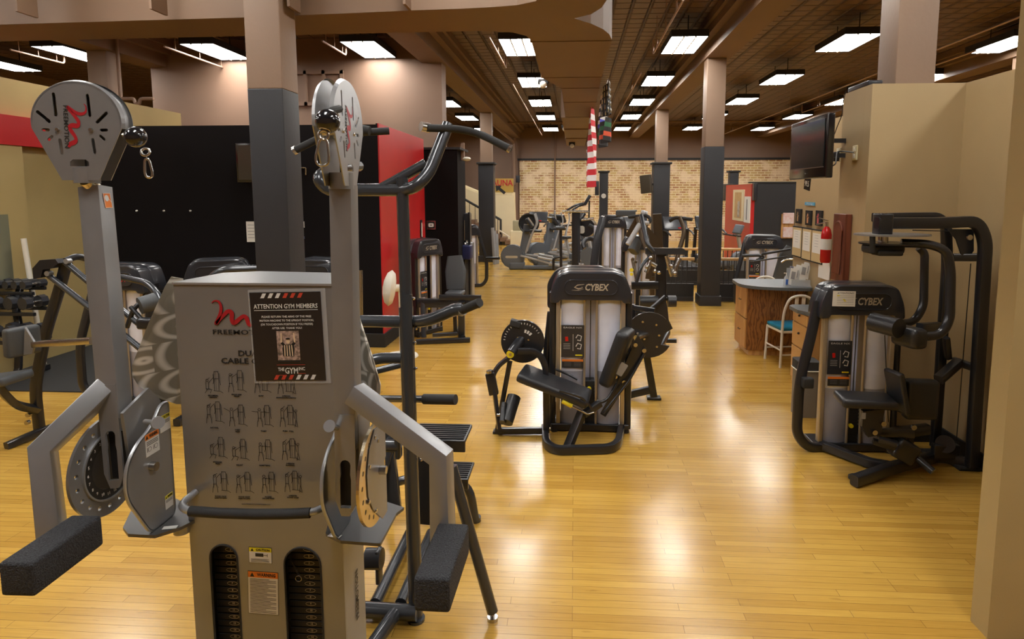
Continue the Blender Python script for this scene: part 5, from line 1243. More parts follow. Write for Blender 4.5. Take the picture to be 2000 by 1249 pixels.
m = MB(); m.cyl(P(901, 607, 2.9), P(937, 591, 2.82), .022, 16); m.build('dip_grip', rubber, CD)
m = MB(); m.cyl(P(900, 607.5, 2.9), P(904, 606, 2.89), .027, 16); m.build('grip_collar', silver_light, CD)
m = MB(); m.tube(PP((672, 735, 2.9), (730, 700, 3.02), (792, 700, 3.02)), .029, rad=.06, seg=14); m.tube(PP((735, 725, 3.3), (786, 712, 3.3)), .02); m.build('lower_frame', gunmetal, CD)
m = MB(); m.tube(PP((735, 779, 3.2), (830, 780, 3.0)), .019, seg=12); m.build('side_handle', gunmetal, CD)
m = MB(); m.cyl(P(828, 780, 3.0), P(890, 781, 2.95), .026, 16); m.build('handle_grip', rubber, CD)
m = MB(); m.bar(PP((745, 790, 3.3), (768, 1000, 3.2)), .09, .06); m.tube(PP((712, 1060, 3.0), (770, 830, 3.3)), .03); m.tube(PP((700, 870, 2.95), (778, 872, 3.0)), .032); m.build('carriage', gunmetal, CD)
m = MB(); q = P(778, 873, 3.0); m.box(q, (.03, .06, .12), bev=.012); m.build('carriage_plate', gunmetal, CD)
for (x0, x1, y0, y1, yy) in ((798, 908, 840, 866, 3.45), (792, 914, 915, 940, 3.75)):
    a, b_ = P(x0, y1, yy), P(x1, y1, yy); m = MB(); z = a.z; dd = .26
    m.bx(a.x, b_.x, yy, yy + dd, z, z + .022, .006)
    for k in range(8): m.bx(a.x + .01, b_.x - .01, yy + .02 + k * .03, yy + .035 + k * .03, z + .02, z + .028)
    m.bx(a.x, b_.x, yy, yy + .02, z - .05, z + .005, .004)
    m.build('step', black_frame, CD)
m = MB(); q0 = F(765, 1005); q1 = F(926, 1018); zz = P(860, 938, 3.85).z - .02
m.tube([Vector((q0.x, 3.88, .02)), Vector((q0.x + .02, 3.88, zz)), Vector((q1.x - .03, 3.88, zz)), Vector((q1.x + .01, 3.88, .02))], .03, rad=.16, seg=14); m.cyl(F(928, 1018), F(928, 1018) + Vector((0, 0, .03)), .04, 14); m.build('step_leg', gunmetal, CD)
m = MB(); m.bar(PP((836, 870, 3.3), (830, 1018, 3.3)), .10, .08, ch=.01); m.build('cable_column', black_frame, CD)
m = MB(); m.tube(PP((882, 912, 2.95), (962, 1196, 2.93)), .029, seg=14); lg = m.build('rear_leg', gunmetal, CD); m = MB(); q = F(962, 1212); m.cyl(q, q + Vector((0, 0, .02)), .028, 16); m.cyl(q, q + Vector((0, 0, .06)), .012, 10); m.build('levelling_foot', steel, lg)
m = MB(); z = .06
m.tube([F(815, 1198, z), F(690, 1190, z)], .04, seg=14); m.tube([F(733, 1180, z), F(800, 1042, z)], .032, seg=14); m.tube([F(783, 1180, z), F(842, 1042, z)], .032, seg=14); m.tube([F(778, 1190, z), F(715, 1280, z)], .036, seg=14); m.build('base_frame', gunmetal, CD)
m = MB(); m.cyl(P(715, 1092, 2.75), P(746, 1092, 2.75), .05, 20); m.box(P(740, 1105, 2.75), (.02, .06, .17), bev=.008); m.build('counterweight_roller', black_frame, CD)
# ------------------------------------------------------------------ converging chest press on the left, behind the grey upright
CP = thing('chest_press_machine', 'black press machine with a red-lettered hood, left, behind the grey machine arm', 'exercise machine', (-4.7, 5.7, 0))
tower(CP, (-4.70, 5.95, 0), yaw=R(-8), W=.72, H=1.47, D=.32, ink=red_ink, loop=-1)
YC = 5.2
m = MB(); m.bar(PP((130, 512, YC), (118, 560, YC), (88, 655, YC), (68, 760, YC), (78, 845, 5.25)), .075, .07, rad=.15, up=(0, -1, 0)); m.build('side_frame', black_frame, CP)
m = MB(); m.bar([F(12, 872, .03), F(62, 850, .05), F(110, 832, .05)], .06, .06, rad=.05, up=(0, 0, 1)); m.bar(PP((70, 800, 5.2), (30, 792, 4.9), (0, 762, 4.7), (-40, 700, 4.6)), .085, .06, rad=.12, up=(0, -1, 0)); m.build('seat_frame', black_frame, CP)
m = MB()
for x, y in ((55, 811), (53, 826)): q = P(x, y, 5.12); m.cyl(q + Vector((0, -.012, 0)), q + Vector((0, .02, 0)), .02, 12)
m.build('bolt', steel, CP)
pad(CP, 'seat', P(2, 742, 4.75), (.34, .3, .075), Matrix.Rotation(R(-8), 3, 'Y'), gray_leather, bev=.03)
m = MB(); m.prism([(q.x, q.z) for q in PP((84, 522, YC), (98, 506, YC), (128, 504, YC), (134, 512, YC), (120, 522, YC), (104, 524, YC), (100, 540, YC), (86, 542, YC))], basis((0, YC - .03, 0), (1, 0, 0), (0, 0, 1)), -.08); m.tube(PP((128, 510, YC), (150, 500, 5.3), (178, 508, 5.4), (230, 512, 5.6)), .03, rad=.06); m.build('pivot_bracket', black_frame, CP)
m = MB(); m.tube(PP((128, 513, YC - .05), (270, 632, 5.0)), .026, seg=12); m.build('press_rod', gunmetal, CP)
m = MB(); m.tube(PP((92, 536, YC - .05), (178, 603, 5.0), (285, 690, 4.8)), .026, seg=12); m.build('press_rod', gunmetal, CP)
m = MB(); m.tube(PP((180, 532, 5.5), (235, 541, 5.4), (290, 553, 5.3), (312, 580, 5.2), (330, 640, 5.1)), .03, rad=.12, seg=12); m.build('top_rail', gunmetal, CP)
m = MB()
for x, y in ((128, 511), (91, 535)): q = P(x, y, YC - .1); m.cyl(q, q + Vector((0, .05, 0)), .023, 16)
m.build('pivot_cap', silver_light, CP)
m = MB(); m.sweep(PP((273, 598, 5.0), (305, 588, 5.1)), circ(.075, 20)); m.build('roller_pad', gray_leather, CP)
m = MB(); m.tube(PP((248, 640, 5.0), (262, 600, 5.0), (290, 580, 5.1)), .02, rad=.08); m.tube(PP((255, 600, 5.0), (300, 650, 4.95)), .018); m.box(P(285, 632, 4.98), (.14, .08, .1), bev=.03); m.build('handle_linkage', black_frame, CP)
m = MB(); m.bar(PP((65, 673, 4.9), (178, 666, 4.95)), .055, .055); m.build('seat_adjuster_bar', steel, CP)
padq(CP, 'backrest', P(38, 695, 4.9), P(48, 638, 4.95), (.3, 1, 0), .26, .09, gray_leather, bev=.03)
m = MB(); m.prism([(q.x, q.z) for q in PP((48, 640, 4.88), (68, 672, 4.88), (62, 692, 4.88), (46, 694, 4.88))], basis((0, 4.88, 0), (1, 0, 0), (0, 0, 1)), .02); m.build('back_plate', silver, CP, smooth=False)

def simple_machine(name, label, o, yaw, H=1.48, W=.68, **kw):
    t = thing(name, label, 'exercise machine', o); tower(t, o, yaw=yaw, H=H, W=W, **kw); return t
t = simple_machine('weight_machine', 'black weight machine hood showing above the left end of the grey cabinet', (-3.78, 6.25, 0), R(25), H=1.50, detail=0)
m = MB(); m.tube(PP((405, 600, 5.6), (412, 540, 5.6), (440, 527, 5.6), (530, 525, 5.7), (550, 545, 5.7), (555, 600, 5.7)), .04, rad=.12); m.build('top_rail', gunmetal, t)
m = MB(); m.box((-3.75, 5.75, .45), (.34, .4, .08), bev=.03); m.build('seat', leather, t); m = MB(); m.bar([(-3.75, 5.75, .42), (-3.75, 5.75, .03)], .08, .08); m.bar([(-3.75, 5.4, .04), (-3.75, 6.2, .04)], .07, .07); m.build('seat_frame', black_frame, t)
t = simple_machine('weight_machine', 'black weight machine hood showing above the right end of the grey cabinet', (-2.80, 6.35, 0), R(-15), H=1.50, detail=0)
m = MB(); m.box((-2.6, 5.85, .45), (.34, .4, .08), bev=.03); m.build('seat', leather, t); m = MB(); m.bar([(-2.6, 5.85, .42), (-2.6, 5.85, .03)], .08, .08); m.build('seat_frame', black_frame, t)
m = MB(); m.tube(PP((704, 528, 5.8), (706, 720, 5.8)), .02); m.build('side_tube', steel, t)

# ------------------------------------------------------------------ seated machine in front of the red wall
SM = thing('seated_row_machine', 'black seated machine with tall padded seat back before the black wall', 'exercise machine', (-2.0, 9.2, 0))
tower(SM, (-2.22, 9.35, 0), yaw=R(62), W=.62, H=1.50, D=.30, text='CYBEX')
MB().sweep([P(890, 565, 9.5), P(890, 530, 9.55), P(888, 500, 9.6)], rrect(.32, .09, .04), scale=[.9, 1.05, .72]).build('backrest', gray_leather, SM)
m = MB(); m.box(P(889, 573, 9.35), (.27, .32, .08), bev=.035); m.build('seat', gray_leather, SM)
m = MB(); m.bar(PP((858, 581, 9.0), (940, 582, 9.0)), .05, .08); m.bar(PP((816, 592, 9.1), (938, 593, 9.0)), .14, .06, up=(0, -1, 0)); m.build('cross_beam', black_frame, SM)
m = MB(); m.bar(PP((901, 590, 8.95), (902, 658, 9.0)), .10, .08); m.bar(PP((826, 590, 9.1), (828, 660, 8.95)), .07, .07); m.bar(PP((888, 600, 9.3), (890, 655, 9.4)), .06, .06); m.build('post', black_frame, SM)
m = MB(); m.bar([F(812, 668, .04), F(918, 664, .04)], .06, .07); m.bar([F(905, 660, .05), F(890, 640, .05)], .06, .06); m.bar([F(845, 655, .2), F(893, 652, .2)], .05, .05); m.build('floor_frame', black_frame, SM)
# cable column and the next tower beyond
t = thing('cable_column', 'tall narrow black cable column with a navy housing beside the black wall', 'exercise machine', (-2.1, 12.0, 0))
a, b_ = P(896, 417, 11.9), P(922, 600, 11.9)
m = MB(); m.bx(a.x, b_.x - .04, 11.9, 12.2, P(900, 470, 11.9).z, a.z, .02); m.build('top_housing', black_hood, t)
m = MB(); m.bx(P(893, 480, 11.7).x, P(919, 480, 11.7).x, 11.7, 12.0, P(900, 508, 11.7).z, P(900, 480, 11.7).z, .03); m.build('navy_housing', navy, t)
m = MB(); m.bx(a.x, b_.x, 11.95, 12.25, .12, P(900, 475, 11.95).z, .01); m.build('shroud', silver, t)
m = MB(); m.bx(a.x + .02, a.x + .1, 11.9, 11.95, .2, a.z); m.bx(b_.x - .06, b_.x - .02, 11.88, 11.95, .15, a.z + .02); m.build('upright', black_frame, t)
m = MB(); m.ball(P(908, 477, 11.85), .035, 12); m.tube(PP((907, 430, 11.85), (907, 470, 11.85)), .012); m.build('chrome_hook', chrome, t)
m = MB(); m.bx(a.x - .02, b_.x + .03, 11.85, 12.3, 0, .14, .01); m.build('base', oak_drawer, t)
t = simple_machine('weight_machine', 'black-hooded weight machine in front of the distant left pillar', (-2.42, 14.1, 0), R(38), W=.6, detail=0, loop=1)
m = MB(); m.tube(PP((950, 505, 13.8), (975, 505, 13.6)), .03); m.build('handle', black_frame, t)
t = thing('shaker_banner', 'pale folded blue-grey mats hanging beside the distant left pillar', 'mats', (-2.55, 19, 0))
for k in range(3):
    a, b_ = P(962 + k * 4, 445 + k * 6, 19 + .1 * k), P(966 + k * 3, 508 - k * 3, 18.9 + .1 * k); b_.z = .0; MB().bar([a, b_], .10, .04).build('mat', cardio_light if k % 2 else silver_light, t)

# ------------------------------------------------------------------ cardio machines, built once and copied
def make_elliptical():
    t = thing('elliptical_trainer', 'x', 'elliptical trainer')
    B = lambda m, n, mt: m.build(n, mt, t, local=True)
    m = MB(); m.cyl((-.85, -.13, .38), (-.85, .13, .38), .34, 40); w_ = B(m, 'flywheel_housing', cardio_gray)
    m = MB(); m.cyl((-.85, -.15, .38), (-.85, -.13, .38), .30, 40); m.build('cover_disc', cardio_gray, w_, local=True)
    m = MB(); m.prism(rrect(.36, .07, .034), facing((-.87, -.152, .37)), .004); m.build('nameplate', badge_ink, w_, local=True, smooth=False)
    m = MB(); m.bx(-.95, .95, -.15, .15, .02, .10, .02); m.bx(-.95, -.5, -.16, .16, .0, .22, .05); B(m, 'base', cardio_gray)
    m = MB(); m.bar([(.2, -.14, .13), (.75, -.14, .17)], .06, .04); m.bar([(.2, .14, .13), (.75, .14, .17)], .06, .04); B(m, 'ramp_rail', cardio_light)
    m = MB(); m.bar([(-.65, 0, .1), (-.5, 0, .8), (-.42, 0, 1.30)], .20, .14, rad=.1); B(m, 'mast', cardio_gray)
    m = MB(); m.box((-.35, 0, 1.36), (.10, .46, .30), Matrix.Rotation(R(-35), 3, 'Y'), bev=.03); m.box((-.25, 0, 1.12), (.5, .4, .07), bev=.02); B(m, 'console', black_hood)
    for s_ in (-1, 1):
        m = MB(); m.bar([(-.6, .22 * s_, .42), (.55, .22 * s_, .20 + .08 * s_)], .06, .05); m.box((.1, .22 * s_, .36 + .02 * s_), (.42, .15, .06), Matrix.Rotation(R(10), 3, 'Y'), bev=.02); B(m, 'pedal_arm', cardio_light)
        m = MB(); m.tube([(-.45, .28 * s_, .5), (-.3, .28 * s_, 1.0), (-.12, .28 * s_, 1.35), (-.2, .26 * s_, 1.62)], .024, rad=.12, seg=10); B(m, 'swing_handle', cardio_light)
    return t
def make_treadmill():
    t = thing('treadmill', 'x', 'treadmill')
    B = lambda m, n, mt: m.build(n, mt, t, local=True)
    m = MB(); m.bx(-.38, .38, -.95, .95, .03, .18, .03); m.bx(-.40, .40, .55, .98, .03, .30, .06); B(m, 'deck', black_hood)
    m = MB(); m.bx(-.26, .26, -.93, .55, .18, .19); B(m, 'belt', rubber)
    for s_ in (-1, 1):
        m = MB(); m.bar([(.38 * s_, .72, .15), (.38 * s_, .62, 1.15)], .1, .05); B(m, 'upright', black_frame)
        m = MB(); m.tube([(.38 * s_, .7, 1.1), (.38 * s_, .3, 1.08), (.36 * s_, .0, .98)], .028, rad=.1); B(m, 'handrail', black_frame)
    m = MB(); m.box((0, .68, 1.30), (.74, .08, .42), Matrix.Rotation(R(-25), 3, 'X'), bev=.03); B(m, 'console', black_hood)
    m = MB(); m.box((0, .60, 1.12), (.70, .26, .06), bev=.02); B(m, 'tray', black_hood)
    m = MB(); m.box((.1, .50, 1.16), (.12, .05, .05), bev=.01); B(m, 'stop_key', red_metal)
    return t
def make_bike():
    t = thing('exercise_bike', 'x', 'exercise bike')
    B = lambda m, n, mt: m.build(n, mt, t, local=True)
    m = MB(); m.cyl((-.45, -.09, .38), (-.45, .09, .38), .27, 30); m.bar([(-.45, 0, .4), (.2, 0, .35)], .16, .16); B(m, 'drive_housing', cardio_gray)
    m = MB(); m.bx(-.8, .8, -.05, .05, .03, .1, .02); m.bx(-.8, -.7, -.28, .28, .0, .07, .02); m.bx(.7, .8, -.28, .28, .0, .07, .02); B(m, 'base', cardio_light)
    m = MB(); m.bar([(-.5, 0, .5), (-.35, 0, 1.15)], .09, .07); m.bar([(.2, 0, .3), (.35, 0, .85)], .07, .07); B(m, 'frame', cardio_light)
    m = MB(); m.box((.36, 0, .9), (.28, .24, .09), bev=.04); B(m, 'saddle', black_hood)
    m = MB(); m.box((-.36, 0, 1.25), (.08, .34, .26), Matrix.Rotation(R(-25), 3, 'Y'), bev=.03); B(m, 'console', cardio_gray)
    m = MB(); m.tube([(-.05, -.24, 1.12), (-.3, -.24, 1.08), (-.36, 0, 1.06), (-.3, .24, 1.08), (-.05, .24, 1.12)], .02, rad=.08); B(m, 'handlebar', black_frame)
    for s_ in (-1, 1): m = MB(); m.bar([(-.1, .12 * s_, .34), (-.1 + .12 * s_, .15 * s_, .34 - .12 * s_)], .04, .02); m.box((-.1 + .12 * s_, .2 * s_, .34 - .12 * s_), (.1, .1, .03)); B(m, 'pedal', black_frame)
    return t
def place(proto, used, x, y, rz, label, group):
    o = proto if not used else copy_tree(proto)
    o.location = (x, y, 0); o.rotation_euler = (0, 0, R(rz)); o['label'] = label; o['group'] = group; return o
ep = make_elliptical()
EG = 'elliptical trainers at the back of the gym'
for k, (x, y, rz, lab) in enumerate((
    (-.95, 17.75, 0, 'grey elliptical trainer with a round flywheel cover, nearest at the left of the cardio area'),
    (-.35, 19.0, 25, 'elliptical trainer crossing behind the nearest grey elliptical'),
    (-.35, 20.9, 60, 'elliptical trainer in the middle of the cardio cluster'),
    (-.1, 22.6, 200, 'elliptical trainer just left of the dark post with a white dial'),
    (6.6, 17.6, 170, 'silver elliptical trainer right of the tall pillar, before the red room'))):
    place(ep, k, x, y, rz, lab, EG)
tp = make_treadmill()
for k, (x, y, rz, lab) in enumerate((
    (3.15, 18.2, 10, 'black treadmill with red key, nearest, beyond the balustrade'), (4.25, 18.9, 10, 'black treadmill half behind the tall pillar, beyond the balustrade'),
    (1.9, 18.2, 5, 'black treadmill with tall console left of the distant ledged pillar'), (-1.5, 22.9, -8, 'treadmill at the back left near the staircase'))):
    place(tp, k, x, y, rz, lab, 'treadmills')
bp2 = make_bike()
for k, (x, y, rz, lab) in enumerate(((4.0, 16.5, 200, 'exercise bike showing just left of the tall pillar'), (.05, 18.0, 150, 'exercise bike among the elliptical trainers'), (-.6, 25.2, 30, 'exercise bike farthest back by the brick wall'))):
    place(bp2, k, x, y, rz, lab, 'exercise bikes')
t = thing('stair_climber', 'tall stair climber with console on a slim mast before the brick wall', 'stair climber', (.75, 23.5, 0))
m = MB(); m.bar(PP((1150, 438, 23.5), (1151, 392, 23.5)), .06, .05); m.tube(PP((1105, 413, 23.5), (1125, 400, 23.5), (1143, 397, 23.5)), .04, rad=.2); m.tube(PP((1110, 418, 23.3), (1128, 403, 23.3), (1145, 399, 23.4)), .04, rad=.2); m.build('mast', black_frame, t)
m = MB(); m.box(P(1147, 391, 23.4), (.12, .4, .42), Matrix.Rotation(R(30), 3, 'Y'), bev=.03); m.build('console', black_hood, t)
m = MB(); m.bx(.2, 1.1, 23.2, 23.9, 0, .7, .1); m.bx(-.1, .5, 23.2, 23.9, 0, .3, .05); m.build('step_housing', cardio_gray, t)
t = thing('drum_fan', 'round black floor fan before the brick wall', 'fan', P(1034, 437, 21)); q = P(1033, 437, 21)
m = MB(); m.torus(q, .33, .03, Matrix.Rotation(R(90), 4, 'X')); m.cyl(q + Vector((0, .05, 0)), q + Vector((0, .09, 0)), .31, 30); m.build('cage', black_frame, t)
m = MB(); m.ball(q, .06, 12); m.build('hub', steel, t); m = MB(); m.bar([q + Vector((0, 0.1, -.33)), Vector((q.x, q.y + .1, .03))], .06, .06); m.bx(q.x - .25, q.x + .25, q.y - .1, q.y + .3, 0, .05); m.build('stand', black_frame, t)
t = thing('padded_bench', 'beige padded seat back against the back wall near the stairs', 'bench', P(1012, 440, 24)); q = P(1012, 441, 24)
m = MB(); m.box(q, (.42, .1, .42), bev=.05); m.build('backrest', mat('beige_vinyl', (.36, .32, .2), .5), t); m = MB(); m.bx(q.x - .3, q.x + .3, 23.8, 24.5, 0, q.z - .2, .03); m.build('base', cream, t)

# ------------------------------------------------------------------ strength machines in the middle distance
t = thing('pulldown_machine', 'tall black weight machine with lavender panels behind the leg extension hood', 'exercise machine', (1.0, 13, 0))
q = P(1197, 530, 13); tower(t, (q.x, 13, 0), yaw=R(6), W=.60, H=1.74, D=.36, placard=False, text='CYBEX', ink=badge_ink)
m = MB(); m.bar(PP((1178, 425, 12.9), (1166, 470, 12.8), (1153, 570, 12.7)), .16, .09, up=(0, -1, 0)); m.build('slanted_frame', black_frame, t)
m = MB(); m.bx(P(1160, 500, 13.2).x, P(1176, 500, 13.2).x, 13.1, 13.5, .1, 1.5); m.build('side_shroud', shroud, t)
m = MB(); m.box(P(1206, 526, 12.0), (.16, .02, .05)); m.build('nameplate', black_hood, t)
m = MB(); m.torus(P(1152, 478, 13.4), .14, .05, Matrix.Rotation(R(60), 4, 'X'), a0=20, a1=220); m.build('round_pad', leather, t)
t = thing('rack_post_machine', 'slim black double-post machine left of the tall lavender weight machine', 'exercise machine', (0.0, 15, 0))
m = MB(); m.bar(PP((1125, 415, 14.5), (1125, 540, 14.5)), .20, .16, ch=.03); m.build('wide_post', black_frame, t)
m = MB(); m.bar(PP((1095, 443, 14.6), (1096, 535, 14.6)), .07, .07); m.tube(PP((1086, 446, 14.5), (1104, 446, 14.5)), .05); m.tube(PP((1081, 528, 14.5), (1081, 505, 14.5), (1094, 502, 14.5)), .03, rad=.06); m.build('narrow_post', black_frame, t)
m = MB(); m.tube(PP((1098, 413, 14.4), (1150, 414, 14.4)), .03); m.tube(PP((1135, 430, 14.4), (1160, 427, 14.4)), .03); m.bar([Vector((-.45, 14.5, .04)), Vector((.2, 14.5, .04))], .07, .07); m.tube(PP((1130, 517, 14.3), (1140, 518, 14.3)), .05); m.build('cross_tube', steel, t)
m = MB(); m.cyl(P(1144, 445, 14.7), P(1150, 445, 15.1), .22, 24); m.build('cam', black_frame, t)
m = MB(); m.prism(rrect(.14, .18, .05), facing(P(1136, 449, 14.62)), .01); m.build('badge', white_label, t, smooth=False)
m = MB(); m.tube(PP((1150, 440, 14.5), (1158, 445, 14.5)), .05); m.build('handle', rubber, t)
t = thing('plate_press_machine', 'bronze-tubed lever press machine with angled levers right of the lavender weight machine', 'exercise machine', (1.6, 10.5, 0))
q = P(1247, 560, 11); tower(t, (q.x, 11, 0), yaw=R(0), W=.62, H=1.45, D=.3, detail=0, placard=False)
bz = mat('bronze_tube', (.085, .06, .035), .3, .5)
m = MB(); m.bar(PP((1246, 424, 9.8), (1256, 470, 9.7), (1272, 500, 9.6), (1266, 545, 9.6)), .09, .07, ch=.01, rad=.2); m.bar(PP((1246, 424, 9.85), (1225, 462, 9.9)), .08, .06); m.build('lever_frame', bz, t)
m = MB(); m.tube(PP((1328, 424, 9.8), (1338, 452, 9.7), (1322, 505, 9.6), (1318, 540, 9.5)), .035, rad=.2); m.build('lever', bz, t)
m = MB(); m.tube(PP((1308, 432, 9.9), (1318, 425, 9.85), (1352, 429, 9.7)), .028, rad=.08); m.tube(PP((1228, 424, 9.9), (1264, 421, 9.75), (1272, 430, 9.7), (1262, 440, 9.7)), .028, rad=.08); m.build('grip', rubber, t)
m = MB(); m.tube(PP((1250, 438, 9.7), (1226, 478, 9.6)), .04); m.box(P(1262, 436, 9.7), (.1, .08, .07), bev=.03); m.ball(P(1257, 417, 9.8), .05, 12); m.tube(PP((1252, 415, 9.9), (1264, 418, 9.9)), .04); m.build('chrome_strut', cardio_light, t)
m = MB(); m.sweep(PP((1236, 492, 9.9), (1244, 470, 10.0)), rrect(.13, .2, .05)); m.build('backrest', gray_leather, t)
m = MB(); m.bar(PP((1283, 418, 10.2), (1288, 520, 10.2)), .14, .1, ch=.01); m.prism([(q.x, q.z) for q in PP((1262, 440, 10.1), (1290, 470, 10.1), (1292, 555, 10.1), (1270, 545, 10.1), (1276, 500, 10.1))], basis((0, 10.1, 0), (1, 0, 0), (0, 0, 1)), .03); m.bar(PP((1274, 540, 10.1), (1276, 590, 10.1)), .1, .1); m.build('frame', bz, t)
m = MB(); m.box(P(1222, 417, 10.4), (.33, .06, .1), bev=.02); m.tube(PP((1206, 425, 10.4), (1206, 412, 10.4), (1244, 412, 10.4)), .015); m.build('head_pad', gray_leather, t)
m = MB(); m.bar(PP((1235, 506, 9.7), (1243, 545, 9.6)), .05, .04); m.ball(P(1236, 506, 9.6), .025, 8); m.ball(P(1246, 538, 9.55), .03, 8); m.ball(P(1242, 512, 9.6), .025, 8); m.build('link', bz, t)
m = MB(); m.cyl(P(1233, 528, 9.5), P(1234, 528, 9.55), .03, 12); m.cyl(P(1233, 536, 9.5), P(1234, 536, 9.55), .025, 12); m.build('selector_knob', yellow, t)
m = MB(); m.bar([(1.25, 9.7, .05), (1.25, 11.2, .05)], .07, .07); m.bar([(1.0, 9.9, .05), (1.5, 9.9, .05)], .07, .07); m.build('floor_frame', black_frame, t)

# far-right selectorised machine by the desk
t = thing('arm_curl_machine', 'black weight machine with hood and reclined seat beyond the desk', 'exercise machine', (3.6, 11.8, 0))
q = P(1484, 590, 11.9); tower(t, (q.x, 11.75, 0), yaw=R(-4), W=.74, H=1.42, D=.3, loop=-1)
m = MB(); m.sweep(PP((1523, 566, 11.3), (1537, 500, 11.2), (1545, 482, 11.2)), rrect(.34, .09, .04), scale=[1.1, .8, .5]); m.build('backrest', gray_leather, t)
m = MB(); m.tube(PP((1450, 500, 11.3), (1484, 499, 11.2), (1492, 503, 11.2), (1478, 509, 11.2)), .028, rad=.05); m.bar(PP((1488, 497, 11.2), (1545, 487, 11.0)), .08, .04); m.tube(PP((1473, 511, 11.2), (1538, 501, 11.0)), .014); m.build('arm', black_frame, t)
m = MB(); m.tube(PP((1526, 513, 11.0), (1534, 507, 11.0), (1552, 507, 11.0)), .018, rad=.04); m.build('handle', steel, t); m = MB(); m.bx(3.6, 4.1, 11.0, 11.6, .02, .1); m.bar([(3.9, 11.3, .05), (3.9, 11.3, .55)], .1, .1); m.build('seat_frame', black_frame, t)

# ------------------------------------------------------------------ balustrades round the floor opening
def balustrade(x0, x1, y, label):
    t = thing('balustrade', label, 'railing', ((x0 + x1) / 2, y, 0))
    m = MB(); m.bar([(x0, y, .87), (x1, y, .87)], .075, .06, ch=.02); m.build('top_rail', oak_rail, t)
    MB().bx(x0, x1, y - .03, y + .03, .02, .36).build('curb_panel', black_flat, t, smooth=False)
    MB().bx(x0, x1, y - .05, y - .03, .0, .09, .004).build('kick_board', slate_pillar, t, smooth=False)
    b0 = MB().bx(-.008, .008, -.008, .008, .36, .84).build('baluster', black_flat, t, smooth=False, local=True)
    n = int((x1 - x0) / .105); b0.location = (x0 - (x0 + x1) / 2 + .05, 0, 0)
    for k in range(1, min(n, 95)):
        c = b0.copy(); COL.objects.link(c); c.parent = t; c.location = (x0 - (x0 + x1) / 2 + .05 + k * .105, 0, 0)
        if k % 4 == 0:
            s_ = MB().bx(-.05, .055, -.006, .006, .40, .412).build('cross_piece', black_flat, t, smooth=False, local=True); s_.location = c.location
    return t
balustrade(1.72, 2.44, 12.64, 'near balustrade with oak rail, part left of the tall pillar')
balustrade(2.88, 4.5, 12.64, 'near balustrade with oak rail, part right of the tall pillar')
balustrade(1.72, 5.0, 14.9, 'far balustrade with oak rail across the floor opening')

# ------------------------------------------------------------------ reception corner
DK = thing('reception_desk', 'oak desk with slate laminate top and drawer end, beyond the chair', 'desk', (2.75, 8.6, 0))
m = MB(); tp_ = [(2.30, 8.30), (2.45, 8.18), (2.75, 8.10), (3.11, 8.08), (3.11, 8.95), (2.26, 8.95), (2.24, 8.45)]
tp_ = [(q.x, q.y) for q in fillet([Vector((*p_, 0)) for p_ in tp_], .1, 4, closed=True)]
m.prism(tp_, Matrix.Translation((0, 0, .975)), .04); m.build('worktop', laminate, DK, smooth=False)
m = MB(); m.bx(2.34, 3.10, 8.34, 8.90, .08, .934); m.build('carcass', oak_panel, DK, smooth=False)
m = MB(); m.bx(2.38, 3.10, 8.37, 8.88, .0, .08); m.build('plinth', oak_drawer, DK, smooth=False)
for z0, z1 in ((.10, .50), (.515, .925)):
    d = MB().bx(2.318, 2.338, 8.35, 8.89, z0, z1, .004).build('drawer', oak_drawer, DK, smooth=False)
    m = MB(); m.tube([(2.318, 8.58, (z0 + z1) / 2 + .02), (2.298, 8.59, (z0 + z1) / 2 + .015), (2.298, 8.66, (z0 + z1) / 2 + .015), (2.318, 8.67, (z0 + z1) / 2 + .02)], .005, rad=.01, seg=6); m.build('pull', dark_steel, d)
D2 = thing('low_desk', 'oak cabinet with slate top, partly hidden by the torso machine frame', 'desk', (2.8, 6.9, 0))
q = F(1540, 600, .93)
m = MB(); m.prism([(2.50, 7.22), (2.50, 6.95), (2.62, 6.72), (3.10, 6.70), (3.10, 7.30), (2.56, 7.30)], Matrix.Translation((0, 0, .90)), .04); m.build('worktop', laminate, D2, smooth=False)
m = MB(); m.bx(2.575, 3.10, 6.80, 7.26, .0, .86); m.build('carcass', oak_drawer, D2, smooth=False)
for z0, z1 in ((.06, .44), (.455, .72), (.735, .85)):
    d = MB().bx(2.556, 2.574, 6.80, 7.25, z0, z1, .004).build('drawer', oak_drawer, D2, smooth=False)
    m = MB(); m.ball((2.545, 7.02, (z0 + z1) / 2 + .03), .014, 10); m.build('knob', dark_steel, d)
def make_chair():
    t = thing('dining_chair', 'x', 'chair')
    B = lambda m, n, mt: m.build(n, mt, t, local=True)
    m = MB(); m.box((0, 0, .495), (.42, .42, .055), bev=.025); B(m, 'seat', teal)
    m = MB(); m.bx(-.21, .21, -.215, .215, .44, .47, .006); B(m, 'seat_frame', white_metal)
    m = MB(); m.tube([(-.2, -.21, .46), (-.2, -.23, .72), (-.14, -.25, .90), (0, -.255, .935), (.14, -.25, .90), (.2, -.23, .72), (.2, -.21, .46)], .0165, rad=.1, seg=12); B(m, 'back_hoop', white_metal)
    for x in (-.045, .045): B(MB().bar([(x, -.215, .46), (x, -.25, .92)], .045, .012), 'back_slat', white_metal)
    for x in (-.2, .2):
        for y in (-.21, .2): B(MB().tube([(x, y, .46), (x * 1.06, y * 1.06, .0)], .0165, seg=10), 'leg', white_metal)
    for y in (-.215, .2): B(MB().tube([(-.205, y, .16), (.205, y, .16)], .011, seg=8), 'stretcher', white_metal)
    for x in (-.205, .205): B(MB().tube([(x, -.215, .22), (x, .2, .22)], .011, seg=8), 'stretcher', white_metal)
    return t
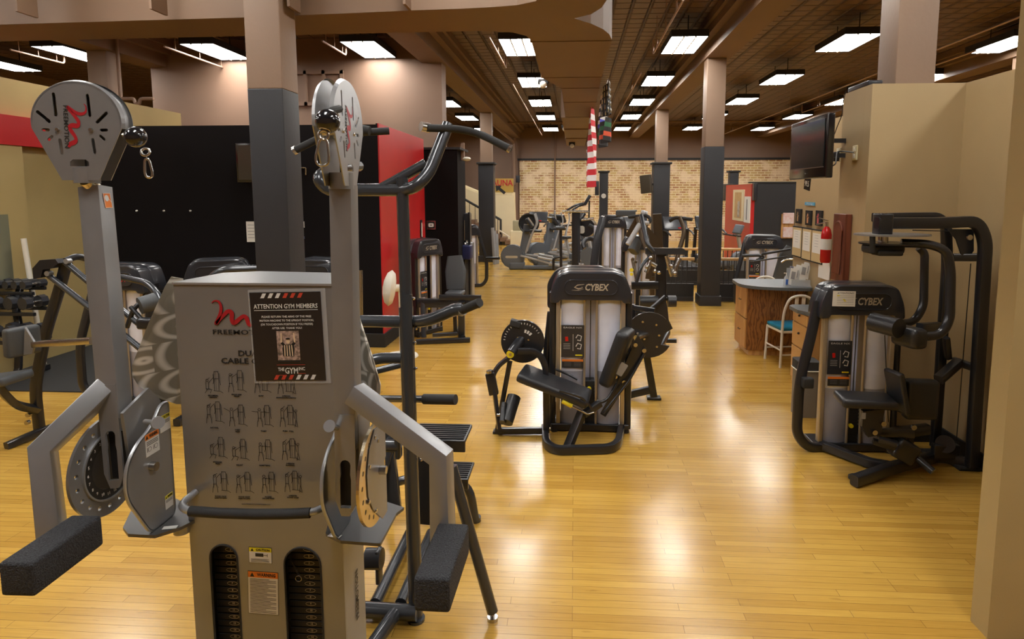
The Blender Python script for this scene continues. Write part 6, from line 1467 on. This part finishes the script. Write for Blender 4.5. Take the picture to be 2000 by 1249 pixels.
ch = make_chair(); ch.location = (2.79, 8.02, 0); ch.rotation_euler = (0, 0, R(8)); ch['label'] = 'white arched-back chair with teal seat in front of the oak desk'; ch['group'] = 'white metal chairs'
c2 = copy_tree(ch); c2.location = (2.93, 9.3, 0); c2.rotation_euler = (0, 0, R(180)); c2['label'] = 'white arched-back chair behind the desk, only its hoop showing'
for x, lab in ((2.98, 'lying white hoop-backed stool top at the right end of the desk'),):
    pass
# things on the desk
t = thing('brochure_rack', 'clear plastic rack of white brochures on the desk', 'brochure rack', (2.98, 8.3, .976))
m = MB(); m.box((2.98, 8.22, 1.02), (.24, .02, .09)); m.box((2.98, 8.42, 1.09), (.24, .02, .22)); m.box((2.98, 8.32, .985), (.26, .24, .016)); m.build('rack', clear, t, smooth=False)
g = 'brochures in the rack'
for k in range(5):
    m = MB(); c = Vector((2.89 + .045 * k, 8.26 + .03 * (k % 3), 1.10 + .02 * k)); m.box(c, (.09, .006, .22), Matrix.Rotation(R(12), 3, 'Y') @ Matrix.Rotation(R(-10), 3, 'X')); o = m.build('brochure', paper, None, smooth=False); tag(o, ['leftmost white brochure in the clear rack', 'second white brochure from the left in the rack', 'middle white brochure in the rack', 'second white brochure from the right in the rack', 'tallest rightmost white brochure in the rack'][k], 'brochure', g)
    m = MB(); m.box(c + Vector((0.0, -.006, .02)), (.05, .003, .10), Matrix.Rotation(R(12), 3, 'Y') @ Matrix.Rotation(R(-10), 3, 'X')); m.build('printed_panel', gray_ink, o, smooth=False)
t = thing('hand_sanitizer', 'small clear pump bottle of blue-labelled sanitizer on the desk', 'bottle', (2.80, 8.25, .976))
m = MB(); m.lathe([(0, 0), (.03, 0), (.032, .1), (.02, .13), (.012, .14), (0, .14)], Matrix.Translation((2.80, 8.25, .976)), 16); m.build('bottle', clear, t); m = MB(); m.bx(2.785, 2.815, 8.215, 8.22, 1.0, 1.07); m.build('blue_label', mat('blue_ink', (.03, .12, .5), .4), t); m = MB(); m.tube([(2.80, 8.25, 1.11), (2.80, 8.25, 1.15), (2.77, 8.25, 1.15)], .006); m.build('pump', white_plastic, t)
t = thing('magazine_stand', 'upright stand with a fitness photo cover at the back of the desk', 'magazine stand', (2.72, 8.6, .976)); q = P(1553, 532, 8.6)
m = MB(); m.box((q.x, 8.6, 1.09), (.14, .03, .22)); m.build('cover', mat('magazine_print', (.55, .35, .25), .4, noise=.6, nscale=14, tint=(.2, .25, .4)), t, smooth=False)
t = thing('trash_bin', 'grey bin with black liner under the cabinet, behind the torso machine', 'bin', (2.46, 6.35, 0))
t.location = (2.30, 6.1, 0); m = MB(); m.prism(rrect(.2, .2, .03), Matrix.Translation((2.30, 6.1, .52)), .52); m.build('body', mat('bin_gray', (.16, .14, .11), .5), t); m = MB(); m.prism(rrect(.215, .215, .035), Matrix.Translation((2.30, 6.1, .56)), .10); m.build('liner', rubber, t)
m = MB(); m.sweep([Vector((2.30 + x, 6.1 + y, .47)) for x, y in rrect(.22, .22, .035)], circ(.006, 6), closed=True); m.build('band', white_plastic, t)

# wall pieces on the office wall (X = 3.12)
WX = 3.117
def wall_rect(name, label, cat, x0, y0, x1, y1, fr, inner, frm=.018, group=None):
    a, b_ = PX(x0, y0, WX), PX(x1, y1, WX); ya, yb = a.y, b_.y; 
    zt_, zb = PX(x0, y0, WX).z, PX(x1, y1, WX).z
    t = thing(name, label, cat, (WX, (ya + yb) / 2, (zt_ + zb) / 2), 0, group)
    Y0, Y1 = min(ya, yb), max(ya, yb)
    MB().bx(WX - .02, WX, Y0, Y1, zb, zt_, .003).build('frame', fr, t, smooth=False)
    MB().bx(WX - .023, WX - .019, Y0 + frm, Y1 - frm, zb + frm, zt_ - frm).build('picture', inner, t, smooth=False)
    return t, Y0, Y1, zb, zt_
G1 = 'framed certificates on the office wall'
for k, (x0, x1, y0, y1, lab) in enumerate(((1551.5, 1567.5, 441, 505, 'leftmost framed certificate on cream mount'), (1570.5, 1586.5, 444, 512, 'middle framed certificate with a small photo'), (1589, 1608, 447, 518, 'rightmost framed certificate on cream mount'))):
    t, Y0, Y1, zb, zt_ = wall_rect('certificate_frame', lab, 'certificate', x0, y0, x1, y1, black_flat, mat('cream_mount%d' % k, (.6, .45, .22), .6), group=G1)
    MB().bx(WX - .026, WX - .023, Y0 + .05, Y1 - .05, zb + (zt_ - zb) * .3, zt_ - .05).build('document', paper, t, smooth=False)
    m = MB(); M = basis((WX - .027, (Y0 + Y1) / 2, (zb + zt_) / 2 + .06), (0, -1, 0), (0, 0, 1))
    for j in range(5): m.ribbon([(-.06, .08 - .035 * j), (.06, .08 - .035 * j)], M, .004, 0)
    m.build('lettering', gray_ink, t, smooth=False)
for k, (x0, x1, y0, y1, col, lab) in enumerate(((1557, 1566, 408, 437, (.4, .25, .12), 'leftmost small black-framed figure picture'), (1576, 1586, 411, 441, (.6, .3, .15), 'middle small black-framed figure picture'), (1596, 1607, 411, 442, (.6, .12, .13), 'rightmost small black-framed figure picture in red'))):
    t, Y0, Y1, zb, zt_ = wall_rect('figure_picture', lab, 'picture', x0, y0, x1, y1, black_flat, black_ink, group='small framed figures on the office wall')
    ym, zm, hh = (Y0 + Y1) / 2, (zb + zt_) / 2, (zt_ - zb)
    m = MB(); M = basis((WX - .025, ym, zm), (0, -1, 0), (0, 0, 1)); m.ribbon([(0, hh * .1), (0, -hh * .35)], M, .05, 0); m.prism(circ(.02, 10, 0, hh * .2), M, 0); m.ribbon([(-.04, hh * .1), (.04, hh * .02)], M, .02, 0); m.build('figure', mat('figure_print%d' % k, col, .5), t, smooth=False)
a, b_ = PX(1573, 395, WX), PX(1592, 402, WX)
t = thing('blue_wall_sign', 'small light-blue sign with white script above the framed pictures', 'sign', (WX, (a.y + b_.y) / 2, a.z))
MB().bx(WX - .008, WX, b_.y, a.y, b_.z, a.z).build('board', mat('sky_blue', (.12, .42, .68), .5), t, smooth=False)
MB().text('Pricing', basis((WX - .009, (a.y + b_.y) / 2, (a.z + b_.z) / 2), (0, -1, 0), (0, 0, 1)), .025, .2, th=0).build('lettering', white_ink, t, smooth=False)
# extinguisher
q = PX(1614, 462, WX - .08); t = thing('fire_extinguisher', 'red fire extinguisher hanging on the office wall beside the wooden door panel', 'fire extinguisher', q)
zc = q.z; m = MB(); m.lathe([(0, -.32), (.065, -.32), (.075, -.29), (.075, .02), (.06, .08), (.025, .12), (0, .12)], Matrix.Translation((q.x, q.y, zc)) @ Matrix.Diagonal((.8, .8, 1, 1)), 22); m.build('cylinder', red_metal, t)
m = MB(); m.lathe([(.0765, -.16), (.0765, -.03)], Matrix.Translation((q.x, q.y, zc)) @ Matrix.Diagonal((.8, .8, 1, 1)), 22); m.build('label', white_label, t)
m = MB(); m.bar([(q.x, q.y, zc + .11), (q.x, q.y, zc + .17)], .03, .03); m.bar([(q.x, q.y - .02, zc + .17), (q.x - .06, q.y + .16, zc + .14)], .02, .012); m.bar([(q.x, q.y - .02, zc + .19), (q.x - .04, q.y + .16, zc + .22)], .02, .012); m.build('valve_lever', steel, t)
a, b_ = PX(1604, 510, WX), PX(1618, 548, WX); t = thing('paper_notice', 'curling white paper taped under the fire extinguisher', 'notice', (WX, (a.y + b_.y) / 2, a.z)); MB().bx(WX - .012, WX - .006, b_.y - .05, a.y + .05, b_.z, a.z).build('sheet', paper, t, smooth=False)
# cabinet door leaf hung on the partition return
t = thing('cabinet_door_panel', 'dark cherry raised-panel cabinet door hung on the tan partition edge', 'cabinet door', (2.45, 5.8, 1.8))
a, b_ = PX(1652, 419, 2.44), PX(1622, 545, 2.44)
MB().bx(2.44, 2.499, a.y, b_.y + .0, b_.z, a.z, .006).build('frame', cherry, t, smooth=False)
ya, yb, za, zb = min(a.y, b_.y) + .05, max(a.y, b_.y) - .05, a.z - .07, b_.z + .07
arch = [(ya, zb), (yb, zb)] + [((ya + yb) / 2 + (yb - ya) / 2 * math.cos(R(th)), za - .08 + .08 * math.sin(R(th))) for th in range(0, 181, 15)]
m = MB(); m.prism(arch, basis((2.432, 0, 0), (0, 1, 0), (0, 0, 1)), -.012); m.build('raised_panel', cherry, t, smooth=False)
m = MB(); m.sweep([Vector((2.436, y, z)) for y, z in arch], circ(.008, 6), closed=True); m.build('panel_bead', cherry, t)
# outlets
for (x, y, yo, lab) in ((1670, 299, 1, 'cream wall outlet with a plugged-in cable'), (1638, 303, 1, 'cream wall outlet behind the television, with adapter')):
    q = PX(x, y, 2.494); t = thing('wall_outlet', lab, 'outlet', q, 0, 'wall outlets'); MB().box((2.494, q.y, q.z), (.012, .085, .13), bev=.004).build('cover_plate', mat('ivory%d' % x, (.62, .55, .34), .4), t)
    m = MB(); 
    for dz_ in (-.03, .03): m.box((2.486, q.y, q.z + dz_), (.004, .035, .035), bev=.002)
    m.build('socket', white_plastic, t)
# television
TV = thing('television', 'black flat-screen television on a wall bracket beside the tan partition', 'television', (2.2, 5.75, 2.6))
c = [P(1541, 243, 6.2), P(1620, 220, 5.32), P(1617, 346, 5.32), P(1540, 353, 6.2)]
c = [Vector((2.09, q.y, q.z)) for q in c]; zt_, zb = (c[0].z + c[1].z) / 2, (c[2].z + c[3].z) / 2
MB().bx(2.09, 2.15, 5.32, 6.2, zb, zt_, .012).build('casing', tv_plastic, TV)
MB().bx(2.15, 2.20, 5.45, 6.07, zb + .1, zt_ - .1, .01).build('rear_housing', black_flat, TV)
MB().bx(2.084, 2.09, 5.37, 6.15, zb + .10, zt_ - .04).build('screen', glass_screen, TV, smooth=False)
m = MB(); m.bx(2.085, 2.089, 5.36, 6.16, zb + .09, zb + .098); m.build('trim_line', steel, TV, smooth=False)
m = MB(); m.bx(2.20, 2.5, 5.93, 5.96, zt_ - .2, zt_ - .16); m.bx(2.20, 2.5, 5.93, 5.96, zb + .2, zb + .24); m.bx(2.19, 2.21, 5.5, 5.98, zb + .15, zt_ - .12); m.build('bracket', black_frame, TV, smooth=False)
MB().text('o', basis((2.083, 5.76, zb + .05), (0, -1, 0), (0, 0, 1)), .02, .03, th=0).build('maker_mark', gray_ink, TV, smooth=False)
tg = thing('hanging_tag', 'small black tag reading 99.5 hanging under the television', 'tag', (2.1, 5.85, zb - .08))
q = PX(1576, 352, 2.10); MB().box((2.105, q.y, zb - .045), (.006, .14, .11), Matrix.Rotation(R(8), 3, 'X')).build('card', tv_plastic, tg, smooth=False); MB().text('99.5', basis((2.101, q.y, zb - .045), (0, -1, -.1), (0, 0, 1)), .05, .10, off=.02, th=0).build('lettering', white_ink, tg, smooth=False)
def cord(name, lab, pts, r=.006, mt=None):
    t = thing(name, lab, 'cord', pts[0]); m = MB(); m.tube(pts, r, rad=.08, seg=6); m.build('cord', mt or black_ink, t)
y1 = PX(1670, 298, 2.49); cord('wall_cable', 'black power cord curving from the outlet to the television', [Vector((2.48, y1.y, y1.z)), Vector((2.36, y1.y + .06, y1.z + .02)), Vector((2.2, 5.4, y1.z - .12)), Vector((2.17, 5.5, y1.z - .15))])
cord('signal_wire', 'thin wire hanging down the tan partition edge above the television', PP((1652, 178, 5.6), (1646, 200, 5.65), (1645, 225, 5.68), (1636, 245, 5.75), (1630, 262, 5.9)), .004)
q = P(1634, 299, 5.5); t = thing('power_adapter', 'small black power adapter block in the rear outlet', 'adapter', q); y3 = PX(1638, 298, 2.49).y; MB().box((2.462, y3, q.z), (.05, .06, .09), bev=.008).build('block', black_hood, t)
q = P(1664, 166, 5.5); t = thing('router_box', 'small black box lying on top of the tan partition', 'box', (2.58, 5.75, TZ)); MB().bx(2.50, 2.62, 5.55, 5.95, TZ + .0, TZ + .045, .01).build('casing', black_hood, t)

# ------------------------------------------------------------------ small things on the left walls
t = thing('pedestal_fan', 'white pedestal fan beside the red wall, seen from its side', 'fan', (F(780, 690).x, 8.15, 0))
q = P(762, 563, 8.0); m = MB(); Mx = Matrix.Translation(q) @ Matrix.Rotation(R(18), 4, 'Z') @ Matrix.Rotation(R(-82), 4, 'Y')
m.lathe([(0, .10), (.10, .09), (.20, .055), (.245, .0), (.20, -.05), (.10, -.07), (0, -.075)], Mx, 28); m.build('grille', white_plastic, t)
m = MB(); m.cyl(q + Vector((.04, 0, 0)), q + Vector((.17, .04, -.0)), .055, 16, r2=.045); m.build('motor', white_plastic, t)
px_ = q.x + .12; m = MB(); m.tube([(px_, 8.03, q.z - .03), (px_, 8.03, .06)], .02); m.build('pole', white_plastic, t)
m = MB(); m.lathe([(0, .05), (.06, .045), (.22, .02), (.23, .0), (0, 0)], Matrix.Translation((px_, 8.03, .0)), 28); m.build('base', white_plastic, t)
a, b_ = P(456, 279, 8.3), P(520, 357, 8.3)
t = thing('wall_television', 'small dark television on the black wall, half hidden by the pillar', 'television', ((a.x + b_.x) / 2, 8.4, b_.z)); MB().bx(a.x, b_.x, 8.34, 8.46, b_.z, a.z, .01).build('casing', tv_plastic, t); MB().bx(a.x + .03, b_.x - .03, 8.335, 8.34, b_.z + .04, a.z - .03).build('screen', mat('tv_screen_pale', (.05, .045, .035), .2), t, smooth=False)
t = thing('wall_notice', 'white notice sheet on the black wall left of the pillar', 'notice', P(487, 453, 8.47)); a, b_ = P(480, 433, 8.48), P(500, 473, 8.48); MB().bx(a.x, b_.x, 8.485, 8.495, b_.z, a.z).build('sheet', paper, t, smooth=False)
m = MB()
for k in range(5): m.ribbon([(a.x + .02, a.z - .05 - .045 * k), (b_.x - .02, a.z - .05 - .045 * k)], basis((0, 8.483, 0), (1, 0, 0), (0, 0, 1)), .008, 0)
m.build('lettering', gray_ink, t, smooth=False)
t = thing('number_sign', 'white sign with the number 7 right of the pillar on the black wall', 'sign', P(590, 440, 8.47)); a, b_ = P(586, 433, 8.48), P(594, 445, 8.48); MB().bx(a.x - .04, b_.x, 8.485, 8.495, b_.z, a.z).build('board', paper, t, smooth=False); MB().text('7', facing(P(590, 439, 8.483)), .065, .03, off=.02, th=0).build('lettering', black_ink, t, smooth=False)
a, b_ = P(588, 462, 8.48), P(594, 467, 8.48); t = thing('sticker_sheet', 'small colourful sticker right of the pillar on the black wall', 'sticker', a); MB().bx(a.x, b_.x, 8.485, 8.495, b_.z, a.z).build('sticker', mat('sticker_print', (.7, .25, .15), .5, noise=.8, nscale=40, tint=(.1, .3, .7)), t, smooth=False)
for k, (x, lab) in enumerate(((266, 'leftmost small white stud on the black wall'), (319, 'middle small white stud on the black wall'), (371, 'rightmost small white stud on the black wall'))):
    q = P(x, 412, 8.48); o = MB().cyl(q, q + Vector((0, .02, 0)), .012, 10).build('wall_stud', white_ink); tag(o, lab, 'stud', 'studs on the black wall')
q = P(597, 328, 8.487); t = thing('brass_hook', 'small brass coat hook on the black wall near the pillar', 'hook', q); m = MB(); m.tube([q, q + Vector((-.06, 0, 0))], .01); m.tube([q, q + Vector((0, 0, -.1))], .012); m.build('hook', gold_steel, t)
t = thing('intercom_frame', 'silver square wall plate with a white oval on the rear black wall', 'wall plate', P(842, 440, 11.27)); Mw = facing(P(842, 440, 11.28)); m = MB(); m.prism(rrect(.17, .165, .01), Mw, .015); m.build('plate', steel, t, smooth=False); m = MB(); m.prism(rrect(.13, .12, .01), Mw @ Matrix.Translation((0, 0, .002)), 0.001); b0 = m.build('inset', black_ink, t, smooth=False); m = MB(); m.prism(rrect(.10, .07, .02), Mw @ Matrix.Translation((0, 0, .004)), 0.001); m.build('oval', white_label, b0, smooth=False)
m = MB(); m.prism(circ(.012, 10), Mw @ Matrix.Translation((0, 0, .006)), 0.001); m.build('dot', black_ink, b0, smooth=False)
q = PX(824, 443, -2.715); t = thing('narrow_sign', 'narrow dark sign with white script on the far edge of the red wall', 'sign', q); MB().bx(-2.717, -2.705, q.y - .12, q.y, q.z - .3, q.z + .12).build('board', black_flat, t, smooth=False); m = MB(); m.box((-2.70, q.y - .06, q.z - .05), (.004, .05, .25)); m.build('lettering', white_label, t, smooth=False)
q = P(900, 312, 11.9); t = thing('wall_lamp', 'pale oval wall lamp at the top corner of the rear black wall', 'lamp', q); MB().ball(Vector((-2.06, 11.7, q.z)), .07, 16, (1.2, 1, .6)).build('globe', white_plastic, t); m = MB(); m.bx(-2.16, -2.1, 11.66, 11.74, q.z - .02, q.z + .3); m.build('bracket', brown_wall, t)
# white pole, mirror, dumbbells
a, b_ = P(46, 466, 7.1), P(74, 640, 7.1)
t = thing('white_pole', 'long white pole leaning in the yellow corner', 'pole', (b_.x, b_.y, 0)); d_ = (b_ - a); bot_ = a + d_ * (a.z / (a.z - b_.z)); m = MB(); m.tube([a, bot_ + Vector((0, 0, .02))], .03, seg=12); m.build('pole', white_plastic, t)
a, b_ = PX(0, 418, XY + .1), PX(26, 548, XY + .1); t = thing('wall_mirror', 'frameless mirror on the yellow wall at the left edge', 'mirror', (XY + .1, a.y, b_.z)); MB().bx(XY + .1, XY + .11, a.y - .6, b_.y, b_.z, PX(13, 419, XY + .1).z).build('mirror', mat('greenish_mirror', (.5, .5, .34), .15, .6), t, smooth=False)

DR = thing('dumbbell_rack', 'black three-tier dumbbell rack by the yellow wall at the left edge', 'rack', (-6.4, 7.0, 0))
tiers = [(572, 6.9), (612, 6.75), (668, 6.6)]
ends = [(-80, 75), (-80, 78), (-80, 85)]
for (y, Y), (x0, x1) in zip(tiers, ends):
    a, b_ = P(x0, y + 4, Y), P(x1, y, Y); a.z = b_.z = P(60, y, Y).z
    m = MB(); m.bar([a + Vector((0, -.07, 0)), b_ + Vector((0, -.07, 0))], .04, .04); m.bar([a + Vector((0, .1, .04)), b_ + Vector((0, .1, .04))], .04, .04); m.build('shelf_rail', black_frame, DR)
m = MB(); m.bar(PP((40, 560, 6.95), (30, 600, 6.85), (38, 640, 6.75), (36, 720, 6.7)), .07, .05, rad=.1); m.build('upright', black_frame, DR)
q0 = P(36, 720, 6.7); m = MB(); m.bar([(q0.x, 6.2, .05), (q0.x, 7.1, .05)], .07, .07); m.bar([q0, (q0.x, 6.65, .05)], .07, .05); m.build('foot', black_frame, DR)
def make_db(r):
    o = thing('dumbbell', 'x', 'dumbbell')
    MB().tube([(0, -.07, 0), (0, .07, 0)], .014, seg=10).build('handle', steel, o, local=True)
    for s_ in (-1, 1):
        m = MB(); m.cyl((0, .05 * s_, 0), (0, .13 * s_, 0), r, 8); m.build('head', black_hood, o, local=True)
    return o
k = 0; ORDN = ['first', 'second', 'third', 'fourth', 'fifth', 'sixth']
dbp = [None, None]
for ti, (y, Y) in enumerate(tiers):
    z = P(60, y, Y).z
    xs = [66, 38, 10] if ti else [66, 49, 32, 15, -2]
    for j, x in enumerate(xs):
        r_ = .05 if ti == 0 else .075; idx = 0 if ti == 0 else 1
        if dbp[idx] is None: dbp[idx] = o = make_db(r_)
        else: o = copy_tree(dbp[idx])
        o.location = (P(x, y, Y).x, Y + .01, z + r_ + .055); o.rotation_euler = (0, 0, R(-10))
        o['label'] = 'black dumbbell, %s from the right on the %s tier of the rack' % (ORDN[j], ['top', 'middle', 'bottom'][ti]); o['group'] = 'dumbbells on the rack'

# ------------------------------------------------------------------ flags hanging along the duct
def flag(name, label, y0, y1, ztop, zbot, stripes, xo, canton, ph=0.0):
    xo = xo
    t = thing(name, label, 'flag', (xo, (y0 + y1) / 2, ztop))
    n = len(stripes); NY = 14
    def surf(u, z): return Vector((xo + .085 * math.sin(u * 11 + ph + z * 1.5) * min(1, .45 + ztop - z), y0 + (y1 - y0) * u, z))
    groups = {}
    for i, m_ in enumerate(stripes): groups.setdefault(m_[0], (m_[1], []))[1].append(i)
    for nm, (mt, ids) in groups.items():
        m = MB()
        for i in ids:
            z1 = ztop - (ztop - zbot) * i / n; z0 = ztop - (ztop - zbot) * (i + 1) / n
            for k in range(NY):
                if k < NY * .4 and i < n * .54: continue
                u0, u1 = k / NY, (k + 1) / NY
                m.bm.faces.new([m.v(surf(u, z)) for u, z in ((u0, z0), (u1, z0), (u1, z1), (u0, z1))])
        m.build(nm, mt, t)
    m = MB(); zc = ztop - (ztop - zbot) * .538
    for k in range(6):
        u0, u1 = k / NY, (k + 1) / NY
        m.bm.faces.new([m.v(surf(u, z)) for u, z in ((u0, zc), (u1, zc), (u1, ztop), (u0, ztop))])
    m.build('canton', canton, t)
    m = MB()
    for a_ in range(6):
        for b2 in range(5):
            q = surf((a_ + .5) / 6 * .40, ztop - (b2 + .5) / 5 * (ztop - zc)); m.box(q, (.012, .05, .05), Matrix.Rotation(R(45), 3, 'X'))
    m.build('stars', white_ink, t)
    m = MB(); m.tube([(xo, y0, ztop), (xo, y1, ztop)], .008, seg=6); m.build('header_rod', steel, t)
cr, cw, cb = mat('flag_red', (.55, .02, .03), .7), mat('flag_white', (.78, .76, .74), .7), mat('flag_black', (.02, .02, .022), .7)
cn, cg, cbl, cor = mat('flag_navy', (.02, .03, .12), .7), mat('flag_green', (.03, .16, .07), .7), mat('flag_blue', (.06, .08, .6), .7), mat('flag_line_red', (.7, .1, .04), .7)
Rr, Ww, Kk = ('red_stripes', cr), ('white_stripes', cw), ('black_stripes', cb)
flag('national_flag', 'red and white striped flag hanging edge-on under the duct, farthest of the two', 13.6, 12.0, 3.838, 2.33, [Rr, Ww] * 6 + [Rr], .33, cn)
flag('thin_line_flag', 'black and white flag with blue, green and red lines, nearest under the duct', 9.15, 10.8, 3.838, 2.98, [Ww, Kk, Ww, Kk, Ww, Kk, Ww, ('blue_stripe', cbl), Kk, ('green_stripe', cg), Kk, ('red_line_stripe', cor), Kk], .46, cb, 1.0)

# ------------------------------------------------------------------ speakers, screens and posters far back
def speaker(x, y, Y, w_, h_, lab, yaw=0):
    q = P(x, y, Y); t = thing('wall_speaker', lab, 'speaker', q, 0, 'wall speakers'); m = MB(); m.box(q, (w_, .22, h_), Matrix.Rotation(R(yaw), 3, 'Z'), bev=.02); m.build('cabinet', black_hood, t); return t, q
speaker(1011, 350, 28.5, .22, .33, 'small black speaker on the brown pipe by the brick wall')
speaker(1166, 368, 21.9, .14, .5, 'dark speaker on the left of the short dark post')
q = P(1262, 360, 19.2); t = thing('wall_screen', 'angled dark screen on an arm left of the ledged pillar', 'screen', q); m = MB(); m.box(q, (.34, .14, .56), Matrix.Rotation(R(-30), 3, 'Z') @ Matrix.Rotation(R(-6), 3, 'Y'), bev=.02); m.build('casing', mat('bronze_screen', (.06, .05, .035), .4), t); m = MB(); m.bar([q, Vector((2.45, 19.35, q.z))], .05, .05); m.build('arm', black_frame, t)
q = P(1421, 376, 21.8); t = thing('hanging_speaker', 'brown-black speaker cabinet right of the tall pillar', 'speaker', q, 0, 'wall speakers'); m = MB(); m.box(q, (.30, .29, .58), bev=.02); m.bar([q, Vector((5.52, 22.05, q.z))], .06, .06); m.build('cabinet', mat('speaker_cloth', (.07, .055, .04), .7), t)
q = P(1474, 375, 17.9); t = thing('corner_speaker', 'dark speaker with violet light on the corner of the red room', 'speaker', q, 0, 'wall speakers'); m = MB(); m.box(q, (.10, .2, .5), bev=.02); m.build('cabinet', black_hood, t)
q = P(1179, 383, 21.98); t = thing('post_dial', 'white round dial on the short dark post', 'dial', q); m = MB(); m.cyl(q, q + Vector((0, .03, 0)), .085, 20); m.build('face', white_label, t)
# red room window frame and poster
XR = FARX - .1
def redpanel(x0, x1, y0, y1, fr, inn, nm, lab, cat):
    a, b_ = PX(x0, y0, XR), PX(x1, y1, XR); Y0, Y1 = min(a.y, b_.y), max(a.y, b_.y); t = thing(nm, lab, cat, (XR, (Y0 + Y1) / 2, b_.z)); MB().bx(XR - .03, XR, Y0, Y1, b_.z, a.z).build('frame', fr, t, smooth=False)
    MB().bx(XR - .036, XR - .03, Y0 + .25, Y1 - .25, b_.z + .08, a.z - .08).build('panel', inn, t, smooth=False); return t, Y0, Y1, b_.z, a.z
t, Y0, Y1, zb, za = redpanel(1434, 1453, 371, 433, cream, oak_rail, 'window_board', 'cream-framed window board on the red wall far right', 'notice board')
MB().bx(XR - .042, XR - .036, Y0 + .4, (Y0 + Y1) / 2, zb + .12, za - .35).build('papers', mat('board_print', (.5, .45, .4), .6, noise=.5, nscale=9, tint=(.7, .66, .6)), t, smooth=False)
t, Y0, Y1, zb, za = redpanel(1456, 1465, 384, 436, paper, mat('poster_print', (.5, .5, .46), .6, noise=.5, nscale=6, tint=(.2, .2, .2)), 'wall_poster', 'white poster on the red wall beside the window board', 'poster')
q = P(1541, 440, YB - .1); t = thing('leaflet_holder', 'wooden two-tier leaflet holder on the far black wall', 'leaflet holder', q); m = MB(); a, b_ = P(1527, 418, YB - .03), P(1549, 466, YB - .03); m.bx(a.x, b_.x, YB - .04, YB, b_.z, a.z); m.build('backboard', oak_drawer, t, smooth=False)
for (y0, y1, lab) in ((416, 437, 'leaflets in the upper tier of the wooden holder'), (444, 464, 'leaflets in the lower tier of the wooden holder')):
    a, b_ = P(1530, y0, YB - .09), P(1550, y1, YB - .09); o = MB().bx(a.x, b_.x, YB - .10, YB - .05, b_.z, a.z).build('leaflets', mat('leaflet_print%d' % y0, (.75, .7, .72), .6, noise=.1, nscale=14, tint=(.62, .4, .38)), None, smooth=False); tag(o, lab, 'leaflets', 'leaflets on the far wall')
